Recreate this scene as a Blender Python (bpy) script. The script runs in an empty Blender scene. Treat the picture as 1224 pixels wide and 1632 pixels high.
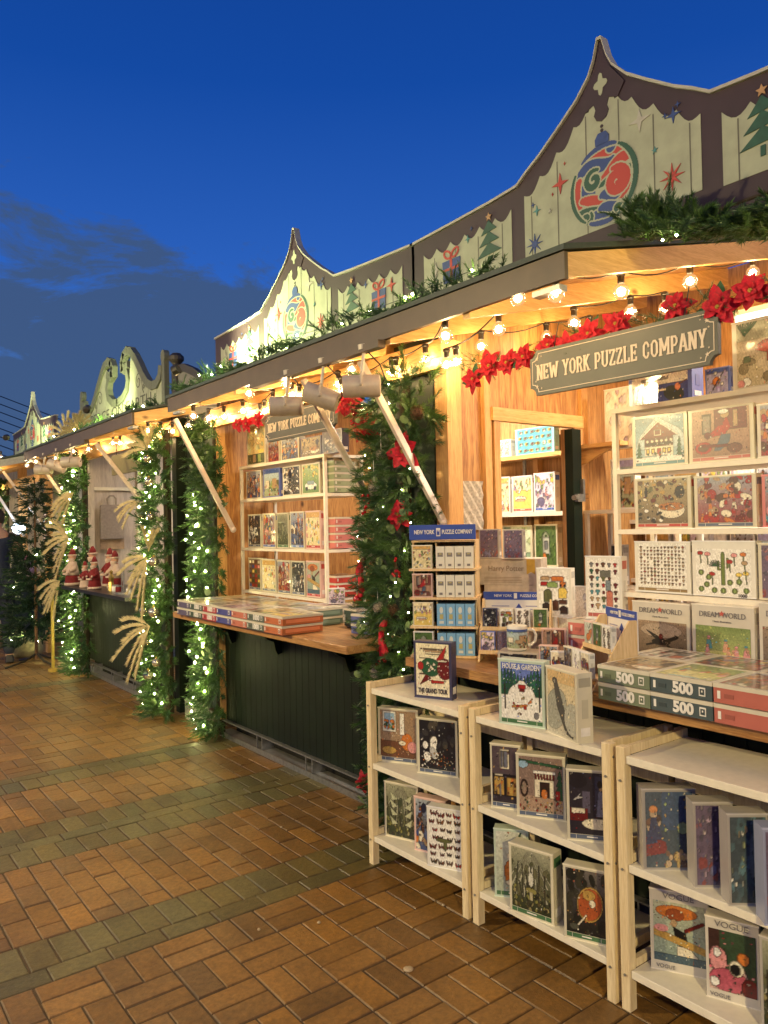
import bpy, bmesh, math, random
import numpy as np
from mathutils import Vector, Matrix, Euler
R = math.radians
scene = bpy.context.scene
COL = scene.collection

# ---------------------------------------------------------------- camera
cam_d = bpy.data.cameras.new('camera'); cam = bpy.data.objects.new('camera', cam_d); COL.objects.link(cam)
scene.camera = cam
cam_d.sensor_width = 36.0; cam_d.lens = 27.04; cam_d.clip_end = 3000; cam_d.clip_start = 0.05
YAW, PIT, ROL = R(37.2), R(0.93), R(1.15)
Fv = Vector((math.sin(YAW)*math.cos(PIT), math.cos(YAW)*math.cos(PIT), math.sin(PIT)))
R0 = Vector((math.cos(YAW), -math.sin(YAW), 0)); U0 = R0.cross(Fv)
Rv = R0*math.cos(ROL) - U0*math.sin(ROL); Uv = U0*math.cos(ROL) + R0*math.sin(ROL)
cam.matrix_world = Matrix(((Rv.x, Uv.x, -Fv.x, 0), (Rv.y, Uv.y, -Fv.y, 0), (Rv.z, Uv.z, -Fv.z, 1.5), (0, 0, 0, 1)))
scene.render.resolution_x = 768; scene.render.resolution_y = 1024
scene.view_settings.view_transform = 'Standard'; scene.view_settings.look = 'None'
scene.view_settings.exposure = 0.45; scene.view_settings.gamma = 1.0
scene.render.engine = 'CYCLES'
scene.cycles.max_bounces = 6; scene.cycles.transparent_max_bounces = 12
scene.cycles.diffuse_bounces = 3; scene.cycles.glossy_bounces = 3
scene.cycles.caustics_reflective = False; scene.cycles.caustics_refractive = False
scene.cycles.sample_clamp_indirect = 3.0

# ---------------------------------------------------------------- dusk sky
world = bpy.data.worlds.new('World'); scene.world = world; world.use_nodes = True
nt = world.node_tree; nt.nodes.clear()
def N(t, typ, **kw):
    n = t.nodes.new(typ)
    for k, v in kw.items(): setattr(n, k, v)
    return n
def ramp(t, pts, interp='LINEAR'):
    n = t.nodes.new('ShaderNodeValToRGB'); e = n.color_ramp.elements; n.color_ramp.interpolation = interp
    while len(e) < len(pts): e.new(0.5)
    for i, (p, c) in enumerate(pts):
        e[i].position = p; e[i].color = (c[0], c[1], c[2], 1) if len(c) == 3 else c
    return n
out = N(nt, 'ShaderNodeOutputWorld'); bg = N(nt, 'ShaderNodeBackground'); nt.links.new(bg.outputs[0], out.inputs[0])
tc = N(nt, 'ShaderNodeTexCoord'); sep = N(nt, 'ShaderNodeSeparateXYZ'); nt.links.new(tc.outputs['Generated'], sep.inputs[0])
grad = ramp(nt, [(0.0, (0.085, 0.21, 0.46)), (0.12, (0.060, 0.18, 0.50)), (0.30, (0.022, 0.105, 0.44)), (0.5, (0.006, 0.058, 0.31)), (0.8, (0.003, 0.028, 0.18))])
nt.links.new(sep.outputs['Z'], grad.inputs[0])
mp = N(nt, 'ShaderNodeMapping'); mp.inputs['Scale'].default_value = (1.0, 1.0, 2.6); mp.inputs['Location'].default_value = (0.35, 0.1, 0.2)
nt.links.new(tc.outputs['Generated'], mp.inputs[0])
no = N(nt, 'ShaderNodeTexNoise'); no.inputs['Scale'].default_value = 5.0; no.inputs['Detail'].default_value = 9; no.inputs['Roughness'].default_value = 0.66; no.inputs['Distortion'].default_value = 0.35
nt.links.new(mp.outputs[0], no.inputs['Vector'])
# clouds thicken towards the horizon and towards the far end of the lane (left of the picture)
zc = N(nt, 'ShaderNodeMapRange'); zc.inputs['From Min'].default_value = 0.50; zc.inputs['From Max'].default_value = 0.20
nt.links.new(sep.outputs['Z'], zc.inputs['Value'])
dp = N(nt, 'ShaderNodeVectorMath', operation='DOT_PRODUCT'); dp.inputs[1].default_value = (math.sin(R(8)), math.cos(R(8)), 0)
nt.links.new(tc.outputs['Generated'], dp.inputs[0])
dc = N(nt, 'ShaderNodeMapRange'); dc.inputs['From Min'].default_value = 0.80; dc.inputs['From Max'].default_value = 0.92
nt.links.new(dp.outputs['Value'], dc.inputs['Value'])
mm = N(nt, 'ShaderNodeMath', operation='MULTIPLY'); nt.links.new(zc.outputs[0], mm.inputs[0]); nt.links.new(dc.outputs[0], mm.inputs[1])
ms = N(nt, 'ShaderNodeMath', operation='MULTIPLY_ADD'); ms.inputs[1].default_value = 0.53; ms.inputs[2].default_value = -0.255
nt.links.new(mm.outputs[0], ms.inputs[0])
ad = N(nt, 'ShaderNodeMath', operation='ADD'); nt.links.new(ms.outputs[0], ad.inputs[0]); nt.links.new(no.outputs['Fac'], ad.inputs[1])
cr = ramp(nt, [(0.50, (0, 0, 0)), (0.60, (0.9, 0.9, 0.9))]); nt.links.new(ad.outputs[0], cr.inputs[0])
mx = N(nt, 'ShaderNodeMixRGB'); mx.inputs[2].default_value = (0.042, 0.080, 0.17, 1)
nt.links.new(cr.outputs[0], mx.inputs[0]); nt.links.new(grad.outputs[0], mx.inputs[1])
nt.links.new(mx.outputs[0], bg.inputs[0]); bg.inputs[1].default_value = 0.86

# ---------------------------------------------------------------- helpers
def tag(o, label=None, cat=None, group=None, kind=None):
    if label: o['label'] = label
    if cat: o['category'] = cat
    if group: o['group'] = group
    if kind: o['kind'] = kind
    return o
def empty(name, loc, label, cat, group=None, rz=0):
    o = bpy.data.objects.new(name, None); COL.objects.link(o); o.location = loc; o.rotation_euler = (0, 0, rz)
    o.empty_display_size = 0.05
    return tag(o, label, cat, group)
class MB:
    def __init__(s): s.v = []; s.f = []; s.m = []; s.mat = 0
    def add(s, vs, fs):
        b = len(s.v); s.v.extend(tuple(p) for p in vs)
        for f in fs: s.f.append(tuple(b+i for i in f)); s.m.append(s.mat)
        return s
    def box(s, lo, hi):
        x0, y0, z0 = lo; x1, y1, z1 = hi
        return s.add([(x0,y0,z0),(x1,y0,z0),(x1,y1,z0),(x0,y1,z0),(x0,y0,z1),(x1,y0,z1),(x1,y1,z1),(x0,y1,z1)],
                     [(0,3,2,1),(4,5,6,7),(0,1,5,4),(1,2,6,5),(2,3,7,6),(3,0,4,7)])
    def hexa(s, p):  # eight corners, bottom four then top four
        return s.add(p, [(0,3,2,1),(4,5,6,7),(0,1,5,4),(1,2,6,5),(2,3,7,6),(3,0,4,7)])
    def beam(s, a, b, w, h, up=(0,0,1)):
        a = Vector(a); b = Vector(b); d = (b-a).normalized(); u = Vector(up)
        x = d.cross(u)
        if x.length < 1e-4: x = d.cross(Vector((1,0,0)))
        x.normalize(); y = x.cross(d).normalized(); x *= w/2; y *= h/2
        return s.hexa([a-x-y, a+x-y, b+x-y, b-x-y, a-x+y, a+x+y, b+x+y, b-x+y])
    def tube(s, pts, r, n=6, caps=True):
        pts = [Vector(p) for p in pts]; rs = r if isinstance(r, (list, tuple)) else [r]*len(pts)
        vs = []; fs = []; px = None
        for i, p in enumerate(pts):
            d = (pts[min(i+1, len(pts)-1)] - pts[max(i-1, 0)])
            d = d.normalized() if d.length > 1e-9 else Vector((0,0,1))
            x = px - d*px.dot(d) if px is not None else d.cross(Vector((0.13, 0.31, 0.94)))
            if x.length < 1e-4: x = d.cross(Vector((1,0,0)))
            x.normalize(); px = x; y = d.cross(x)
            for k in range(n):
                t = 2*math.pi*k/n; vs.append(p + x*(rs[i]*math.cos(t)) + y*(rs[i]*math.sin(t)))
        for i in range(len(pts)-1):
            for k in range(n): fs.append((i*n+k, i*n+(k+1)%n, (i+1)*n+(k+1)%n, (i+1)*n+k))
        if caps: fs.append(tuple(range(n))[::-1]); fs.append(tuple((len(pts)-1)*n+k for k in range(n)))
        return s.add(vs, fs)
    def ball(s, c, r, n=10, m=7, sz=1.0):
        c = Vector(c); vs = [c+Vector((0,0,r*sz))]; fs = []
        for i in range(1, m):
            t = math.pi*i/m
            for k in range(n):
                p = 2*math.pi*k/n; vs.append(c+Vector((r*math.sin(t)*math.cos(p), r*math.sin(t)*math.sin(p), r*sz*math.cos(t))))
        vs.append(c-Vector((0,0,r*sz)))
        for k in range(n): fs.append((0, 1+k, 1+(k+1)%n))
        for i in range(m-2):
            for k in range(n): a = 1+i*n; fs.append((a+k, a+n+k, a+n+(k+1)%n, a+(k+1)%n))
        l = 1+(m-2)*n
        for k in range(n): fs.append((l+k, len(vs)-1, l+(k+1)%n))
        return s.add(vs, fs)
    def lathe(s, prof, c=(0,0,0), n=12, M=None):
        vs = []; fs = []
        for (r, z) in prof:
            for k in range(n):
                p = 2*math.pi*k/n; q = Vector((r*math.cos(p), r*math.sin(p), z))
                if M: q = M @ q
                vs.append(q + Vector(c))
        for i in range(len(prof)-1):
            for k in range(n): fs.append((i*n+k, i*n+(k+1)%n, (i+1)*n+(k+1)%n, (i+1)*n+k))
        fs.append(tuple(range(n))[::-1]); fs.append(tuple((len(prof)-1)*n+k for k in range(n)))
        return s.add(vs, fs)
    def prism(s, poly, fn, t0, t1):  # poly of (u, w); fn(u, w, t) -> point
        n = len(poly); vs = [fn(u, w, t0) for u, w in poly]+[fn(u, w, t1) for u, w in poly]
        fs = [tuple(range(n)), tuple(range(n, 2*n))[::-1]]+[(i, n+i, n+(i+1)%n, (i+1)%n) for i in range(n)]
        return s.add(vs, fs)
    def build(s, name, mats, parent=None, smooth=False, loc=None):
        me = bpy.data.meshes.new(name); me.from_pydata(s.v, [], s.f)
        if not isinstance(mats, (list, tuple)): mats = [mats]
        for m in mats: me.materials.append(m)
        if len(mats) > 1: me.polygons.foreach_set('material_index', s.m)
        if smooth: me.polygons.foreach_set('use_smooth', [True]*len(me.polygons))
        me.validate(); me.update()
        # tidy normals
        bm = bmesh.new(); bm.from_mesh(me); bmesh.ops.recalc_face_normals(bm, faces=bm.faces); bm.to_mesh(me); bm.free()
        o = bpy.data.objects.new(name, me); COL.objects.link(o)
        if parent: o.parent = parent
        if loc: o.location = loc
        return o
def recentre(o, c):
    c = Vector(c); o.data.transform(Matrix.Translation(-c)); o.location = c; return o
def bevel(o, w=0.002, seg=1):
    m = o.modifiers.new('bevel', 'BEVEL'); m.width = w; m.segments = seg; m.limit_method = 'ANGLE'; return o
def copy_tree(o, parent=None):
    c = o.copy(); COL.objects.link(c); c.parent = parent
    for ch in list(o.children): copy_tree(ch, c)
    return c
TEXT = {}
def text_mesh(txt, size, bold=0.0, depth=0.0006, spacing=1.0, xs=1.0):
    key = (txt, size, bold, depth, spacing, xs)
    if key in TEXT: return TEXT[key]
    cu = bpy.data.curves.new('lettering', 'FONT'); cu.body = txt; cu.size = size; cu.offset = bold*size; cu.extrude = depth
    cu.align_x = 'CENTER'; cu.align_y = 'CENTER'; cu.space_character = spacing; cu.resolution_u = 3
    o = bpy.data.objects.new('lettering', cu); COL.objects.link(o)
    dg = bpy.context.evaluated_depsgraph_get(); me = bpy.data.meshes.new_from_object(o.evaluated_get(dg))
    bpy.data.objects.remove(o)
    if xs != 1.0: me.transform(Matrix.Diagonal((xs, 1, 1, 1)))
    TEXT[key] = me
    return me
def put_text(name, txt, size, mat, parent, M, **kw):
    fit = kw.pop('fit', None); me = text_mesh(txt, size, **kw).copy(); me.materials.clear()
    if fit:
        xs_ = [v.co.x for v in me.vertices]; k_ = fit/(max(xs_)-min(xs_)); me.transform(Matrix.Diagonal((k_, 1, 1, 1)))
    me.materials.append(mat); me.transform(M)
    o = bpy.data.objects.new(name, me); COL.objects.link(o); o.parent = parent
    return o
# wall-facing frame: text x runs to the viewer's right (-Y), text y is up, text normal points out to the lane (-X)
def MF(x, y, z): return Matrix(((0, 0, -1, x), (-1, 0, 0, y), (0, 1, 0, z), (0, 0, 0, 1)))

# ---------------------------------------------------------------- materials
MATS = {}
def newmat(name):
    m = bpy.data.materials.new(name); m.use_nodes = True; t = m.node_tree
    return m, t, t.nodes['Principled BSDF']
def plain(name, col, rough=0.5, metal=0.0, var=0.12, scale=40, coat=0.0, bump=0.0):
    if name in MATS: return MATS[name]
    m, t, b = newmat(name)
    tc = N(t, 'ShaderNodeTexCoord'); n = N(t, 'ShaderNodeTexNoise'); n.inputs['Scale'].default_value = scale; n.inputs['Detail'].default_value = 5
    t.links.new(tc.outputs['Object'], n.inputs['Vector'])
    c0 = tuple(max(0, x*(1-var)) for x in col); c1 = tuple(min(1, x*(1+var)) for x in col)
    r = ramp(t, [(0.3, c0), (0.7, c1)]); t.links.new(n.outputs['Fac'], r.inputs[0]); t.links.new(r.outputs[0], b.inputs['Base Color'])
    b.inputs['Roughness'].default_value = rough; b.inputs['Metallic'].default_value = metal; b.inputs['Coat Weight'].default_value = coat
    b.inputs['Coat Roughness'].default_value = 0.15
    if bump:
        bp = N(t, 'ShaderNodeBump'); bp.inputs['Strength'].default_value = bump; bp.inputs['Distance'].default_value = 0.01
        t.links.new(n.outputs['Fac'], bp.inputs['Height']); t.links.new(bp.outputs[0], b.inputs['Normal'])
    MATS[name] = m; return m
def wood(name, dark, light, axis='Z', scale=1.0, rough=0.5, knots=True):
    if name in MATS: return MATS[name]
    m, t, b = newmat(name)
    tc = N(t, 'ShaderNodeTexCoord'); mp = N(t, 'ShaderNodeMapping')
    s = {'X': (0.6, 7, 7), 'Y': (7, 0.6, 7), 'Z': (7, 7, 0.6)}[axis]
    mp.inputs['Scale'].default_value = tuple(q*scale for q in s); t.links.new(tc.outputs['Object'], mp.inputs[0])
    n = N(t, 'ShaderNodeTexNoise'); n.inputs['Scale'].default_value = 2.2; n.inputs['Detail'].default_value = 6; n.inputs['Distortion'].default_value = 0.6
    t.links.new(mp.outputs[0], n.inputs['Vector'])
    # growth rings: fold the noise many times
    mu = N(t, 'ShaderNodeMath', operation='MULTIPLY'); mu.inputs[1].default_value = 26; t.links.new(n.outputs['Fac'], mu.inputs[0])
    si = N(t, 'ShaderNodeMath', operation='SINE'); t.links.new(mu.outputs[0], si.inputs[0])
    n2 = N(t, 'ShaderNodeTexNoise'); n2.inputs['Scale'].default_value = 26; n2.inputs['Detail'].default_value = 4; t.links.new(mp.outputs[0], n2.inputs['Vector'])
    a = N(t, 'ShaderNodeMath', operation='MULTIPLY_ADD'); a.inputs[1].default_value = 0.13; t.links.new(si.outputs[0], a.inputs[0]); t.links.new(n2.outputs['Fac'], a.inputs[2])
    r = ramp(t, [(0.25, dark), (0.72, light)]); t.links.new(a.outputs[0], r.inputs[0])
    last = r.outputs[0]
    if knots:
        mpk = N(t, 'ShaderNodeMapping'); mpk.inputs['Scale'].default_value = tuple(2.6 if q > 1 else 1.5 for q in s); t.links.new(tc.outputs['Object'], mpk.inputs[0])
        v = N(t, 'ShaderNodeTexVoronoi'); v.inputs['Scale'].default_value = 1.7; t.links.new(mpk.outputs[0], v.inputs['Vector'])
        kr = ramp(t, [(0.03, (1, 1, 1)), (0.09, (0, 0, 0))]); t.links.new(v.outputs['Distance'], kr.inputs[0])
        mx = N(t, 'ShaderNodeMixRGB'); mx.inputs[2].default_value = (dark[0]*0.3, dark[1]*0.25, dark[2]*0.25, 1)
        t.links.new(kr.outputs[0], mx.inputs[0]); t.links.new(last, mx.inputs[1]); last = mx.outputs[0]
    t.links.new(last, b.inputs['Base Color']); b.inputs['Roughness'].default_value = rough
    bp = N(t, 'ShaderNodeBump'); bp.inputs['Strength'].default_value = 0.15; bp.inputs['Distance'].default_value = 0.003
    t.links.new(a.outputs[0], bp.inputs['Height']); t.links.new(bp.outputs[0], b.inputs['Normal'])
    MATS[name] = m; return m
def emit(name, col, strength):
    if name in MATS: return MATS[name]
    m, t, b = newmat(name); b.inputs['Base Color'].default_value = (*col, 1); b.inputs['Emission Color'].default_value = (*col, 1)
    b.inputs['Emission Strength'].default_value = strength; MATS[name] = m; return m
def attrmat(name, rough=0.35, coat=0.6, bump=0):
    if name in MATS: return MATS[name]
    m, t, b = newmat(name); a = N(t, 'ShaderNodeAttribute'); a.attribute_name = 'Col'
    t.links.new(a.outputs['Color'], b.inputs['Base Color']); b.inputs['Roughness'].default_value = rough
    b.inputs['Coat Weight'].default_value = coat; b.inputs['Coat Roughness'].default_value = 0.08
    if coat:
        tc = N(t, 'ShaderNodeTexCoord'); n = N(t, 'ShaderNodeTexNoise'); n.inputs['Scale'].default_value = 22; t.links.new(tc.outputs['Object'], n.inputs['Vector'])
        bp = N(t, 'ShaderNodeBump'); bp.inputs['Strength'].default_value = 0.12; bp.inputs['Distance'].default_value = 0.004
        t.links.new(n.outputs['Fac'], bp.inputs['Height']); t.links.new(bp.outputs[0], b.inputs['Coat Normal'])
    MATS[name] = m; return m
PRINT = attrmat('printed_card')
PLY_Z = wood('plywood_upright', (0.28, 0.12, 0.035), (0.56, 0.30, 0.10), 'Z', 1.0)
PLY_Y = wood('plywood_along', (0.38, 0.18, 0.06), (0.62, 0.37, 0.15), 'Y', 1.0)
TIM_Z = wood('timber_upright', (0.50, 0.25, 0.08), (0.68, 0.40, 0.15), 'Z', 1.6, knots=False)
TIM_Y = wood('timber_along', (0.50, 0.26, 0.08), (0.70, 0.42, 0.16), 'Y', 1.6, knots=False)
TIM_X = wood('timber_across', (0.60, 0.34, 0.10), (0.78, 0.50, 0.19), 'X', 1.6)
COUNTER = wood('counter_wood', (0.24, 0.11, 0.035), (0.46, 0.25, 0.09), 'Y', 1.3, rough=0.35)
PINE = wood('pale_pine', (0.64, 0.50, 0.28), (0.80, 0.67, 0.42), 'Z', 1.5, knots=False)
BIRCH = wood('birch_ply', (0.64, 0.44, 0.21), (0.78, 0.58, 0.32), 'Z', 1.5, knots=False)
WHITEWASH = wood('whitewashed_ply', (0.42, 0.36, 0.33), (0.60, 0.53, 0.48), 'Z', 1.0)
WHITE = plain('white_laminate', (0.76, 0.71, 0.57), 0.35, var=0.05)
WHITEF = plain('white_painted_frame', (0.78, 0.73, 0.61), 0.4, var=0.04)
GREEN = plain('dark_green_paint', (0.0045, 0.0100, 0.0045), 0.55, var=0.3, scale=6, bump=0.1); GREEN.node_tree.nodes['Principled BSDF'].inputs['Specular IOR Level'].default_value = 0.22
TARP = plain('dark_green_tarpaulin', (0.010, 0.022, 0.014), 0.6, var=0.3, scale=3, bump=0.3)
BROWN = plain('dark_brown_flashing', (0.080, 0.050, 0.026), 0.45, var=0.2, scale=8)
GREYM = plain('grey_steel', (0.30, 0.30, 0.29), 0.35, 0.7, var=0.2)
KERBM = plain('pale_concrete', (0.26, 0.25, 0.22), 0.8, var=0.25, scale=15, bump=0.2)
CAN = plain('beige_painted_can', (0.46, 0.40, 0.34), 0.4, var=0.08)
STRUT = plain('off_white_aluminium', (0.60, 0.52, 0.45), 0.35, 0.2, var=0.06)
SIGNG = plain('dark_olive_board', (0.042, 0.043, 0.032), 0.45, var=0.15, scale=10)
SIGNL = plain('cream_lettering', (0.66, 0.55, 0.42), 0.5, var=0.05)
PANEL = plain('pale_painted_board', (0.30, 0.32, 0.245), 0.6, var=0.12, scale=14, bump=0.1)
PURPLE = plain('aubergine_paint', (0.030, 0.014, 0.024), 0.6, var=0.15, scale=10)
TRIM = plain('grey_trim', (0.35, 0.34, 0.31), 0.5, var=0.1)
BLACK = plain('black_plastic', (0.02, 0.018, 0.016), 0.4)
CABLE = plain('black_cable', (0.012, 0.011, 0.010), 0.5)
RED = plain('red_velvet', (0.46, 0.004, 0.020), 0.75, var=0.45, scale=60, bump=0.3)
BERRY = plain('glossy_red', (0.45, 0.01, 0.012), 0.15, coat=0.5, var=0.15)
GOLD = plain('gold_stamens', (0.45, 0.30, 0.05), 0.5)
BLUEP = plain('royal_blue_print', (0.035, 0.075, 0.36), 0.4, var=0.06)
WHITEP = plain('white_print', (0.78, 0.75, 0.70), 0.45, var=0.03)
CONE = plain('pinecone_brown', (0.14, 0.07, 0.035), 0.8, var=0.4, scale=60)
CONEW = plain('frosted_pinecone', (0.45, 0.38, 0.32), 0.8, var=0.5, scale=90)
LEAFR = plain('eucalyptus_leaf', (0.16, 0.24, 0.09), 0.6, var=0.3, scale=20)
GRASSP = plain('dried_pampas', (0.60, 0.50, 0.27), 0.9, var=0.25, scale=30)
SILVER = plain('mercury_bauble', (0.6, 0.55, 0.42), 0.2, 0.8, var=0.2)
GLOW = emit('lit_filament', (1.0, 0.66, 0.30), 15)
FAIRY = emit('lit_fairy_bulb', (1.0, 0.93, 0.36), 170)
def foliage_mat(name, c0, c1):
    m, t, b = newmat(name); tc = N(t, 'ShaderNodeTexCoord'); n = N(t, 'ShaderNodeTexNoise'); n.inputs['Scale'].default_value = 9; n.inputs['Detail'].default_value = 4
    t.links.new(tc.outputs['Object'], n.inputs['Vector']); r = ramp(t, [(0.35, c0), (0.65, c1)]); t.links.new(n.outputs['Fac'], r.inputs[0]); t.links.new(r.outputs[0], b.inputs['Base Color'])
    b.inputs['Roughness'].default_value = 0.45
    tr = N(t, 'ShaderNodeBsdfTranslucent'); t.links.new(r.outputs[0], tr.inputs[0]); mxs = N(t, 'ShaderNodeMixShader'); mxs.inputs[0].default_value = 0.25
    t.links.new(b.outputs[0], mxs.inputs[1]); t.links.new(tr.outputs[0], mxs.inputs[2]); t.links.new(mxs.outputs[0], t.nodes['Material Output'].inputs[0])
    return m
PINEG = foliage_mat('pine_needles', (0.035, 0.085, 0.022), (0.095, 0.19, 0.050))
PINEB = foliage_mat('pine_needles_blue', (0.035, 0.090, 0.040), (0.085, 0.165, 0.070))
HOLLY = foliage_mat('holly_leaf', (0.02, 0.07, 0.025), (0.05, 0.14, 0.05))
def glass():
    m, t, b = newmat('bulb_glass'); t.nodes.remove(b)
    a = N(t, 'ShaderNodeBsdfTransparent'); g = N(t, 'ShaderNodeBsdfGlossy'); g.inputs['Roughness'].default_value = 0.03
    e = N(t, 'ShaderNodeEmission'); e.inputs[0].default_value = (1, 0.62, 0.28, 1); e.inputs[1].default_value = 0.16
    f = N(t, 'ShaderNodeLayerWeight'); f.inputs[0].default_value = 0.35
    m1 = N(t, 'ShaderNodeMixShader'); m2 = N(t, 'ShaderNodeAddShader')
    t.links.new(f.outputs['Facing'], m1.inputs[0]); t.links.new(a.outputs[0], m1.inputs[1]); t.links.new(g.outputs[0], m1.inputs[2])
    t.links.new(m1.outputs[0], m2.inputs[0]); t.links.new(e.outputs[0], m2.inputs[1]); t.links.new(m2.outputs[0], t.nodes['Material Output'].inputs[0])
    return m
GLASS = glass()
def card(col):
    key = 'card_%02d_%02d_%02d' % tuple(int(c*99) for c in col)
    return plain(key, col, 0.35, coat=0.4, var=0.06, scale=20)
def art_object(name, img, parent, M, w, h, mat=None):
    """img (rows top to bottom, cols, 3) becomes a fine sheet with one colour per vertex, w x h, placed by M (x right, y up)"""
    me = ART_MESH.get(id(img))
    H, W = img.shape[:2]
    xs = np.linspace(-0.5, 0.5, W)*w; ys = np.linspace(0.5, -0.5, H)*h
    X, Y = np.meshgrid(xs, ys); co = np.stack([X.ravel(), Y.ravel(), np.zeros(H*W)], 1)
    Mn = np.array(M); co = co@Mn[:3, :3].T + Mn[:3, 3]
    me = bpy.data.meshes.new(name); me.vertices.add(H*W); me.vertices.foreach_set('co', co.ravel().astype(np.float32))
    idx = np.arange(H*W).reshape(H, W); q = np.stack([idx[1:, :-1], idx[1:, 1:], idx[:-1, 1:], idx[:-1, :-1]], -1).reshape(-1, 4)
    nq = len(q); me.loops.add(nq*4); me.loops.foreach_set('vertex_index', q.ravel().astype(np.int32))
    me.polygons.add(nq); me.polygons.foreach_set('loop_start', np.arange(0, nq*4, 4, dtype=np.int32))
    me.update(calc_edges=True); me.validate()
    ca = me.color_attributes.new('Col', 'FLOAT_COLOR', 'POINT')
    ca.data.foreach_set('color', np.concatenate([img.reshape(-1, 3), np.ones((H*W, 1))], 1).ravel().astype(np.float32))
    me.materials.append(mat or PRINT)
    o = bpy.data.objects.new(name, me); COL.objects.link(o); o.parent = parent
    return o
ART_MESH = {}
# ---------------------------------------------------------------- ground: brick paving
rnd = random.Random(7)
def ground():
    g = MB(); g.add([(-600,-600,-0.0042),(600,-600,-0.0042),(600,900,-0.0042),(-600,900,-0.0042)], [(0,1,2,3)])
    tag(g.build('ground', plain('dark_joint_sand', (0.060, 0.036, 0.016), 0.9, var=0.3)), kind='structure')
    bricks = []   # x0, y0, x1, y1, tone
    X0, X1 = -3.0, 4.6
    def row_soldier(y, tone):
        x = X0+rnd.random()*0.1
        while x < X1: bricks.append((x, y, x+0.1, y+0.2, tone)); x += 0.1
    def row_stretch(y, tone):
        x = X0+rnd.random()*0.2
        while x < X1: bricks.append((x, y, x+0.2, y+0.1, tone)); x += 0.2
    def basket(ya, yb):
        j = 0; y = ya
        while y < yb-0.01:
            i = 0; x = X0
            while x < X1:
                if (i+j) % 2 == 0: bricks.extend([(x, y, x+0.2, y+0.1, 0), (x, y+0.1, x+0.2, y+0.2, 0)])
                else: bricks.extend([(x, y, x+0.1, y+0.2, 0), (x+0.1, y, x+0.2, y+0.2, 0)])
                x += 0.2; i += 1
            y += 0.2; j += 1
    def stagger(ya, yb):
        x = X0; k = 0
        while x < X1:
            y = ya
            if k % 2: bricks.append((x, y, x+0.1, y+0.1, 0)); y += 0.1
            while y+0.2 <= yb+0.001: bricks.append((x, y, x+0.1, y+0.2, 0)); y += 0.2
            if y < yb-0.02: bricks.append((x, y, x+0.1, yb, 0))
            x += 0.1; k += 1
    basket(-1.45, 2.75); row_stretch(2.75, 1); row_soldier(2.85, 1); stagger(3.05, 3.75)
    row_soldier(3.75, 1); row_stretch(3.95, 1); row_soldier(4.05, 1); stagger(4.25, 4.85); row_soldier(4.85, 1); row_stretch(5.05, 1)
    basket(5.15, 7.95); row_soldier(7.95, 1); basket(8.15, 17.95)
    vs = []; fs = []; cols = []
    base = [(0.225, 0.116, 0.027), (0.128, 0.102, 0.033)]
    for (x0, y0, x1, y1, t) in bricks:
        g0 = 0.0016; h = rnd.uniform(-0.0015, 0.0015); tx = rnd.uniform(-0.012, 0.012); ty = rnd.uniform(-0.012, 0.012)
        j = [rnd.uniform(-0.0014, 0.0014) for _ in range(4)]
        xa, ya, xb, yb = x0+g0+j[0], y0+g0+j[1], x1-g0+j[2], y1-g0+j[3]; cx, cy = (x0+x1)/2, (y0+y1)/2
        i = 0.0045; n = len(vs)
        lo = [(xa, ya), (xb, ya), (xb, yb), (xa, yb)]; hi = [(xa+i, ya+i), (xb-i, ya+i), (xb-i, yb-i), (xa+i, yb-i)]
        for (x, y) in lo: vs.append((x, y, -0.0055+h))
        for (x, y) in hi: vs.append((x, y, h+(x-cx)*tx+(y-cy)*ty))
        for a in range(4): fs.append((n+a, n+(a+1)%4, n+4+(a+1)%4, n+4+a))
        fs.append((n+4, n+5, n+6, n+7))
        for a in range(4): fs.append((n+a, n+(a+1)%4, n+(a+1)%4, n+a)) if False else None
        q = base[t]; b = rnd.uniform(0.70, 1.25); r = rnd.uniform(-0.016, 0.016)
        c = (max(0.01, q[0]*b+r), q[1]*b+r*0.2, q[2]*b-r*0.3, 1.0)
        cols.extend([tuple(v*0.32 for v in c[:3])+(1,)]*4+[c]*4)
    me = bpy.data.meshes.new('brick_paving'); me.from_pydata(vs, [], fs)
    ca = me.color_attributes.new('Col', 'FLOAT_COLOR', 'POINT'); ca.data.foreach_set('color', np.array(cols, dtype=np.float32).ravel())
    m, t, b = newmat('paving_brick'); a = N(t, 'ShaderNodeAttribute'); a.attribute_name = 'Col'; tcn = N(t, 'ShaderNodeTexCoord')
    n = N(t, 'ShaderNodeTexNoise'); n.inputs['Scale'].default_value = 45; n.inputs['Detail'].default_value = 8; n.inputs['Roughness'].default_value = 0.7
    n2 = N(t, 'ShaderNodeTexNoise'); n2.inputs['Scale'].default_value = 1.3; n2.inputs['Detail'].default_value = 5
    t.links.new(tcn.outputs['Object'], n.inputs['Vector']); t.links.new(tcn.outputs['Object'], n2.inputs['Vector'])
    r = ramp(t, [(0.25, (0.5, 0.5, 0.5)), (0.75, (1.35, 1.35, 1.35))]); t.links.new(n.outputs['Fac'], r.inputs[0])
    mx = N(t, 'ShaderNodeMixRGB', blend_type='MULTIPLY'); mx.inputs[0].default_value = 1; t.links.new(a.outputs['Color'], mx.inputs[1]); t.links.new(r.outputs[0], mx.inputs[2])
    st = ramp(t, [(0.30, (0.62, 0.60, 0.56)), (0.52, (1, 1, 1)), (0.75, (1.18, 1.14, 1.05))]); n3 = N(t, 'ShaderNodeTexNoise'); n3.inputs['Scale'].default_value = 3.2; n3.inputs['Detail'].default_value = 9; n3.inputs['Roughness'].default_value = 0.7
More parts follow.
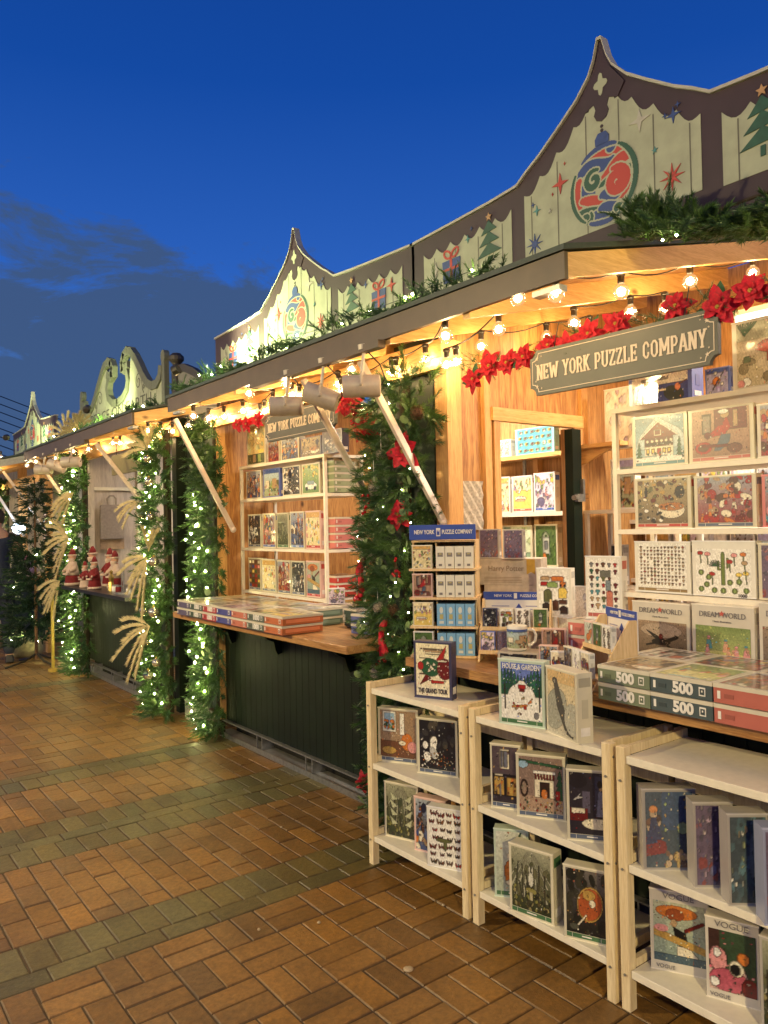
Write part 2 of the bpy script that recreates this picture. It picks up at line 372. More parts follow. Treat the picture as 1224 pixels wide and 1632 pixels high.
    t.links.new(tcn.outputs['Object'], n3.inputs['Vector']); t.links.new(n3.outputs['Fac'], st.inputs[0]); m2 = N(t, 'ShaderNodeMixRGB', blend_type='MULTIPLY'); m2.inputs[0].default_value = 1
    t.links.new(mx.outputs[0], m2.inputs[1]); t.links.new(st.outputs[0], m2.inputs[2]); t.links.new(m2.outputs[0], b.inputs['Base Color'])
    rr = ramp(t, [(0.4, (0.38,)*3), (0.65, (0.62,)*3)]); t.links.new(n2.outputs['Fac'], rr.inputs[0]); t.links.new(rr.outputs[0], b.inputs['Roughness'])
    bp = N(t, 'ShaderNodeBump'); bp.inputs['Strength'].default_value = 0.85; bp.inputs['Distance'].default_value = 0.004
    t.links.new(n.outputs['Fac'], bp.inputs['Height']); t.links.new(bp.outputs[0], b.inputs['Normal'])
    me.materials.append(m); o = bpy.data.objects.new('brick_paving', me); COL.objects.link(o); tag(o, kind='structure')
    # small bits dropped on the bricks
    l = MB()
    for (x, y, s) in [(1.62, 2.05, 0.018), (1.55, 2.5, 0.007), (1.9, 3.4, 0.006), (1.35, 2.6, 0.006), (2.0, 2.3, 0.006)]:
        l.lathe([(s*0.9, 0.001), (s, 0.004), (s*0.7, 0.007), (0.001, 0.008)], (x, y, 0), 9)
    tag(l.build('dried_gum', plain('old_chewing_gum', (0.42, 0.33, 0.20), 0.7)), 'pale trodden gum spots and crumbs on the brick paving near the shelves', 'litter', kind='stuff')
ground()

# ---------------------------------------------------------------- parapets (painted boards above the booths)
def parapet_profile():
    half = [(1.155, 2.888), (0.85, 2.900), (0.60, 2.912), (0.44, 2.925), (0.38, 2.965), (0.31, 3.005), (0.20, 3.082), (0.115, 3.145), (0.055, 3.210), (0.030, 3.262), (0.010, 3.335)]
    return half
def half_at(u):
    p = parapet_profile(); u = abs(u)
    for (a, za), (b, zb) in zip(p, p[1:]):
        if b <= u <= a: return za+(zb-za)*(a-u)/(a-b)
    return p[0][1] if u > p[0][0] else p[-1][1]
def star(cu, cw, r, n, inner=0.3, rot=0.0):
    return [(cu+(r if k % 2 == 0 else r*inner)*math.sin(rot+math.pi*k/n), cw+(r if k % 2 == 0 else r*inner)*math.cos(rot+math.pi*k/n)) for k in range(2*n)]
ORNAMENTS = []
def parapet(parent, yc, x=2.45, simple=False):
    """painted gable board: u runs to the viewer's right (-Y), w is height"""
    fn = lambda u, w, t: (x-t, yc-u, w)
    m = MB(); L = 0.0025
    prof = parapet_profile(); top = [(-a, z) for a, z in prof]+[(a, z) for a, z in prof[::-1]]
    m.mat = 0; m.prism(top+[(1.155, 2.512), (-1.155, 2.512)], fn, -0.022, 0)              # aubergine board
    m.mat = 2                                                                            # pale edge strip on top
    for (a, b) in zip(top, top[1:]):
        m.hexa([fn(a[0], a[1]+0.0005, -0.03), fn(b[0], b[1]+0.0005, -0.03), fn(b[0], b[1]+0.0005, 0.012), fn(a[0], a[1]+0.0005, 0.012),
                fn(a[0], a[1]+0.012, -0.03), fn(b[0], b[1]+0.012, -0.03), fn(b[0], b[1]+0.012, 0.012), fn(a[0], a[1]+0.012, 0.012)])
    m.mat = 1                                                                            # pale panels under a scalloped edge
    def panel(u0, u1, w0):
        pts = []; n = max(4, int((u1-u0)/0.085)); d = (u1-u0)/n
        for k in range(n):
            for j in range(7):
                t = j/6; uu = u0+d*(k+t)
                pts.append((uu, half_at(uu)-0.075-0.034*math.sin(math.pi*t)-(0.03 if abs(uu) < 0.07 else 0)))
        m.prism([(u0, w0)]+pts+[(u1, w0)], fn, 0.0005, L)
    panel(-1.06, -0.475, 2.60); panel(-0.40, 0.40, 2.615); panel(0.475, 1.06, 2.60)
    m.mat = 0                                                                            # finial drop over the centre panel
    m.prism([(0.105, 3.13), (0.075, 3.085), (0.035, 3.10), (0.026, 3.075), (0.034, 3.055), (0.022, 3.032), (0, 3.022), (-0.022, 3.032), (-0.034, 3.055), (-0.026, 3.075), (-0.035, 3.10), (-0.075, 3.085), (-0.105, 3.13), (-0.04, 3.22), (0.04, 3.22)], fn, L+0.0003, 2*L)
    for w in (3.004, 2.988): m.prism([(0.007*math.cos(t*1.05), w+0.007*math.sin(t*1.05)) for t in range(6)], fn, L+0.0003, 2*L)
    m.mat = 3                                                                            # board joints
    for u in (-0.98, -0.83, -0.68, -0.53, -0.36, -0.22, -0.075, 0.075, 0.22, 0.36, 0.53, 0.68, 0.83, 0.98):
        lo = 2.60 if abs(u) > 0.45 else 2.615
        m.prism([(u-0.0022, lo), (u+0.0022, lo), (u+0.0022, half_at(u)-0.115), (u-0.0022, half_at(u)-0.115)], fn, L+0.0003, L+0.0009)
    m.mat = 1
    m.prism([(0.024*(1+0.35*math.cos(4*t))*math.cos(t), 3.165+0.034*(1+0.3*math.cos(4*t))*math.sin(t)) for t in np.linspace(0, 6.283, 25)[:-1]], fn, 2*L+0.0005, 2*L+0.0015)
    # bauble: swirling bands inside a circle
    T0, T1 = L+0.001, L+0.0035; cw, rr = 2.772, 0.124; KB = 1.24; KW = [KB]
    def band(pts, wd, mat, taper=True, lift=0.0):
        m.mat = mat; n = len(pts); lft, rgt = [], []; pts = [(a*KW[0], cw+(b-cw)*KW[0]) for a, b in pts]; wd = wd*KW[0]*(1.12 if KW[0] > 1 else 1)
        for i, (a, b) in enumerate(pts):
            a0, b0 = pts[max(0, i-1)]; a1, b1 = pts[min(n-1, i+1)]; dx, dy = a1-a0, b1-b0; q = math.hypot(dx, dy) or 1
            s = wd*(math.sin(math.pi*(0.12+0.8*i/(n-1)))**0.6 if taper else 1)
            lft.append((a-dy/q*s, b+dx/q*s)); rgt.append((a+dy/q*s, b-dx/q*s))
        for i in range(n-1):
            m.prism([lft[i], lft[i+1], rgt[i+1], rgt[i]], fn, T0+lift, T1+lift)
    def inc(x_, y_, r_=0.118):
        q = math.hypot(x_, y_); return (x_, y_) if q < r_ else (x_*r_/q, y_*r_/q)
    G, B_, RD = 4, 5, 6
    KW[0] = 1.0; m.mat = B_; m.prism([(-0.030, cw+0.163), (0.030, cw+0.163), (0.032, cw+0.188), (0.017, cw+0.208), (-0.017, cw+0.208), (-0.032, cw+0.188)], fn, T0, T1)
    # stars
    for (u, w, r_, n_, mt) in [(-0.205, 2.858, 0.043, 4, 6), (-0.245, 2.828, 0.008, 4, 6), (-0.18, 2.93, 0.008, 4, 6), (0.165, 2.955, 0.045, 4, 2), (0.300, 2.915, 0.030, 4, 5), (0.268, 2.925, 0.012, 4, 5), (0.318, 2.945, 0.012, 4, 5),
                               (0.225, 2.82, 0.014, 5, 7), (0.290, 2.70, 0.050, 8, 6), (-0.345, 2.655, 0.045, 8, 5), (-0.33, 2.79, 0.022, 4, 7), (-0.35, 2.82, 0.012, 4, 5), (-0.26, 2.765, 0.012, 5, 2),
                               (-0.97, 2.72, 0.04, 4, 2), (-0.745, 2.80, 0.02, 4, 7), (-0.72, 2.84, 0.011, 4, 5), (0.97, 2.74, 0.04, 4, 6), (0.745, 2.80, 0.02, 4, 5)]:
        m.mat = mt; m.prism(star(u, w, r_, n_, 0.28), fn, T0, T1)
    for s in (-1, 1):                                                                    # trees and gifts on the side panels
        tu = s*0.61
        m.mat = 4
        for (a, b, hw) in ((2.785, 2.842, 0.048), (2.735, 2.795, 0.062), (2.685, 2.745, 0.076)):
            k = (b-a)
            m.prism([(tu-hw, a), (tu+hw, a+0.012), (tu+hw*0.45, a+k*0.55+0.004), (tu, b), (tu-hw*0.5, a+k*0.5)], fn, T0+(a-2.6)*0.002, T1+(a-2.6)*0.002)
        m.prism([(tu-0.008, 2.648), (tu+0.008, 2.648), (tu+0.008, 2.682), (tu-0.008, 2.682)], fn, T0, T1)
        m.mat = 8; m.prism(star(tu, 2.858, 0.02, 5, 0.45), fn, T0, T1)
        gu = s*0.86
        m.mat = 5; m.prism([(gu-0.055, 2.635), (gu+0.055, 2.635), (gu+0.062, 2.74), (gu-0.062, 2.74)], fn, T0, T1)
        m.mat = 6; m.prism([(gu-0.008, 2.635), (gu+0.008, 2.635), (gu+0.008, 2.745), (gu-0.008, 2.745)], fn, T1+0.0003, T1+0.001)
        m.prism([(gu-0.0595, 2.69), (gu+0.0595, 2.69), (gu+0.0605, 2.702), (gu-0.0605, 2.702)], fn, T1+0.0013, T1+0.002)
        for q in (-1, 1):
            ring = [(gu+q*0.026+0.024*math.cos(t), 2.768+0.018*math.sin(t)+0.008*math.cos(t)*q) for t in np.linspace(0, 6.283, 13)]
            band(ring, 0.005, 6, taper=False)
    m.mat = 3
    for s in (-1, 1): m.prism([(s*1.155-0.001, 2.50), (s*1.155+0.014, 2.50), (s*1.155+0.014, 2.885), (s*1.155-0.001, 2.885)], fn, -0.02, -0.004)
    P4 = plain('painted_green', (0.012, 0.065, 0.045), 0.6, var=0.2); P5 = plain('painted_blue', (0.018, 0.045, 0.19), 0.6, var=0.2); P6 = plain('painted_red', (0.36, 0.035, 0.03), 0.6, var=0.15)
    P7 = plain('painted_teal', (0.05, 0.20, 0.22), 0.6); P8 = plain('painted_tan', (0.38, 0.22, 0.11), 0.6)
    po = m.build('parapet', [PURPLE, PANEL, TRIM, plain('joint_dark', (0.10, 0.095, 0.08), 0.7), P4, P5, P6, P7, P8], parent)
    ORNAMENTS.append((po, x, yc)); return po

def roof_z(x): return 2.400+0.236*(x-2.0)
def awning(parent, y0, y1, xf=2.0, xb=3.9, pale=TIM_X):
    """pitched flap and roof: dark flashing on the long front edge, bare timber ends, ply deck, rafters"""
    m = MB(); m.mat = 0
    m.hexa([(xf+0.02, y0+0.03, roof_z(xf)-0.034), (xb, y0+0.03, roof_z(xb)-0.034), (xb, y1-0.03, roof_z(xb)-0.034), (xf+0.02, y1-0.03, roof_z(xf)-0.034),
            (xf+0.02, y0+0.03, roof_z(xf)-0.016), (xb, y0+0.03, roof_z(xb)-0.016), (xb, y1-0.03, roof_z(xb)-0.016), (xf+0.02, y1-0.03, roof_z(xf)-0.016)])
    m.mat = 1
    m.hexa([(xf-0.012, y0-0.008, roof_z(xf)-0.013), (xb, y0-0.008, roof_z(xb)-0.013), (xb, y1+0.008, roof_z(xb)-0.013), (xf-0.012, y1+0.008, roof_z(xf)-0.013),
            (xf-0.012, y0-0.008, roof_z(xf)+0.006), (xb, y0-0.008, roof_z(xb)+0.006), (xb, y1+0.008, roof_z(xb)+0.006), (xf-0.012, y1+0.008, roof_z(xf)+0.006)])
    m.build('roof_deck', [PLY_Y, plain('roof_felt_green', (0.035, 0.055, 0.045), 0.6, bump=0.2)], parent)
    f = MB(); f.box((xf, y0, roof_z(xf)-0.105), (xf+0.018, y1, roof_z(xf)-0.014)); f.build('fascia', BROWN, parent)
    f = MB()
    f.hexa([(xf+0.019, y0+0.001, roof_z(xf)-0.098), (xb, y0+0.001, roof_z(xb)-0.094), (xb, y0+0.029, roof_z(xb)-0.094), (xf+0.019, y0+0.029, roof_z(xf)-0.098),
            (xf+0.019, y0+0.001, roof_z(xf)-0.015), (xb, y0+0.001, roof_z(xb)-0.015), (xb, y0+0.029, roof_z(xb)-0.015), (xf+0.019, y0+0.029, roof_z(xf)-0.015)])
    f.build('end_board', pale, parent)
    f = MB()
    f.hexa([(xf+0.019, y1-0.029, roof_z(xf)-0.098), (xb, y1-0.029, roof_z(xb)-0.094), (xb, y1-0.001, roof_z(xb)-0.094), (xf+0.019, y1-0.001, roof_z(xf)-0.098),
            (xf+0.019, y1-0.029, roof_z(xf)-0.015), (xb, y1-0.029, roof_z(xb)-0.015), (xb, y1-0.001, roof_z(xb)-0.015), (xf+0.019, y1-0.001, roof_z(xf)-0.015)])
    f.build('end_board', pale, parent)
    n = max(2, int((y1-y0)/0.46)); 
    for k in range(1, n):
        y = y0+(y1-y0)*k/n; f = MB()
        f.hexa([(xf+0.019, y-0.019, roof_z(xf)-0.125), (xb, y-0.019, roof_z(xb)-0.125), (xb, y+0.019, roof_z(xb)-0.125), (xf+0.019, y+0.019, roof_z(xf)-0.125),
                (xf+0.019, y-0.019, roof_z(xf)-0.035), (xb, y-0.019, roof_z(xb)-0.035), (xb, y+0.019, roof_z(xb)-0.035), (xf+0.019, y+0.019, roof_z(xf)-0.035)])
        f.build('rafter', TIM_X, parent)
    for y in (y0+0.04, y1-0.16): b = MB(); b.box((xf+0.02, y, roof_z(xf)-0.128), (xf+0.06, y+0.12, roof_z(xf)-0.108)); b.build('corner_bracket', GREYM, parent)
def strut(parent, a, b):
    m = MB(); m.beam(a, b, 0.034, 0.022, (0, 1, 0)); m.ball(a, 0.022, 8, 6); bevel(m.build('strut', STRUT, parent), 0.003)
def boards(m, y0, y1, x, z0, z1, w=0.075, d=0.016):
    """tongue-and-groove front: each board stands a groove apart"""
    n = int(round((y1-y0)/w)); w = (y1-y0)/n
    for k in range(n): m.box((x, y0+k*w+0.0016, z0), (x+d, y0+(k+1)*w-0.0016, z1))
    m.box((x+d*0.55, y0, z0+0.002), (x+d+0.02, y1, z1-0.002))
def skid(parent, y0, y1, x=2.40):
    m = MB(); m.mat = 0
    m.box((x, y0, 0.118), (x+0.03, y1, 0.126)); m.box((x+0.005, y0, 0.0), (x+0.10, y1, 0.034))
    y = y0
    while y < y1-0.05:
        m.box((x+0.004, y, 0.034), (x+0.012, y+0.008, 0.118)); m.box((x+0.012, y, 0.034), (x+0.09, y+0.006, 0.118)); m.box((x+0.004, y+0.07, 0.034), (x+0.012, y+0.078, 0.118)); y += 0.62
    m.mat = 1; m.box((x+0.14, y0, 0.0), (x+0.15, y1, 0.12))
    m.build('base_rail', [GREYM, plain('underfloor_black', (0.004, 0.004, 0.004), 0.9)], parent)

# ---- the puzzle booth -------------------------------------------------------
booth = empty('market_booth', (2.45, 2.9, 0), 'long timber booth selling jigsaw puzzles from two counters, gift and bauble gable boards above', 'market booth')
booth.location = (0, 0, 0)
awning(booth, 1.63, 5.05)
parapet(booth, 1.80); parapet(booth, 4.09)
m = MB(); m.prism([(0.64, 2.511), (1.60, 2.511), (1.58, 2.500), (1.45, 2.466), (1.185, 2.396), (0.64, 2.25)], lambda a, b, t: (t, a, b), 2.452, 2.47); m.build('lower_board', PURPLE, booth)
m = MB(); boards(m, 3.38, 5.19, 2.43, 0.128, 0.885); m.build('front_panel', GREEN, booth)
m = MB(); boards(m, 0.45, 2.66, 2.43, 0.128, 0.858); m.build('front_panel', GREEN, booth)
skid(booth, 3.30, 5.19); skid(booth, 0.45, 3.30)
m = MB(); m.hexa([(2.04,3.0,0.89),(2.62,3.0,0.89),(2.62,5.12,0.89),(2.04,5.12,0.89),(2.04,3.0,0.93),(2.62,3.0,0.93),(2.62,5.12,0.93),(2.04,5.12,0.93)])
bevel(m.build('counter', COUNTER, booth), 0.006, 2)
m = MB()
for y in (3.5, 4.3, 4.95):
    m = MB(); m.prism([(2.43, 0.888), (2.43, 0.70), (2.40, 0.69), (2.385, 0.72), (2.37, 0.775), (2.33, 0.79), (2.30, 0.82), (2.25, 0.83), (2.21, 0.86), (2.20, 0.888)], lambda a, b, t: (a, t, b), y, y+0.035); m.build('counter_bracket', GREEN, booth)
m = MB(); m.box((2.17, 0.5, 0.862), (2.655, 2.655, 0.90)); m.box((2.17, 2.6555, 0.862), (2.395, 2.72, 0.90)); m.mat = 1; m.box((2.1705, 1.88, 0.9002), (2.4, 1.883, 0.9006)); bevel(m.build('counter', [COUNTER, BLACK], booth), 0.005, 2)
for y in (1.05, 1.95):
    m = MB(); m.hexa([(2.37,y,0.84),(2.42,y,0.70),(2.42,y+0.03,0.70),(2.37,y+0.03,0.84),(2.37,y,0.860),(2.42,y,0.860),(2.42,y+0.03,0.860),(2.37,y+0.03,0.860)]); m.build('counter_bracket', GREEN, booth)
for (x, y, w) in ((2.385, 5.12, 0.07), (2.40, 2.66, 0.09)):
    m = MB(); m.box((x, y, 0.13), (x+w, y+w*0.95, 2.36)); m.build('corner_post', TIM_Z, booth)
m = MB(); m.box((2.42, 2.78, 0.13), (2.52, 3.28, 2.40)); m.build('corner_post', TARP, booth)
for (y0, y1, z0, z1) in ((2.655, 5.19, 2.225, 2.36),):
    m = MB(); m.box((2.375, y0, z0), (2.42, y1, z1)); m.box((2.365, y0, z0+0.05), (2.3745, y1, z1-0.004)); m.build('header_beam', TIM_Y, booth)
# dividing wall with the doorway (faces the near counter)
m = MB(); m.box((2.48, 2.70, 0.13), (2.75, 2.716, 2.62)); m.box((2.75, 2.70, 2.02), (3.36, 2.716, 2.66)); m.box((3.36, 2.70, 0.13), (4.0, 2.716, 2.74)); m.build('dividing_wall', PLY_Z, booth)
for (x0, x1, z0, z1) in ((2.655, 2.70, 0.13, 2.62), (3.395, 3.445, 0.13, 2.70)):
    m = MB(); m.box((x0, 2.672, z0), (x1, 2.699, z1)); m.build('stud', TIM_Z, booth)
m = MB(); m.box((2.70, 2.660, 2.00), (3.394, 2.699, 2.065)); m.build('door_header', TIM_X, booth)
for (x0, x1) in ((2.712, 2.752), (3.32, 3.394)):
    m = MB(); m.box((x0, 2.665, 0.13), (x1, 2.76, 1.998)); m.build('door_jamb', TIM_Z, booth)
m = MB(); m.box((3.245, 2.62, 0.14), (3.315, 2.672, 1.985)); m.mat = 1; m.box((3.25, 2.595, 1.60), (3.31, 2.618, 1.64)); m.box((3.30, 2.60, 1.62), (3.315, 2.622, 1.72)); m.tube([(3.255, 2.607, 1.62), (3.22, 2.60, 1.62)], 0.014, 8)
m.build('door', [GREEN, GREYM], booth)
m = MB()
for x in (3.37, 3.42):   # lumber grade stamps
    for z in (1.15, 1.42, 1.62): m.box((x-0.035, 2.6705, z), (x+0.012, 2.6715, z+0.003)); m.box((x-0.035, 2.6705, z+0.022), (x+0.012, 2.6715, z+0.025))
m.build('grade_stamp', plain('stamp_ink', (0.12, 0.06, 0.03), 0.7), booth)
# inner walls
m = MB(); m.box((4.02, 0.3, 0.13), (4.036, 5.2, 2.85)); m.build('back_wall', PLY_Z, booth)
m = MB(); m.box((2.46, 5.19, 0.13), (4.02, 5.206, 2.5)); m.build('side_wall', PLY_Z, booth)
m = MB(); m.box((2.5, 0.3, 0.10), (4.02, 5.19, 0.128)); m.build('floor', PLY_Y, booth)
for (y0, y1) in ((3.0, 3.04), (3.5, 3.54), (4.2, 4.24), (4.75, 4.79)):
    m = MB(); m.box((3.965, y0, 0.13), (4.018, y1, 2.6)); m.build('stud', TIM_Z, booth)
strut(booth, (2.395, 4.89, 1.485), (2.03, 5.00, 2.245)); strut(booth, (2.395, 2.695, 1.505), (2.03, 2.83, 2.245)); strut(booth, (2.395, 3.26, 1.60), (2.05, 3.36, 2.25))

# ---- the peace booth -------------------------------------------------------
b3 = empty('market_booth', (0, 0, 0), 'middle booth with curled PEACE ON EARTH gable, black counter and pale plywood inside', 'market booth')
awning(b3, 5.76, 9.28)
m = MB(); boards(m, 6.20, 8.45, 2.43, 0.15, 0.90); m.build('front_panel', GREEN, b3); skid(b3, 6.3, 8.6)
m = MB(); m.box((2.10, 6.28, 0.915), (2.62, 8.20, 0.945)); m.build('counter', plain('black_counter', (0.02, 0.02, 0.022), 0.3), b3)
m = MB(); m.box((2.50, 6.22, 0.13), (4.0, 6.24, 2.5)); m.build('side_wall', GREEN, b3)
m = MB(); m.box((2.44, 8.50, 0.13), (4.0, 8.52, 2.6)); m.build('side_wall', WHITEWASH, b3)
m = MB(); m.box((2.42, 8.40, 0.13), (2.50, 8.49, 2.40)); m.build('corner_post', WHITEWASH, b3)
m = MB(); m.box((2.42, 5.95, 0.02), (2.50, 6.03, 2.40)); m.build('corner_post', GREEN, b3)
m = MB(); m.box((4.0, 6.24, 0.13), (4.02, 8.5, 2.7)); m.build('back_wall', WHITEWASH, b3)
m = MB(); m.box((2.385, 5.9, 2.24), (2.43, 8.6, 2.37)); m.build('header_beam', TIM_Y, b3)
m = MB(); m.box((2.99, 8.47, 0.9), (3.03, 8.50, 2.45)); m.box((2.50, 8.465, 1.93), (3.4, 8.49, 1.965)); m.build('wall_rail', WHITEF, b3)
strut(b3, (2.44, 8.46, 1.50), (2.03, 8.78, 2.245)); strut(b3, (2.42, 6.45, 1.6), (2.03, 6.75, 2.245))
# curled gable reading PEACE ON EARTH
def peace():
    fn = lambda u, w, t: (2.45-t, 7.43-u, w)
    half = [(1.19, 2.93), (1.185, 2.96), (1.16, 2.972), (1.13, 2.955), (1.12, 2.90), (1.10, 2.83), (1.02, 2.775), (0.90, 2.78), (0.80, 2.82), (0.70, 2.90), (0.60, 3.00), (0.48, 3.11), (0.38, 3.18), (0.28, 3.20), (0.19, 3.17), (0.14, 3.11), (0.15, 3.045), (0.22, 3.015), (0.28, 3.035), (0.27, 3.075)]
    inner = [(0.27, 2.98), (0.30, 2.90), (0.26, 2.82), (0.14, 2.755), (0.0, 2.735)]
    m = MB(); m.mat = 0
    outer = [(-u, w) for u, w in half+inner]+[(u, w) for u, w in (half+inner)[::-1]][1:]
    poly = outer+[(1.19, 2.45), (-1.19, 2.45)]
    # dark border built as short thick pieces along the outline; pale field behind
    m.mat = 1
    field = [(-1.17, 2.46)]+[(-u, w) for u, w in [(1.17, 2.86), (1.10, 2.79), (1.02, 2.745), (0.90, 2.745), (0.79, 2.785), (0.68, 2.87), (0.58, 2.96), (0.46, 3.05), (0.36, 3.10), (0.33, 2.96), (0.32, 2.84), (0.27, 2.78), (0.15, 2.715), (0, 2.70)]]
    field += [(-a, b) for a, b in field[::-1][1:]]
    m.prism(field, fn, -0.02, 0)
    m.mat = 0
    def ribbon(pts, wd):
        for i in range(len(pts)-1):
            (a, b), (c, d) = pts[i], pts[i+1]; q = math.hypot(c-a, d-b) or 1; nx, ny = -(d-b)/q*wd/2, (c-a)/q*wd/2; e = (i % 2)*0.0007
            ex, ey = (c-a)/q*wd*0.22, (d-b)/q*wd*0.22
            m.prism([(a+nx-ex, b+ny-ey), (c+nx+ex, d+ny+ey), (c-nx+ex, d-ny+ey), (a-nx-ex, b-ny-ey)], fn, -0.035+e, 0.016+e)
    for s in (-1, 1):
        ribbon([(s*u, w-0.03) for u, w in half[4:17]], 0.075); ribbon([(s*u, w-0.02) for u, w in half[13:20]], 0.07)
        ribbon([(s*u, w) for u, w in [(0.15, 3.06), (0.27, 2.98), (0.305, 2.90), (0.27, 2.81), (0.15, 2.745), (0.0, 2.725)]], 0.07)
        m.prism([(s*1.19-0.045, 2.46), (s*1.19+0.02, 2.46), (s*1.19+0.02, 2.93), (s*1.19-0.045, 2.93)], fn, -0.03, 0.012)
        m.prism([(s*1.178+0.045*math.cos(t), 2.955+0.055*math.sin(t)) for t in np.linspace(0, 6.283, 17)[:-1]], fn, -0.032, 0.0135)
    m.mat = 2
    def line(pts, wd=0.008):
        for i in range(len(pts)-1):
            (a, b), (c, d) = pts[i], pts[i+1]; q = math.hypot(c-a, d-b) or 1; nx, ny = -(d-b)/q*wd/2, (c-a)/q*wd/2
            m.prism([(a+nx, b+ny), (c+nx, d+ny), (c-nx, d-ny), (a-nx, b-ny)], fn, 0.001+(i % 2)*0.0004, 0.0025+(i % 2)*0.0004)
    for s in (-1, 1):
        line([(s*(0.56+(0.085-0.0045*i)*math.cos(i*0.62)), 2.84+(0.085-0.0045*i)*math.sin(i*0.62)) for i in range(17)])
        line([(s*(0.70+(0.03-0.002*i)*math.cos(i*0.7)), 2.775+(0.03-0.002*i)*math.sin(i*0.7)) for i in range(12)])
        line([(s*0.645, 2.84), (s*0.66, 2.76), (s*0.69, 2.72)])
    for u in np.arange(-1.0, 1.05, 0.2): m.prism([(u, 2.47), (u+0.003, 2.47), (u+0.003, 2.74 if abs(u) > 0.3 else 2.68), (u, 2.74 if abs(u) > 0.3 else 2.68)], fn, 0.0005, 0.0010)
    g = m.build('parapet', [plain('grey_green_border', (0.11, 0.12, 0.09), 0.6), PANEL, plain('thin_dark_line', (0.06, 0.06, 0.05), 0.6)], b3)
    put_text('lettering', 'PEACE ON EARTH', 0.15, MATS['thin_dark_line'], g, MF(2.4475, 7.43, 2.645), bold=-0.004, spacing=1.02, fit=1.75)
peace()
# dark scrolled board standing between the two gables
d = empty('scroll_board', (0, 0, 0), 'dark scrolled board with a round knob, right of the PEACE ON EARTH gable', 'board')
m = MB(); fn = lambda y, w, t: (2.50+t, y, w)
m.mat = 1; m.prism([(6.14, 2.40), (6.14, 2.80), (5.95, 2.79), (5.75, 2.72), (5.55, 2.62), (5.35, 2.50), (5.35, 2.40)], fn, 0, 0.02)
m.mat = 0
pp = [(6.10, 2.82), (5.95, 2.815), (5.75, 2.745), (5.55, 2.645), (5.30, 2.52)]
for (a, b) in zip(pp, pp[1:]): m.prism([(a[0], a[1]-0.035), (b[0], b[1]-0.035), (b[0], b[1]+0.03), (a[0], a[1]+0.03)], fn, -0.012, 0.03)
m.build('board', [plain('soft_black_paint', (0.028, 0.024, 0.024), 0.6), plain('mid_grey_board', (0.16, 0.155, 0.14), 0.6)], d)  # dark border paint round one even grey board
m = MB(); m.box((2.485, 6.08, 2.40), (2.535, 6.18, 2.86)); m.lathe([(0.03, 2.86), (0.036, 2.875), (0.062, 2.905), (0.062, 2.935), (0.035, 2.962), (0.002, 2.968)], (2.51, 6.13, 0), 14); m.build('finial_post', plain('soft_black_paint', (0.02,)*3), d)
# tarpaulin and board closing the gap between the booths
m = MB(); pts = []
for i in range(25):
    y = 5.25+i*0.04; pts.append((2.52+0.012*math.sin(i*1.9)+0.01*math.sin(i*0.7), y))
m.prism(pts+[(a+0.004, b) for a, b in pts[::-1]], lambda a, b, t: (a, b, t), 0.12, 2.45)
tag(m.build('tarpaulin', TARP), 'dark green tarpaulin hung across the gap between the puzzle and peace booths', 'tarpaulin')
m = MB(); m.hexa([(2.36, 5.32, 0), (2.42, 5.32, 0), (2.48, 5.85, 0), (2.42, 5.85, 0), (2.36, 5.32, 0.14), (2.42, 5.32, 0.14), (2.48, 5.85, 0.15), (2.42, 5.85, 0.15)])
tag(m.build('ballast_block', KERBM), 'grey block lying on the bricks below the tarpaulin', 'block')

# ---- the far booth ---------------------------------------------------------
b4 = empty('market_booth', (0, 0, 0), 'far booth at the left edge with a pale awning and a spired gable board', 'market booth')
awning(b4, 9.95, 13.2, xf=1.85, xb=3.6, pale=plain('grey_white_edge', (0.35, 0.36, 0.32), 0.5)); parapet(b4, 10.86)
m = MB(); boards(m, 10.2, 13.4, 2.43, 0.15, 0.90); m.build('front_panel', GREEN, b4)
m = MB(); m.box((2.0, 10.15, 0.91), (2.6, 13.2, 0.95)); m.build('counter', COUNTER, b4)
m = MB(); m.box((2.42, 10.10, 0), (2.50, 10.20, 2.5)); m.box((2.38, 11.35, 0.95), (2.48, 11.45, 2.4)); m.build('corner_post', TIM_Z, b4)
m = MB(); m.box((3.2, 10.0, 0), (3.22, 13.4, 2.6)); m.box((2.5, 13.4, 0), (3.22, 13.42, 2.6)); m.build('back_wall', WHITEWASH, b4)
m = MB(); m.box((2.35, 10.1, 2.12), (2.42, 13.4, 2.22)); m.build('header_beam', TIM_Y, b4)
strut(b4, (2.42, 11.3, 1.45), (2.0, 11.5, 2.25)); strut(b4, (2.4, 10.2, 1.6), (2.0, 10.4, 2.25))

# ---- far bridge cables against the sky --------------------------------------
br = empty('cable_bridge', (0, 0, 0), 'far cable bridge, its fan of thin stay cables crossing the sky at the left edge', 'bridge')
m = MB()
m.beam((-166, 400, 0), (-166, 400, 150), 5, 5); m.build('tower', GREYM, br)
m = MB()
for k in range(16): m.tube([(-166, 400, 148-k*3.2), (235-k*13, 425, 18)], 0.26, 4)
m.build('stay_cables', plain('stay_cable', (0.03, 0.04, 0.07), 0.6), br)
m = MB(); m.box((-260, 415, 14), (260, 430, 18)); m.build('deck', GREYM, br)
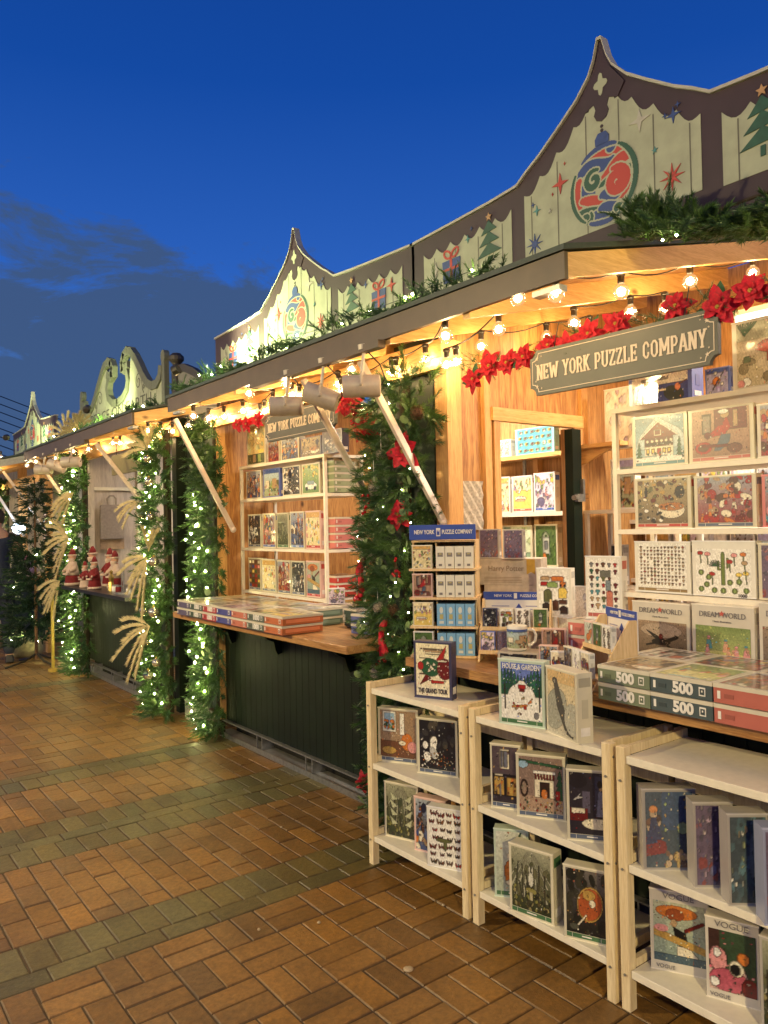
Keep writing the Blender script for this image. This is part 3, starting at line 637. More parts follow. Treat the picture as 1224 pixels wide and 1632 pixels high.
# ---------------------------------------------------------------- festoon bulbs
BW = 3.0
def festoon(pts, label, watts, r=0.021, gl=1.0, ext=None):
    root = empty('string_lights', pts[0], label, 'string lights', 'festoon strings of clear round bulbs under the awnings')
    o = Vector(pts[0]); rel = [Vector(p)-o for p in pts]
    path = []
    order = rel if ext is None else [Vector(ext[0])-o]+rel+[Vector(ext[1])-o]
    tops = [p+Vector((0, 0, 0.075)) for p in order]
    for a, b in zip(tops, tops[1:]):
        for k in range(6):
            t = k/6; q = a.lerp(b, t); q.z -= 0.0*t+min(0.05, 0.10*(b-a).length)*math.sin(math.pi*t)*0.6; path.append(q)
    path.append(tops[-1])
    MB().tube(path, 0.0032, 5).build('cable', CABLE, root)
    for p in rel:
        g = MB().ball((0, 0, 0), r*1.40, 16, 10).build('bulb', GLASS, root, smooth=True, loc=p)
        s = MB().lathe([(0.012, 0.031), (0.0135, 0.035), (0.0135, 0.058), (0.017, 0.060), (0.017, 0.070), (0.008, 0.076)], (0, 0, 0), 10).build('socket', BLACK, g)
        f = MB().ball((0, 0, 0), r*0.36, 8, 6, 1.4).build('filament', GLOW, g)
        l = bpy.data.lights.new('bulb_light', 'POINT'); l.energy = watts; l.color = (1.0, 0.66, 0.29); l.shadow_soft_size = 0.02
        lo = bpy.data.objects.new('bulb_light', l); COL.objects.link(lo); lo.parent = g
    return root
W1 = 2.2
festoon([(2.05, 1.71, 2.27), (2.416, 1.71, 2.34), (2.879, 1.71, 2.461), (3.388, 1.71, 2.588)], 'bulb string along the near bare timber end of the awning', W1, ext=((2.03, 1.75, 2.24), (3.7, 1.71, 2.66)))
festoon([(2.05, 1.884, 2.301), (2.05, 2.273, 2.246), (2.34, 2.738, 2.269), (2.34, 2.963, 2.249), (2.34, 2.998, 2.255), (2.34, 3.443, 2.232), (2.34, 3.473, 2.27), (2.34, 3.883, 2.261), (2.34, 3.969, 2.285)],
        'bulb string behind the dark front edge of the puzzle booth awning', W1)
festoon([(2.354, 2.274, 2.314), (2.36, 2.549, 2.226), (2.34, 2.59, 2.219), (2.52, 2.549, 2.317), (3.0, 2.569, 2.428), (3.05, 2.342, 2.418)], 'bulb string in front of the puzzle booth door header', W1)
festoon([(2.75, 2.195, 2.379), (3.0, 2.076, 2.44), (3.1, 1.966, 2.446)], 'short bulb string above the near puzzle sign', W1)
festoon([(2.34, 3.254, 2.118), (2.195, 3.137, 2.276), (2.05, 3.534, 2.253), (2.05, 3.955, 2.265), (2.34, 4.199, 2.276), (2.34, 4.306, 2.231), (2.34, 4.365, 2.215), (2.34, 4.607, 2.271), (2.116, 4.894, 2.257)],
        'bulb string above the far puzzle counter', W1)
festoon([(2.34, 4.892, 2.268), (2.34, 5.148, 2.287), (2.34, 5.226, 2.232), (2.34, 5.439, 2.247), (2.34, 5.496, 2.277), (2.154, 5.844, 2.266), (2.34, 6.066, 2.301)], 'bulb string crossing from the puzzle booth to the peace booth', W1)
festoon([(2.34, 5.816, 2.269), (2.34, 6.208, 2.249), (2.34, 6.425, 2.277), (2.34, 7.07, 2.296), (2.297, 7.131, 2.3), (2.34, 7.703, 2.308), (2.209, 7.584, 2.279), (2.05, 7.532, 2.25), (2.34, 8.483, 2.292), (2.34, 8.698, 2.29), (2.115, 8.395, 2.257), (2.05, 8.964, 2.26), (2.05, 9.373, 2.249)],
        'bulb string under the peace booth awning', W1*0.8)
festoon([(2.25, 0.85, 2.26), (2.62, 0.98, 2.34), (3.0, 0.95, 2.42), (3.35, 1.05, 2.50)], 'added bulb string over the near end of the booth, outside the picture', W1*1.6)  # unseen string, added to light the end board and near goods
festoon([(1.9, 10.011, 2.388), (1.9, 10.3, 2.293), (1.9, 10.9, 2.235)], 'bulb string under the far booth awning at the left edge', W1)

# ---------------------------------------------------------------- evergreen garlands
def sprig_template(n, length, nl, wd, seed):
    r = np.random.RandomState(seed); V = []; F = []
    for k in range(n):
        t = (k+0.5)/n; z = length*t; a = 2.4*k+r.rand(); el = R(52)-R(24)*t+r.randn()*0.10
        L = nl*(0.7+0.5*r.rand())*(1-0.35*t); d = np.array([math.cos(a)*math.sin(el), math.sin(a)*math.sin(el), math.cos(el)])
        s = np.cross(d, [0, 0, 1.0]); s /= (np.linalg.norm(s)+1e-9); s *= wd/2; b = np.array([0, 0, z]); i = len(V)
        V += [b-s, b+s, b+d*L*0.6+s*0.9, b+d*L, b+d*L*0.6-s*0.9]; F.append((i, i+1, i+2, i+3, i+4))
    i = len(V); q = wd*0.8
    V += [np.array(p) for p in [(-q, 0, 0), (q, 0, 0), (0, 0, length), (0, -q, 0), (0, q, 0)]]; F += [(i, i+1, i+2), (i+3, i+4, i+2)]
    return np.array(V), F
def sprigs(name, items, parent, mats, n=30, length=0.10, nl=0.035, wd=0.0022, seed=1, loc=None):
    """items: list of (position, direction, scale)"""
    rs = np.random.RandomState(seed); temps = [sprig_template(n, length, nl, wd, seed+i) for i in range(3)]
    V = []; F = []; MI = []; off = 0
    for k, (p, d, s) in enumerate(items):
        tv, tf = temps[k % 3]; d = np.array(d, float); d /= np.linalg.norm(d)
        x = np.cross(d, rs.randn(3)); x /= np.linalg.norm(x); y = np.cross(d, x); M_ = np.stack([x, y, d], 1)
        bend = tv.copy(); bend[:, 0] += (tv[:, 2]**2)*rs.uniform(-2.5, 2.5)
        V.append((bend*s)@M_.T+np.array(p)); F += [tuple(off+i for i in f) for f in tf]; mi = rs.randint(len(mats)); MI += [mi]*len(tf); off += len(tv)
    me = bpy.data.meshes.new(name); me.from_pydata(np.concatenate(V).tolist(), [], F)
    for m in mats: me.materials.append(m)
    me.polygons.foreach_set('material_index', MI); o = bpy.data.objects.new(name, me); COL.objects.link(o)
    if parent: o.parent = parent
    if loc: o.location = loc
    return o
grn = random.Random(11)
def column_items(x, y0, y1, z0, z1, count, dx=0.10, prof=None):
    it = []
    for _ in range(count):
        z = grn.uniform(z0, z1); c = (y0+y1)/2; hw = (y1-y0)/2*(prof(z) if prof else 1.0)
        a = grn.uniform(0, math.pi); yy = c+hw*math.cos(a)*grn.uniform(0.35, 1.0); xx = x-dx*math.sin(a)*grn.uniform(0.5, 1.0)
        d = (-0.9*math.sin(a)-0.15, math.cos(a)*0.9, grn.uniform(-0.9, 0.6)); it.append(((xx, yy, z), d, grn.uniform(0.75, 1.3)))
    return it
def column(label, x, y0, y1, z0, z1, count, n, wd, length=0.11, nl=0.038, dx=0.10, prof=None, group='evergreen garlands wound down the booth corner posts'):
    root = empty('garland', (x, (y0+y1)/2, z0), label, 'garland', group)
    it = [((p[0]-x, p[1]-(y0+y1)/2, p[2]-z0), d, s) for p, d, s in column_items(x, y0, y1, z0, z1, count, dx, prof)]
    sprigs('branches', it, root, [PINEG, PINEB, PINEG], n=n, length=length, nl=nl, wd=wd, seed=int(y0*10))
    # leaf discs wired into the branches
    lv = MB()
    for _ in range(int(count*0.09)):
        z = grn.uniform(0, z1-z0); yy = grn.uniform(-1, 1)*(y1-y0)*0.5; c = Vector((-dx*grn.uniform(0.7, 1.15)-0.02, yy, z)); nrm = Vector((-1, grn.uniform(-.8, .5), grn.uniform(-.6, .6))).normalized()
        a = nrm.orthogonal().normalized(); b = nrm.cross(a); r_ = grn.uniform(0.016, 0.030)
        pts = [c+nrm*0.004]+[c+(a*math.cos(t)+b*math.sin(t)*0.8)*r_ for t in np.linspace(0, 6.283, 9)[:-1]]
        lv.add(pts, [(0, 1+k, 1+(k+1) % 8) for k in range(8)])
    lv.build('round_leaves', LEAFR, root)
    core = MB()
    core.tube([(0.02, 0, 0), (0.02, 0, (z1-z0))], min(0.03, (y1-y0)*0.2), 8); core.build('stem', plain('garland_stem', (0.03, 0.02, 0.01), 0.9), root)
    return root
profB = lambda z: 1.0 if z > 0.8 else 0.75
column('wide garland with poinsettias and frosted cones, between the two puzzle counters', 2.385, 2.74, 3.22, 0.10, 2.24, 900, 60, 0.0028, 0.12, 0.042, 0.12, profB)
column('lit garland on the post at the far end of the puzzle counter', 2.38, 5.00, 5.30, 0.02, 2.28, 560, 34, 0.0048, 0.12, 0.045, 0.10, lambda z: 0.62+0.38*(z > 1.0)+0.12*math.sin(z*5))
column('bright garland with pampas sprays at the near corner of the peace booth', 2.34, 5.80, 6.20, 0.02, 2.30, 600, 32, 0.0056, 0.12, 0.05, 0.13, lambda z: 0.8+0.2*math.sin(z*4+1))
column('lit garland with palm fans at the far corner of the peace booth', 2.36, 8.12, 8.52, 0.02, 2.30, 520, 26, 0.008, 0.13, 0.055, 0.13, lambda z: 0.85+0.15*math.sin(z*4))
column('lit garland on the far booth at the left edge', 2.38, 11.9, 12.6, 0.9, 2.25, 200, 22, 0.012, 0.14, 0.06, 0.1)

def fairy(pts, label, r, group='fairy light strings wound round the garlands', wire=True):
    root = empty('fairy_lights', pts[0], label, 'fairy lights', group); o = Vector(pts[0])
    me = MB().ball((0, 0, 0), r, 8, 6).build('bulb', FAIRY, root); first = True
    rel = [Vector(p)-o for p in pts]
    me.location = rel[0]
    for p in rel[1:]:
        c = me.copy(); COL.objects.link(c); c.parent = root; c.location = p
    if wire: MB().tube(rel, 0.0016, 4).build('wire', plain('green_wire', (0.01, 0.03, 0.012), 0.6), root)
    return root
def scatter(x, y0, y1, z0, z1, n, dx=0.13):
    p = [(x-dx*grn.uniform(0.8, 1.15), grn.uniform(y0, y1), z0+(z1-z0)*(k+grn.random())/n) for k in range(n)]
    return p
FR = 0.0068
fairy(scatter(2.385, 2.78, 3.2, 0.7, 2.2, 24), 'sparse white fairy lights in the wide garland between the puzzle counters', 0.0030)
fairy(scatter(2.365, 5.00, 5.32, 0.05, 1.75, 46), 'fairy lights on the garland at the far end of the puzzle counter', FR)
fairy(scatter(2.34, 5.80, 6.22, 0.05, 2.2, 52, 0.15), 'fairy lights on the garland at the near corner of the peace booth', FR*1.05)
fairy(scatter(2.36, 8.10, 8.56, 0.05, 2.2, 48, 0.15), 'fairy lights on the garland at the far corner of the peace booth', FR*1.25)
fairy(scatter(2.38, 11.95, 12.55, 0.9, 2.2, 26, 0.13), 'fairy lights on the garland of the far booth', FR*1.5)

# greenery along the roof edge
def roof_garland(label, y0, y1, count, tall=0.05, x=2.10, fair=10, fr=0.006, n=24, wd=0.004, z=None, spread=0.05, fl=None, sc=1.0):
    root = empty('roof_garland', (x, y0, roof_z(x)), label, 'garland', 'evergreen garlands laid along the awning roofs'); it = []
    for _ in range(count):
        yy = grn.uniform(0, y1-y0); zo = -0.03-0.26*max(0, 1.5-(yy+y0)) if y0 < 1 else 0; cl = 0.5+0.5*math.sin((yy+y0)*9.0)
        it.append(((grn.uniform(-spread, spread), yy, zo+grn.uniform(0.0, tall)*(0.4+cl)), (grn.uniform(-1, 0.3), grn.uniform(-1, 1), grn.uniform(0.0, 1.1)*cl+0.1), grn.uniform(0.55, 1.0)*sc))
    sprigs('branches', it, root, [PINEG, PINEG, PINEB], n=n, length=0.10, nl=0.04, wd=wd, seed=int(y0*7))
    MB().tube([(0.03, 0, 0.015), (0.03, y1-y0, 0.015)], 0.006, 5).build('stem', plain('garland_stem', (0.03, 0.02, 0.01)), root)
    if fair:
        fairy([(x+grn.uniform(-spread, spread)*0.7-0.02, y0+(y1-y0)*(k+grn.random())/fair, roof_z(x)+(grn.uniform(0.03, 0.06+tall) if y0 > 1 else -0.05)) for k in range(fair)], fl, fr, 'fairy light strings on the awning roofs')
roof_garland('thin evergreen garland along the dark roof edge of the puzzle booth', 1.95, 5.05, 300, 0.03, 2.06, 12, 0.0055, fl='fairy lights in the thin roof garland of the puzzle booth')
roof_garland('evergreen garland on the roof of the peace booth', 5.9, 9.2, 200, 0.02, 2.26, 12, 0.008, wd=0.007, n=20, fl='fairy lights in the roof garland of the peace booth')
roof_garland('thick evergreen garland heaped on the roof below the nearest gable board', 0.75, 1.60, 480, 0.09, 2.34, 6, 0.004, n=64, wd=0.0032, spread=0.08, sc=1.0, fl='fairy lights in the thick garland below the nearest gable board')

# ---------------------------------------------------------------- decorations
def petal(m, base, d, nrm, L, w, curl=0.25, n=5):
    base = Vector(base); d = Vector(d).normalized(); nrm = Vector(nrm).normalized(); s = d.cross(nrm).normalized()
    prof = [0.12, 0.72, 1.0, 0.66, 0.0]; ls = []
    for i in range(n):
        t = i/(n-1); c = base+d*L*t+nrm*(curl*L*(t-t*t*1.4)); h = w/2*prof[i]
        ls.append([c-s*h+nrm*0.10*h, c-nrm*0.12*h, c+s*h+nrm*0.10*h])
    vs = [p for r_ in ls for p in r_]; fs = []
    for i in range(n-1):
        for j in range(2): a = i*3+j; fs.append((a, a+1, a+4, a+3))
    m.add(vs, fs)
def poinsettia(c, size, label, nrm=(-1, -0.35, 0.1), rot=0.0, holly=False):
    t = empty('poinsettia', c, label, 'artificial flower', 'red fabric poinsettias pinned to the booths'); nrm = Vector(nrm).normalized(); a = nrm.orthogonal().normalized(); b = nrm.cross(a)
    m = MB()
    for k in range(7):
        q = rot+k*math.pi*2/7+grn.uniform(-.25, .25); petal(m, nrm*0.004, a*math.cos(q)+b*math.sin(q)+nrm*grn.uniform(-.25, .30), nrm, size*grn.uniform(0.75, 1.1), size*grn.uniform(.45, .6), grn.uniform(.1, .45))
    for k in range(6):
        q = rot+0.5+k*math.pi/3+grn.uniform(-.2, .2); petal(m, nrm*0.012, a*math.cos(q)+b*math.sin(q)+nrm*grn.uniform(.2, .55), nrm, size*grn.uniform(.55, .75), size*0.42, grn.uniform(.1, .5))
    for k in range(4):
        q = rot+1.1+k*math.pi/2; petal(m, nrm*0.017, a*math.cos(q)+b*math.sin(q)+nrm*0.7, nrm, size*0.38, size*0.26)
    m.build('petals', RED, t, smooth=False)
    s = MB()
    for k in range(7): q = k*0.9; s.ball(nrm*0.022+(a*math.cos(q)+b*math.sin(q))*size*0.06*(k > 0), size*0.035, 6, 5)
    s.build('stamens', GOLD, t)
    if holly:
        h = MB()
        for q in (rot+2.3, rot+4.0): petal(h, -nrm*0.004, a*math.cos(q)+b*math.sin(q), nrm, size*1.15, size*0.5, 0.1)
        h.build('holly_leaves', HOLLY, t)
    return t
for c, s, l, r_ in [((2.255, 2.80, 1.835), 0.105, 'large red poinsettia high on the wide garland, right of a brown cone', 0.3), ((2.255, 2.845, 1.545), 0.085, 'red poinsettia lower on the wide garland, above the blue display header', 0.9),
                    ((2.27, 3.19, 0.20), 0.07, 'red poinsettia at the foot of the wide garland beside the slatted shelf', 0.2), ((2.27, 3.14, 1.985), 0.09, 'red poinsettia at the top left of the wide garland behind the spotlights', 0.4)]:
    poinsettia(c, s, l, rot=r_)
reds = [(2.30, 2.40, 2.125, 'first'), (2.30, 2.30, 2.165, 'second'), (2.30, 2.20, 2.16, 'third'), (2.29, 2.10, 2.165, 'fourth'), (2.29, 1.97, 2.185, 'fifth'), (2.29, 1.88, 2.165, 'sixth'), (2.29, 1.78, 2.19, 'seventh'), (2.29, 1.66, 2.20, 'eighth'), (2.28, 1.42, 2.205, 'ninth'), (2.28, 1.275, 2.165, 'tenth'), (2.28, 1.17, 2.19, 'eleventh'), (2.28, 1.08, 2.18, 'twelfth')]
for i, (x, y, z, l) in enumerate(reds):
    poinsettia((x+0.03, y, z-0.005), 0.066 if i not in (1, 9, 10) else 0.078, 'red poinsettia, %s from the left of the row over the near puzzle sign' % l, (-1, -0.2, 0.0), i*0.7, holly=(i % 3 == 0))
for i, (y, z, l) in enumerate([(4.57, 2.17, 'left'), (4.44, 2.16, 'middle'), (4.30, 2.17, 'right')]):
    poinsettia((2.29, y, z), 0.065, 'red poinsettia, %s one of three at the left of the far puzzle sign' % l, (-1, -0.3, 0), i)
for i, (y, z, l) in enumerate([(3.36, 2.15, 'left'), (3.26, 2.13, 'right')]):
    poinsettia((2.29, y, z), 0.08, 'red poinsettia, %s one of the pair beside the far puzzle sign' % l, (-1, -0.3, 0), i)
# greenery run behind the red row
rg = empty('header_garland', (2.36, 1.0, 2.19), 'pine garland with holly behind the red poinsettia row over the near counter', 'garland')
sprigs('branches', [((grn.uniform(-.03, .02), grn.uniform(0.0, 1.5), grn.uniform(-.04, .03)), (-0.4, grn.uniform(-1, 1), grn.uniform(-0.8, .5)), grn.uniform(.5, .85)) for _ in range(120)], rg, [PINEG, PINEB], n=30, wd=0.0024, seed=5)
def pinecone(c, r_, label, mat, sz=1.25, string=0.0):
    m = MB(); m.mat = 0; n = 70
    m.ball((0, 0, 0), r_*0.7, 8, 6, sz)
    for k in range(n):
        t = (k+0.5)/n; z = r_*sz*(1-2*t); q = k*2.399; rr = r_*math.sqrt(max(0.05, 1-(1-2*t)**2))*0.85; d = Vector((math.cos(q), math.sin(q), -0.25)).normalized(); s = Vector((-math.sin(q), math.cos(q), 0)); b = Vector((math.cos(q)*rr*0.6, math.sin(q)*rr*0.6, z))
        w = r_*0.22; tip = b+d*r_*0.45
        m.add([b-s*w*0.6, b+s*w*0.6, tip+s*w, tip+Vector((0, 0, w*0.5))+d*w*0.3, tip-s*w], [(0, 1, 2, 3, 4)])
    t = empty('pinecone', c, label, 'pinecone', 'pinecones in the wide garland')
    m.build('scales', mat, t)
    if string: MB().tube([(0, 0, r_), (0, 0.002, r_+string)], 0.0012, 4).build('thread', WHITEP, t)
for c, r_, l, mt, sz, st in [((2.25, 2.70, 2.01), 0.032, 'brown pinecone beside the high poinsettia, wide garland', CONE, 1.0, 0), ((2.24, 2.965, 1.835), 0.028, 'frosted pinecone hanging on a thread left of the high poinsettia', CONEW, 1.0, 0.1),
                             ((2.25, 3.04, 1.68), 0.030, 'frosted pinecone above the berries on the left edge of the wide garland', CONEW, 1.2, 0.12), ((2.24, 3.055, 1.345), 0.024, 'frosted pinecone level with the top of the blue display, wide garland', CONEW, 1.2, 0.03),
                             ((2.25, 3.135, 1.315), 0.030, 'brown pinecone above the red cardinal on the left of the wide garland', CONE, 1.1, 0), ((2.24, 3.015, 1.10), 0.026, 'round frosted pinecone low in the wide garland', CONEW, 0.95, 0.05),
                             ((2.25, 2.915, 1.085), 0.034, 'dark brown pinecone beside the display rack, low in the wide garland', CONE, 1.0, 0), ((2.22, 3.03, 0.775), 0.024, 'long frosted pinecone hanging above the slatted shelf', CONEW, 1.9, 0.03)]:
    pinecone(c, r_, l, mt, sz, st)
def bauble(c, r_, label, mat, group=None):
    t = empty('bauble', c, label, 'bauble', group); MB().ball((0, 0, 0), r_, 14, 10).build('ball', mat, t, smooth=True)
    MB().lathe([(r_*0.22, r_*0.95), (r_*0.22, r_*1.18), (r_*0.05, r_*1.3)], (0, 0, 0), 8).build('cap', GOLD, t)
bauble((2.24, 3.145, 1.965), 0.022, 'red bauble at the upper left of the wide garland', BERRY); bauble((2.25, 2.905, 1.825), 0.018, 'small red bauble behind the near awning strut', BERRY)
bauble((2.24, 3.185, 1.125), 0.024, 'orange red bauble at the lower left of the wide garland', BERRY)
for i, (y, z, r_) in enumerate([(6.28, 1.87, 0.035), (6.42, 1.62, 0.035), (6.26, 1.60, 0.03), (6.20, 1.25, 0.04), (6.44, 1.02, 0.035), (6.42, 0.86, 0.04), (6.22, 0.86, 0.042), (6.38, 0.62, 0.03), (6.18, 0.48, 0.035), (6.36, 0.36, 0.04), (6.30, 2.05, 0.035)]):
    bauble((2.16, y-0.42, z), r_, 'silver bauble in the bright garland, %s from the top' % ['second', 'third', 'fourth', 'fifth', 'sixth', 'seventh', 'eighth', 'ninth', 'tenth', 'lowest', 'highest'][i], SILVER, 'silver baubles in the bright garland')
def berries(c, n, label, spread=0.03):
    t = empty('berry_pick', c, label, 'berries', None); m = MB()
    for k in range(n):
        p = Vector((grn.uniform(-.01, .01), grn.uniform(-spread, spread), grn.uniform(-spread*1.6, spread*1.6))); b = MB().ball(p, 0.0075, 8, 6).build('berry', BERRY, t, smooth=True); m.tube([(0, 0, 0.03), p], 0.001, 4)
    m.build('stems', CONE, t)
berries((2.24, 3.10, 1.60), 16, 'cluster of red berries on the left of the wide garland'); berries((2.24, 2.87, 1.30), 10, 'red berries beside the display rack, wide garland')
berries((2.23, 2.985, 0.86), 12, 'red berries above the long frosted cone'); berries((2.24, 3.19, 2.02), 7, 'red berries at the top left of the wide garland')
def ribbon_thing(name, cat, c, pts, w, label):
    t = empty(name, c, label, cat); m = MB()
    for i in range(len(pts)-1):
        (y0, z0, w0), (y1, z1, w1) = pts[i], pts[i+1]
        m.hexa([(-0.012, y0-w0/2, z0), (0.004, y0-w0/2, z0), (0.004, y0+w0/2, z0), (-0.018, y0+w0/2, z0), (-0.012, y1-w1/2, z1), (0.004, y1-w1/2, z1), (0.004, y1+w1/2, z1), (-0.018, y1+w1/2, z1)])
    m.build('cloth', RED, t); return t
ribbon_thing('ribbon', 'ribbon', (2.23, 2.965, 0.98), [(0, -0.13, 0.006), (-0.012, -0.09, 0.045), (0.0, -0.04, 0.030), (0.006, 0.0, 0.012), (-0.01, 0.035, 0.035), (-0.028, 0.075, 0.012)], 0.03, 'red ribbon bow tied below the dark cone, low in the wide garland')
ribbon_thing('ribbon', 'ribbon', (2.23, 3.13, 1.24), [(0.0, -0.10, 0.012), (-0.004, -0.07, 0.035), (0.0, -0.05, 0.014), (0.0, 0.0, 0.022), (0.012, 0.02, 0.040), (0.008, 0.05, 0.030), (0.004, 0.075, 0.006)], 0.03, 'hanging red cloth bird on the left edge of the wide garland')
# dried fans and pampas sprays
def spray(c, aim, L, n, spread, w, label, mat=None, flat=0.3, name='pampas_spray'):
    t = empty(name, c, label, 'dried plume', 'dried plumes in the garlands'); m = MB(); aim = Vector(aim).normalized(); side = aim.cross(Vector((-1, -0.4, 0))).normalized(); out = aim.cross(side)
    for k in range(n):
        a = spread*((k+0.5)/n-0.5); d = (aim*math.cos(a)+side*math.sin(a)+out*grn.uniform(-flat, flat)*0.5).normalized(); ll = L*grn.uniform(0.8, 1.05); s = d.cross(out).normalized()
        pts = [d*ll*q+Vector((0, 0, -0.35*ll*q*q)) for q in (0, .25, .5, .75, 1)]; m.tube(pts, [0.002, w*0.16, w*0.16, w*0.12, 0.002], 5)
        for j in range(230):
            q = grn.uniform(0.12, 0.93); b = d*ll*q+Vector((0, 0, -0.35*ll*q*q)); e = b+(d*3.0+s*grn.uniform(-1, 1)+out*grn.uniform(-1, 1)+Vector((0, 0, -0.5*q))).normalized()*(0.03+w*1.5); m.add([b-s*0.0036, b+s*0.0036, e], [(0, 1, 2)])
    m.build('plumes', mat or GRASSP, t)
spray((2.12, 5.78, 0.76), (-0.3, 0.9, -0.35), 0.42, 7, 1.7, 0.020, 'tan pampas spray low on the bright garland, drooping over the dark counter front')
spray((2.12, 5.82, 1.28), (-0.2, 0.8, -0.6), 0.36, 7, 1.9, 0.016, 'pale pampas spray beside the santa counter on the bright garland')
spray((2.12, 5.78, 1.33), (-0.1, -0.4, 0.9), 0.28, 3, 0.5, 0.014, 'single pale plume pointing up from the bright garland')
spray((2.14, 6.03, 1.72), (-0.1, 1.0, -0.05), 0.42, 4, 0.5, 0.010, 'thin pampas reaching towards the hanging tote, bright garland')
spray((2.16, 5.88, 2.12), (-0.2, 0.4, 0.8), 0.26, 6, 2.2, 0.016, 'pampas at the top of the bright garland')
spray((2.15, 8.07, 1.42), (-0.3, 0.9, 0.05), 0.42, 8, 2.0, 0.024, 'pale palm fan on the far corner garland of the peace booth')
spray((2.17, 7.97, 1.88), (-0.3, 0.9, -0.35), 0.36, 5, 0.9, 0.026, 'tan palm fan high on the far corner garland')
spray((2.17, 8.52, 0.98), (-0.3, 0.7, -0.5), 0.36, 6, 1.4, 0.026, 'tan palm fan below the far end of the santa counter')
spray((2.20, 8.35, 2.48), (0, 0.25, 0.9), 0.36, 9, 2.8, 0.016, 'pale yellow palm fan on the peace booth roof', flat=0.1)
spray((2.25, 8.12, 2.50), (0, 0.2, 0.9), 0.30, 12, 2.8, 0.018, 'brown palm fan at the far end of the peace booth roof', mat=plain('dried_palm_brown', (0.22, 0.16, 0.08), 0.9), flat=0.1)

# ---------------------------------------------------------------- spotlights
def spot_cans(y_list, z, label, group='beige spotlights under the awning edges', zt=2.285):
    names = ['far', 'middle', 'near']
    for i, y in enumerate(y_list):
        t = empty('spotlight', (1.985, y, z), label % names[i], 'spotlight', group)
        ax = Vector((-0.78, 0.62, 0.0)) if i != 1 else Vector((-0.68, 0.60, 0.34)); ax.normalize(); q = ax.to_track_quat('Z', 'Y').to_matrix()
        c = MB(); c.mat = 0; r_ = 0.050
        c.lathe([(r_*0.55, -0.085), (r_*0.92, -0.082), (r_, -0.074), (r_, 0.083), (r_*0.94, 0.083), (r_*0.94, 0.03)], (0, 0, 0), 24, q); can = c.build('can', CAN, t, smooth=True)
        e = can.modifiers.new('edge', 'EDGE_SPLIT'); e.split_angle = R(40)
        MB().lathe([(r_*0.93, 0.028), (r_*0.93, 0.032)], (0, 0, 0), 20, q).build('lens', plain('dull_lens', (0.05, 0.05, 0.05), 0.15), can)
        a = MB(); a.tube([(0, 0, r_*0.9), (0.004, -0.004, 0.10), (0.012, -0.01, zt-z)], 0.008, 8); a.build('arm', CAN, t)
        cb = MB(); cb.tube([Vector((0.012, -0.01, zt-z)), Vector((0.03, -0.05, zt-z-0.05)), Vector((0.05, -0.07, 0.09)), -ax*0.085+Vector((0.01, -0.02, 0.03)), -ax*0.084], 0.0035, 5); cb.build('cable', CABLE, t)
        yk = MB(); sd = ax.cross(Vector((0, 0, 1))).normalized(); yk.tube([sd*0.053, sd*0.056+Vector((0, 0, 0.04)), Vector((0, 0, 0.064)), -sd*0.056+Vector((0, 0, 0.04)), -sd*0.053], 0.0055, 6); yk.ball(sd*0.055, 0.009, 8, 6); yk.ball(-sd*0.055, 0.009, 8, 6); yk.build('yoke', CAN, t)
        MB().lathe([(0.028, zt-z-0.01), (0.030, zt-z+0.012), (0.006, zt-z+0.016)], (0.012, -0.01, 0), 14).build('mount', CAN, t)
spot_cans([3.42, 3.09, 2.76], 2.115, '%s one of three beige spotlights over the puzzle counters')
spot_cans([8.35, 7.85, 7.35], 2.13, '%s one of three beige spotlights under the peace booth awning')
for (y0, y1) in ((2.62, 3.80), (6.9, 8.5)):
    m = MB(); m.box((1.975, y0, 2.262), (2.016, y1, 2.294)); m.build('spotlight_rail', BROWN, booth if y0 < 5 else b3)

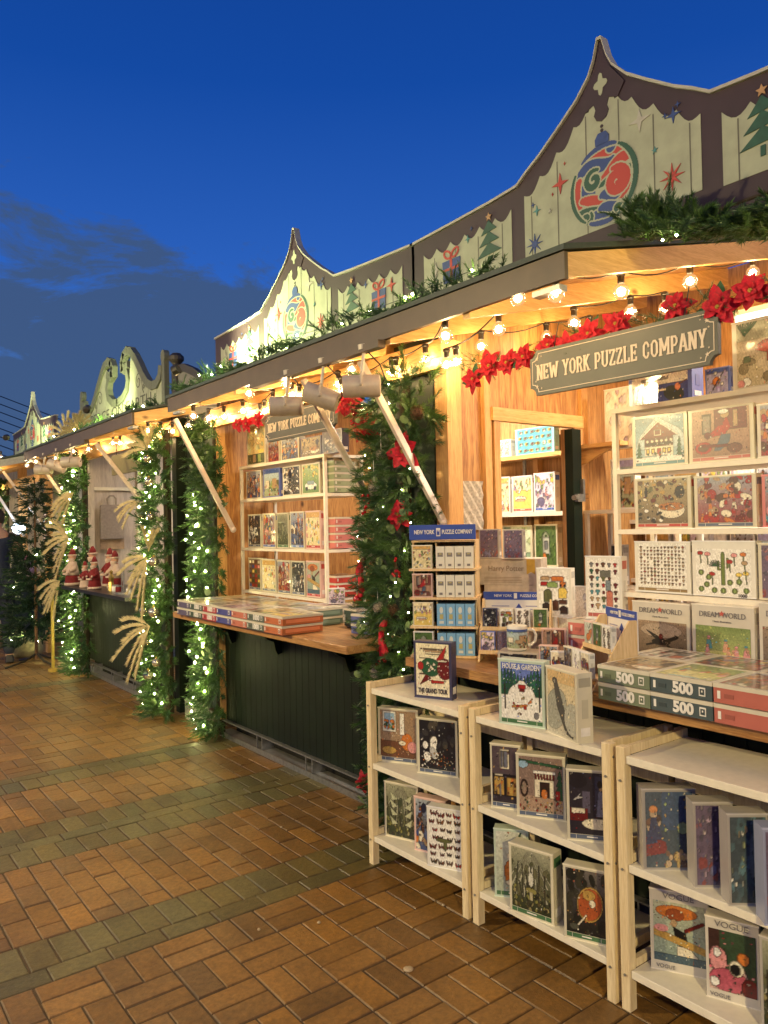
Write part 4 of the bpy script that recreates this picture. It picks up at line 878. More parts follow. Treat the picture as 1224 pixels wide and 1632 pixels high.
# ---------------------------------------------------------------- the dark signs with slab lettering
GL = {
 'N': (.62, [(.11,0,.11,1),(.51,0,.51,1),(.13,1,.49,0)], [(.11,0),(.11,1),(.51,1)]),
 'E': (.56, [(.12,0,.12,1),(.02,.06,.5,.06),(.02,.94,.5,.94),(.1,.5,.38,.5),(.47,.0,.47,.25),(.47,.75,.47,1),(.38,.38,.38,.62)], []),
 'W': (.90, [(.10,1,.26,0),(.26,0,.45,.8),(.45,.8,.64,0),(.64,0,.80,1)], [(.10,1),(.80,1)]),
 'Y': (.62, [(.10,1,.31,.42),(.52,1,.31,.42),(.31,.45,.31,0)], [(.10,1),(.52,1),(.31,0)]),
 'O': (.62, [(.11,.2,.11,.8),(.11,.78,.24,.93),(.2,.94,.42,.94),(.38,.93,.51,.78),(.51,.8,.51,.2),(.51,.22,.38,.07),(.42,.06,.2,.06),(.24,.07,.11,.22)], []),
 'R': (.60, [(.12,0,.12,1),(.02,.94,.4,.94),(.36,.93,.48,.8),(.48,.82,.48,.62),(.48,.64,.36,.50),(.4,.5,.1,.5),(.34,.5,.50,0)], [(.12,0),(.50,0)]),
 'K': (.60, [(.12,0,.12,1),(.12,.40,.48,1),(.24,.56,.50,0)], [(.12,0),(.12,1),(.48,1),(.50,0)]),
 'P': (.57, [(.12,0,.12,1),(.02,.94,.4,.94),(.36,.93,.47,.8),(.47,.82,.47,.58),(.47,.6,.36,.45),(.4,.45,.1,.45)], [(.12,0)]),
 'U': (.62, [(.11,1,.11,.2),(.11,.22,.24,.07),(.2,.06,.42,.06),(.38,.07,.51,.22),(.51,.2,.51,1)], [(.11,1),(.51,1)]),
 'Z': (.56, [(.05,.94,.5,.94),(.48,.94,.08,.06),(.06,.06,.51,.06),(.08,.75,.08,1),(.48,0,.48,.25)], []),
 'L': (.54, [(.12,0,.12,1),(.02,.06,.5,.06),(.47,0,.47,.28)], [(.12,1)]),
 'C': (.58, [(.11,.2,.11,.8),(.11,.78,.24,.93),(.2,.94,.40,.94),(.36,.93,.48,.78),(.48,.8,.48,.64),(.48,.36,.48,.2),(.48,.22,.36,.07),(.40,.06,.2,.06),(.24,.07,.11,.22)], []),
 'M': (.82, [(.12,0,.12,1),(.70,0,.70,1),(.14,1,.41,.25),(.41,.25,.68,1)], [(.12,0),(.12,1),(.70,0),(.70,1)]),
 'A': (.64, [(.08,0,.31,1),(.56,0,.33,1),(.16,.30,.48,.30)], [(.08,0),(.56,0)])}
def slab_text(m, txt, height, width, fn, t0):
    adv = sum((GL[c][0] if c != ' ' else .32)+.05 for c in txt); sx = width/adv; u = -width/2; k = 0
    for c in txt:
        if c == ' ': u += .37*sx; continue
        w, segs, serifs = GL[c]
        for (a, b, c2, d) in segs:
            x0, y0, x1, y1 = u+a*sx, (b-.5)*height, u+c2*sx, (d-.5)*height; q = math.hypot(x1-x0, y1-y0); vert = abs(y1-y0)/height; th = (0.125*vert+0.085*(1-vert))*height*0.62
            nx, ny = -(y1-y0)/q*th, (x1-x0)/q*th; e = t0+(k % 9)*0.00012; k += 1
            m.prism([(x0+nx, y0+ny), (x1+nx, y1+ny), (x1-nx, y1-ny), (x0-nx, y0-ny)], fn, t0-0.0005, e+0.0012)
        for (a, b) in serifs:
            x0, y0 = u+a*sx, (b-.5)*height; y0 += -0.035*height*(1 if b > .5 else -1); e = t0+(k % 9)*0.00012; k += 1
            m.prism([(x0-0.13*sx, y0-0.045*height), (x0+0.13*sx, y0-0.045*height), (x0+0.13*sx, y0+0.045*height), (x0-0.13*sx, y0+0.045*height)], fn, t0-0.0005, e+0.0012)
        u += (w+.05)*sx
def shop_sign(yc, zc, w, h, label, tilt=0.0, x=2.29):
    t = empty('shop_sign', (x, yc, zc), label, 'sign', 'dark puzzle company signs'); t.rotation_euler = (tilt, 0, 0)
    fn = lambda u, v, d: (-d, -u, v); a, b, n = w/2, h/2, 0.030
    def notched(a, b, n):
        pts = []
        for (sx, sy, st) in ((1, 1, 0), (-1, 1, 1), (-1, -1, 2), (1, -1, 3)):
            cx_, cy_ = sx*a, sy*b; arc = [(cx_+n*math.cos(q), cy_+n*math.sin(q)) for q in [math.pi*1.5-st*0+0, ]]
            qs = {0: (1.5, 1.0), 1: (0.0, -0.5), 2: (0.5, 0.0), 3: (1.0, 0.5)}[st]
            for i in range(5): q = math.pi*(qs[0]+(qs[1]-qs[0])*i/4); pts.append((cx_+n*math.cos(q), cy_+n*math.sin(q)))
        return pts
    m = MB(); m.prism(notched(a, b, n), fn, -0.012, 0.006); m.build('board', SIGNG, t)
    m = MB(); ia = notched(a-0.012, b-0.012, n); ib = notched(a-0.0145, b-0.0145, n); q = len(ia)
    for i in range(q): m.prism([ia[i], ia[(i+1) % q], ib[(i+1) % q], ib[i]], fn, 0.0062, 0.0075)
    m.build('border_line', SIGNL, t)
    m = MB(); slab_text(m, 'NEW YORK PUZZLE COMPANY', 0.058*h/0.175, w*0.91, fn, 0.0066); m.build('lettering', SIGNL, t)
    m = MB()
    for sx in (-1, 1):
        for sy in (-1, 1):
            for (du, dv, r_) in ((0.036, 0.034, 0.008), (0.030, 0.055, 0.004), (0.058, 0.026, 0.004)): m.prism(star(sx*(a-du), sy*(b-dv), r_, 5, 0.4), fn, 0.0064, 0.0078)
    m.build('snowflake_marks', SIGNL, t)
    m = MB(); m.tube([(0, a*0.7, b), (0.03, a*0.7, b+0.10)], 0.002, 4); m.tube([(0, -a*0.7, b), (0.03, -a*0.7, b+0.10)], 0.002, 4); m.build('hanging_wires', CABLE, t)
shop_sign(1.655, 2.073, 0.775, 0.175, 'large dark sign reading NEW YORK PUZZLE COMPANY over the near counter', R(-0.5)*-1)
shop_sign(3.815, 2.10, 0.775, 0.165, 'smaller looking dark puzzle company sign over the far counter, partly hidden by spotlights', 0)

# ---------------------------------------------------------------- peace booth stock
m = MB(); fn = lambda u, w, t: (2.83+u, 8.44+t, w)
t = empty('tote_bag', (2.69, 8.44, 1.40), 'grey cloth tote bag hanging on the pale inner wall of the peace booth', 'bag')
fn = lambda u, w, d: (u, -d, w)
m = MB(); m.prism([(-0.13, 0.01), (-0.12, 0), (0.12, 0), (0.13, 0.01), (0.125, 0.36), (0.11, 0.375), (-0.11, 0.375), (-0.125, 0.36)], fn, 0.005, 0.03); bevel(m.build('bag_body', plain('grey_canvas', (0.26, 0.22, 0.21), 0.8, bump=0.3), t), 0.006, 2)
m = MB(); m.tube([(-0.045, -0.018, 0.37), (-0.045, -0.018, 0.44), (-0.02, -0.018, 0.47), (0.02, -0.018, 0.47), (0.045, -0.018, 0.44), (0.045, -0.018, 0.37)], 0.010, 6); m.build('handle', plain('grey_canvas', (0.2,)*3), t)
m = MB(); m.box((-0.13, -0.004, -0.13), (0.13, 0.0, 0.30)); tag(m.build('kraft_board', plain('kraft_brown', (0.34, 0.24, 0.17), 0.8), None, loc=(2.70, 8.455, 1.42)), 'brown kraft board behind the grey tote bag', 'board')
t = empty('hanging_sign', (2.30, 6.85, 2.10), 'olive and brown hanging board under the peace booth awning, near the spotlights', 'sign')
m = MB(); m.mat = 0; m.box((-0.012, -0.45, -0.10), (0.012, 0.30, 0.08)); m.build('board', plain('olive_board', (0.16, 0.14, 0.06), 0.6), t)
m = MB(); m.tube([(0, -0.35, 0.08), (0, -0.35, 0.2)], 0.003, 4); m.tube([(0, 0.2, 0.08), (0, 0.2, 0.2)], 0.003, 4); m.build('hooks', CABLE, t)
CREAMF = plain('cream_felt', (0.55, 0.42, 0.33), 0.9, var=0.15); REDF = plain('dark_red_felt', (0.17, 0.012, 0.014), 0.9, var=0.2); SKIN = plain('doll_skin', (0.55, 0.30, 0.20), 0.6); GRNF = plain('green_felt', (0.05, 0.10, 0.06), 0.9)
def santa(x, y, h, coat, robe, label, tilt=0.0, hold=True):
    t = empty('santa_doll', (x, y, 0.945), label, 'santa doll', 'santa dolls on the black counter', rz=R(20)); s = h/0.39
    m = MB(); m.lathe([(0.062*s, 0), (0.068*s, 0.02*s), (0.058*s, 0.09*s), (0.044*s, 0.16*s), (0.032*s, 0.215*s), (0.012*s, 0.23*s)], (0, 0, 0), 14); m.build('coat', robe, t, smooth=True)
    m = MB(); m.lathe([(0.068*s, 0.004*s), (0.074*s, 0.014*s), (0.070*s, 0.028*s), (0.062*s, 0.030*s)], (0, 0, 0), 14); m.build('fur_hem', CREAMF, t, smooth=True)
    m = MB(); m.lathe([(0.060*s, 0.095*s), (0.055*s, 0.13*s), (0.046*s, 0.17*s), (0.033*s, 0.217*s)], (0, 0, 0), 14); m.build('jacket', coat, t, smooth=True)
    m = MB()
    for q in (-1, 1): m.tube([(0, q*0.035*s, 0.19*s), (-0.02*s, q*0.062*s, 0.15*s), (-0.055*s, q*0.045*s, 0.135*s)], [0.018*s, 0.018*s, 0.012*s], 8)
    m.build('sleeves', coat, t, smooth=True)
    m = MB()
    for q in (-1, 1): m.ball((-0.062*s, q*0.043*s, 0.134*s), 0.012*s, 8, 6)
    m.build('mittens', CREAMF, t, smooth=True)
    m = MB(); m.ball((0, 0, 0.255*s), 0.032*s, 12, 8); m.ball((-0.033*s, 0, 0.255*s), 0.006*s, 6, 5); m.build('head', SKIN, t, smooth=True)
    m = MB(); m.lathe([(0.004*s, 0.165*s), (0.018*s, 0.19*s), (0.028*s, 0.225*s), (0.030*s, 0.243*s), (0.012*s, 0.247*s)], (-0.014*s, 0, 0), 10); m.build('beard', CREAMF, t, smooth=True)
    m = MB(); m.tube([(0.002*s, 0, 0.272*s), (0.006*s, 0.004*s, 0.30*s), (0.014*s, 0.018*s, 0.325*s), (0.02*s, 0.04*s, 0.325*s)], [0.033*s, 0.026*s, 0.014*s, 0.005*s], 12); m.build('hat', REDF, t, smooth=True)
    m = MB(); m.tube([(0.034*s*math.cos(a), 0.034*s*math.sin(a), 0.272*s) for a in np.linspace(0, 6.283, 13)], 0.008*s, 6); m.ball((0.022*s, 0.046*s, 0.322*s), 0.010*s, 8, 6); m.build('hat_trim', CREAMF, t, smooth=True)
    if hold: m = MB(); m.box((-0.075*s, -0.035*s, 0.10*s), (-0.055*s, 0.035*s, 0.118*s)); m.build('carried_sack', CREAMF, t)
santa(2.19, 8.12, 0.44, CREAMF, REDF, 'tallest santa doll in a cream coat, left end of the black counter'); santa(2.34, 7.95, 0.46, GRNF, GRNF, 'santa doll in a green coat behind the cream one')
santa(2.20, 7.72, 0.30, REDF, CREAMF, 'short santa doll in cream and red, in the front row'); santa(2.42, 7.66, 0.44, REDF, REDF, 'red santa doll standing in the back row')
santa(2.20, 7.42, 0.36, REDF, REDF, 'red santa doll at the right of the front row'); santa(2.36, 7.32, 0.42, CREAMF, REDF, 'santa doll with a white sack at the right end of the back row')
t = empty('gold_figurine', (2.26, 7.12, 0.945), 'small gold figurine right of the santa dolls', 'figurine'); m = MB(); m.lathe([(0.035, 0), (0.03, 0.03), (0.018, 0.08), (0.028, 0.12), (0.012, 0.15), (0.018, 0.175), (0.003, 0.19)], (0, 0, 0), 10); m.build('body', plain('gold_paint', (0.5, 0.36, 0.10), 0.3, 0.8), t)
t = empty('display_stand', (2.24, 6.72, 0.945), 'thin metal display stand on a round foot beside the bright garland', 'stand')
m = MB(); m.lathe([(0.075, 0), (0.075, 0.01), (0.01, 0.014)], (0, 0, 0), 18); m.build('foot', GREYM, t); m = MB(); m.tube([(0, 0, 0.012), (0, 0, 0.22), (0.02, 0.03, 0.26)], 0.005, 6); m.tube([(0, 0.05, 0.012), (0, 0.05, 0.17)], 0.004, 6); m.build('rods', GREYM, t)
for i, (y, mt) in enumerate([(6.98, WHITEP), (6.88, REDF), (6.60, WHITEP)]):
    t = empty('candle_jar', (2.25, y, 0.945), 'small lidded jar on the black counter, %s of three' % ['left', 'middle', 'right'][i], 'jar', 'jars on the black counter'); m = MB(); m.lathe([(0.028, 0), (0.03, 0.01), (0.03, 0.045), (0.026, 0.05)], (0, 0, 0), 14); m.build('jar_body', mt, t, smooth=True)
    m = MB(); m.lathe([(0.027, 0.050), (0.027, 0.062), (0.004, 0.064)], (0, 0, 0), 14); m.build('lid', GREYM, t)

# ---------------------------------------------------------------- left edge: potted tree, figure, lamp
t = empty('christmas_tree', (2.12, 9.35, 0), 'slim dark artificial tree on a black cross stand near the left edge', 'tree')
it = []
for _ in range(420):
    z = grn.uniform(0.22, 2.1); rr = 0.30*(1-(z-0.2)/2.3)+0.04; a = grn.uniform(0, 6.283); it.append(((rr*0.6*math.cos(a), rr*0.6*math.sin(a), z), (math.cos(a), math.sin(a), grn.uniform(-.4, .4)), grn.uniform(0.9, 1.5)*(rr/0.3+0.3)))
sprigs('crown', it, t, [foliage_mat('dark_needles', (0.010, 0.030, 0.014), (0.025, 0.060, 0.028))], n=20, wd=0.009, length=0.13, nl=0.06, seed=31)
m = MB(); m.tube([(0, 0, 0.05), (0, 0, 2.1)], [0.02, 0.008], 8); m.build('trunk', CONE, t)
m = MB()
for k in range(4): a = k*math.pi/2+0.3; m.tube([(0, 0, 0.12), (0.15*math.cos(a), 0.15*math.sin(a), 0.05), (0.36*math.cos(a), 0.36*math.sin(a), 0.012)], 0.013, 6)
m.build('stand', BLACK, t)
fairy([(2.12+0.3*math.cos(q*1.3)*(0.95-q/60), 9.35+0.3*math.sin(q*1.3)*(0.95-q/60), 0.16+q*0.06) for q in range(26) if q < 6 or q % 3 == 0], 'fairy lights round the slim dark tree', 0.009)
t = empty('candle_post', (2.14, 8.72, 0), 'yellow lit post standing between the slim tree and the corner garland', 'post'); m = MB(); m.box((-0.014, -0.014, 0), (0.014, 0.014, 0.80)); m.build('post', plain('yellow_paint', (0.35, 0.24, 0.03), 0.5), t)
m = MB(); m.lathe([(0.05, 0), (0.05, 0.03), (0.03, 0.04)], (0, 0, 0), 12); m.build('foot', GOLD, t)
m = MB(); m.mat = 0; m.lathe([(0.001, 0.0), (0.16, 0.02), (0.2, 0.1), (0.17, 0.2), (0.08, 0.24), (0.001, 0.245)], (2.15, 9.95, 0), 12)
tag(m.build('sandbag', plain('pale_sack', (0.30, 0.26, 0.16), 0.9, bump=0.5), smooth=True), 'pale sandbag on the ground left of the slim tree', 'sandbag')
# lamp on the far counter
t = empty('desk_lamp', (2.35, 11.15, 0.95), 'white round desk lamp glowing blue white on the far counter', 'lamp')
m = MB(); m.lathe([(0.09, 0), (0.09, 0.015), (0.012, 0.02)], (0, 0, 0), 16); m.tube([(0, 0, 0.02), (0.02, 0, 0.30), (-0.02, 0.02, 0.52)], 0.010, 8); m.build('stem', WHITEF, t)
MB().ball((-0.02, 0.02, 0.60), 0.085, 14, 10).build('globe', emit('lamp_globe', (0.85, 0.92, 1.0), 3.0), t, smooth=True)
l = bpy.data.lights.new('lamp_light', 'POINT'); l.energy = 12; l.color = (0.55, 0.75, 1.0); l.shadow_soft_size = 0.09; lo = bpy.data.objects.new('lamp_light', l); COL.objects.link(lo); lo.parent = t; lo.location = (-0.15, -0.1, 0.62)
t = empty('cash_display', (2.2, 10.25, 0.95), 'small dark folded easel sign on the far counter', 'sign'); m = MB(); m.prism([(-0.08, 0), (0.08, 0), (0.04, 0.19), (-0.04, 0.19)], lambda u, w, d: (d, u, w), -0.02, 0.0); m.prism([(-0.08, 0), (0.08, 0), (0.04, 0.17), (-0.04, 0.17)], lambda u, w, d: (d+0.06-w*0.3, u, w), 0, 0.01); m.build('easel', BLACK, t)
for i, (y, mt, s) in enumerate([(10.75, plain('pink_plush', (0.55, 0.25, 0.30), 0.9), 0.09), (10.5, plain('lilac_plush', (0.45, 0.35, 0.55), 0.9), 0.06), (10.9, WHITEP, 0.07)]):
    t = empty('plush_toy', (2.35, y, 0.95), ['pink', 'lilac', 'white'][i]+' plush toy on the far counter', 'plush toy'); m = MB(); m.ball((0, 0, s*0.9), s, 12, 8, 0.9); m.build('body', mt, t, smooth=True); m = MB(); m.ball((-s*0.4, 0, s*2.0), s*0.62, 12, 8); m.build('head', mt, t, smooth=True)
    m = MB(); [m.ball((-s*0.3, q*s*0.45, s*2.5), s*0.22, 8, 6) for q in (-1, 1)]; m.build('ears', mt, t, smooth=True)

def person(loc, rz):
    t = empty('person', loc, 'person in a dark blue coat bending forward beside the far booth at the left edge', 'person', rz=rz)
    def skin(name, pts, edges, radii, mat, parent):
        me = bpy.data.meshes.new(name); me.from_pydata(pts, edges, []); o = bpy.data.objects.new(name, me); COL.objects.link(o); o.parent = parent; me.materials.append(mat)
        s = o.modifiers.new('skin', 'SKIN'); s.use_smooth_shade = True
        for v, r_ in zip(me.skin_vertices[0].data, radii): v.radius = (r_, r_) if not isinstance(r_, tuple) else r_
        me.skin_vertices[0].data[0].use_root = True
        sb = o.modifiers.new('sub', 'SUBSURF'); sb.levels = 2; sb.render_levels = 2
        return o
    P_ = [(0,0,.95),(0.04,0,1.12),(0.12,0,1.32),(0.19,0,1.46),(0.25,0,1.56),(0.27,0,1.66), (0,.10,.88),(0.03,.11,.50),(-0.02,.12,.08),(0.10,.12,.04), (0,-.10,.88),(-0.03,-.11,.50),(-0.10,-.12,.08),(0.02,-.12,.04),
          (0.17,.19,1.42),(0.22,.25,1.18),(0.42,.20,1.03),(0.49,.19,1.02), (0.17,-.19,1.42),(0.22,-.25,1.18),(0.42,-.20,1.03),(0.49,-.19,1.02)]
    E_ = [(0,1),(1,2),(2,3),(3,4),(4,5),(0,6),(6,7),(7,8),(8,9),(0,10),(10,11),(11,12),(12,13),(3,14),(14,15),(15,16),(16,17),(3,18),(18,19),(19,20),(20,21)]
    R_ = [(.13,.16),(.12,.15),(.12,.16),(.10,.12),.055,.09,.10,.065,.045,.04,.10,.065,.045,.04,.065,.05,.04,.03,.065,.05,.04,.03]
    skin('body', P_, E_, R_, plain('skin_tone', (0.45, 0.27, 0.19), 0.5), t)
    NV = plain('navy_coat', (0.018, 0.026, 0.055), 0.8, var=0.25, bump=0.2)
    skin('coat', [P_[i] for i in (0,1,2,3,14,15,16,18,19,20)]+[(0,0,.80)], [(0,1),(1,2),(2,3),(3,4),(4,5),(5,6),(3,7),(7,8),(8,9),(0,10)], [(.155,.19),(.145,.18),(.145,.185),(.12,.14),.085,.068,.055,.085,.068,.055,(.16,.2)], NV, t)
    skin('trousers', [(0,0,.92)]+[P_[i] for i in (6,7,8,10,11,12)], [(0,1),(1,2),(2,3),(0,4),(4,5),(5,6)], [(.14,.17),.115,.082,.065,.115,.082,.065], plain('dark_denim', (0.015, 0.022, 0.045), 0.8), t)
    m = MB()
    for (x, y) in ((0.03, .12), (-0.05, -.12)): m.hexa([(x-.10,y-.05,0),(x+.19,y-.045,0),(x+.19,y+.045,0),(x-.10,y+.05,0),(x-.09,y-.04,.10),(x+.15,y-.03,.05),(x+.15,y+.03,.05),(x-.09,y+.04,.10)])
    bevel(m.build('shoes', BLACK, t), 0.02, 3)
    m = MB(); m.ball((0.27, 0, 1.68), 0.098, 14, 10, 1.2); m.build('hair', plain('dark_hair', (0.03, 0.02, 0.015), 0.6), t, smooth=True)
    m = MB()
    for y in (-.035, .035): m.ball((0.355, y, 1.66), 0.010, 6, 5)
    m.ball((0.37, 0, 1.635), 0.012, 6, 5); m.build('face_features', plain('face_dark', (0.25, 0.12, 0.09), 0.5), t)
    for (y, s) in ((.19, 1), (-.19, -1)):
        h = MB(); h.mat = 0; h.tube([(0.46, y, 1.02), (0.50, y, 1.015), (0.535, y, 1.005)], [0.026, 0.036, 0.032], 8)
        for k in range(4): q = (k-1.5)*0.018; ln = (0.055, 0.068, 0.064, 0.050)[k]; h.tube([(0.53, y+q, 1.008), (0.53+ln*0.6, y+q*1.1, 1.006), (0.53+ln, y+q*1.15, 0.992)], [0.009, 0.0085, 0.007], 6)
        h.tube([(0.49, y+s*-0.028, 1.01), (0.515, y+s*-0.055, 1.003), (0.535, y+s*-0.062, 0.995)], [0.011, 0.010, 0.008], 6); h.build('hand', plain('skin_tone', (0.45, 0.27, 0.19)), t, smooth=True)
person((1.80, 9.78, 0), R(80))

# unseen warm lamps added to light the lane, behind and beside the camera
def added_lane_lamp(x, y, h, watts):
    t = empty('added_lane_lamp', (x, y, 0), 'tall warm lamp added out of view to light the lane', 'added lamp', 'lamps added to light the lane')
    m = MB(); m.lathe([(0.10, 0), (0.10, 0.25), (0.05, 0.32), (0.035, h-0.3), (0.05, h-0.28)], (0, 0, 0), 14); m.build('pole', BLACK, t, smooth=True)
    m = MB(); m.lathe([(0.06, h-0.28), (0.14, h-0.2), (0.16, h), (0.02, h+0.12)], (0, 0, 0), 12); m.build('lantern', GREYM, t)
    l = bpy.data.lights.new('lamp_light', 'POINT'); l.energy = watts; l.color = (1.0, 0.77, 0.36); l.shadow_soft_size = 0.10; lo = bpy.data.objects.new('lamp_light', l); COL.objects.link(lo); lo.parent = t; lo.location = (0, 0, h-0.42)
added_lane_lamp(-2.6, 5.2, 3.4, 1250); added_lane_lamp(-1.3, -3.2, 3.4, 1100); added_lane_lamp(-3.4, 12.0, 3.4, 600)
# assumed tube lamps, themselves unseen, that light the booth interiors
def assumed_tube_lamp(p, ln, watts, label):
    t = empty('assumed_tube_lamp', p, label, 'lamp', 'assumed white tube lamps inside the puzzle booth'); MB().tube([(0, -ln/2, 0), (0, ln/2, 0)], 0.013, 8).build('tube', emit('lit_tube', (1.0, 0.90, 0.76), 5), t)
    m = MB(); m.box((-0.03, -ln/2-0.02, 0.016), (0.03, ln/2+0.02, 0.04)); m.build('housing', WHITEF, t)
    l = bpy.data.lights.new('assumed_tube_light', 'AREA'); l.shape = 'RECTANGLE'; l.size = 0.04; l.size_y = ln; l.energy = watts; l.color = (1.0, 0.88, 0.72); lo = bpy.data.objects.new('assumed_tube_light', l); COL.objects.link(lo); lo.parent = t; lo.location = (0, 0, -0.02)
assumed_tube_lamp((3.45, 3.75, 2.50), 1.2, 34, 'assumed white tube lamp on the ceiling behind the doorway'); assumed_tube_lamp((3.50, 1.35, 2.42), 1.0, 34, 'assumed white tube lamp above the back shelves of the near counter')
assumed_tube_lamp((3.40, 7.4, 2.45), 1.2, 14, 'assumed white tube lamp inside the peace booth')

# unseen small floodlights, assumed and added on the roofs to brighten the gable boards
def assumed_flood(p, aim, watts, label):
    t = empty('assumed_floodlight', p, label, 'assumed_floodlight', 'assumed small floodlights on the awning roofs'); m = MB(); d = (Vector(aim)-Vector(p)).normalized(); q = d.to_track_quat('Z', 'Y').to_matrix()
    m.lathe([(0.02, -0.05), (0.035, -0.04), (0.035, 0.0), (0.033, 0.0)], (0, 0, 0), 14, q); m.build('housing', BLACK, t)
    l = bpy.data.lights.new('assumed_flood_light', 'SPOT'); l.energy = watts; l.color = (0.92, 1.0, 0.42); l.spot_size = R(130); l.spot_blend = 0.9; l.shadow_soft_size = 0.03
    lo = bpy.data.objects.new('assumed_flood_light', l); COL.objects.link(lo); lo.parent = t; lo.location = d*0.01; lo.rotation_euler = (-d).to_track_quat('Z', 'Y').to_euler()
assumed_flood((2.04, 4.95, 2.58), (2.45, 4.35, 2.85), 210, 'assumed small uplight on the roof at the far end of the puzzle booth')
assumed_flood((2.04, 7.0, 2.58), (2.45, 7.5, 2.85), 60, 'assumed small uplight on the peace booth roof')
assumed_flood((1.95, 9.9, 2.62), (2.45, 10.6, 2.85), 90, 'assumed small uplight on the far booth roof')
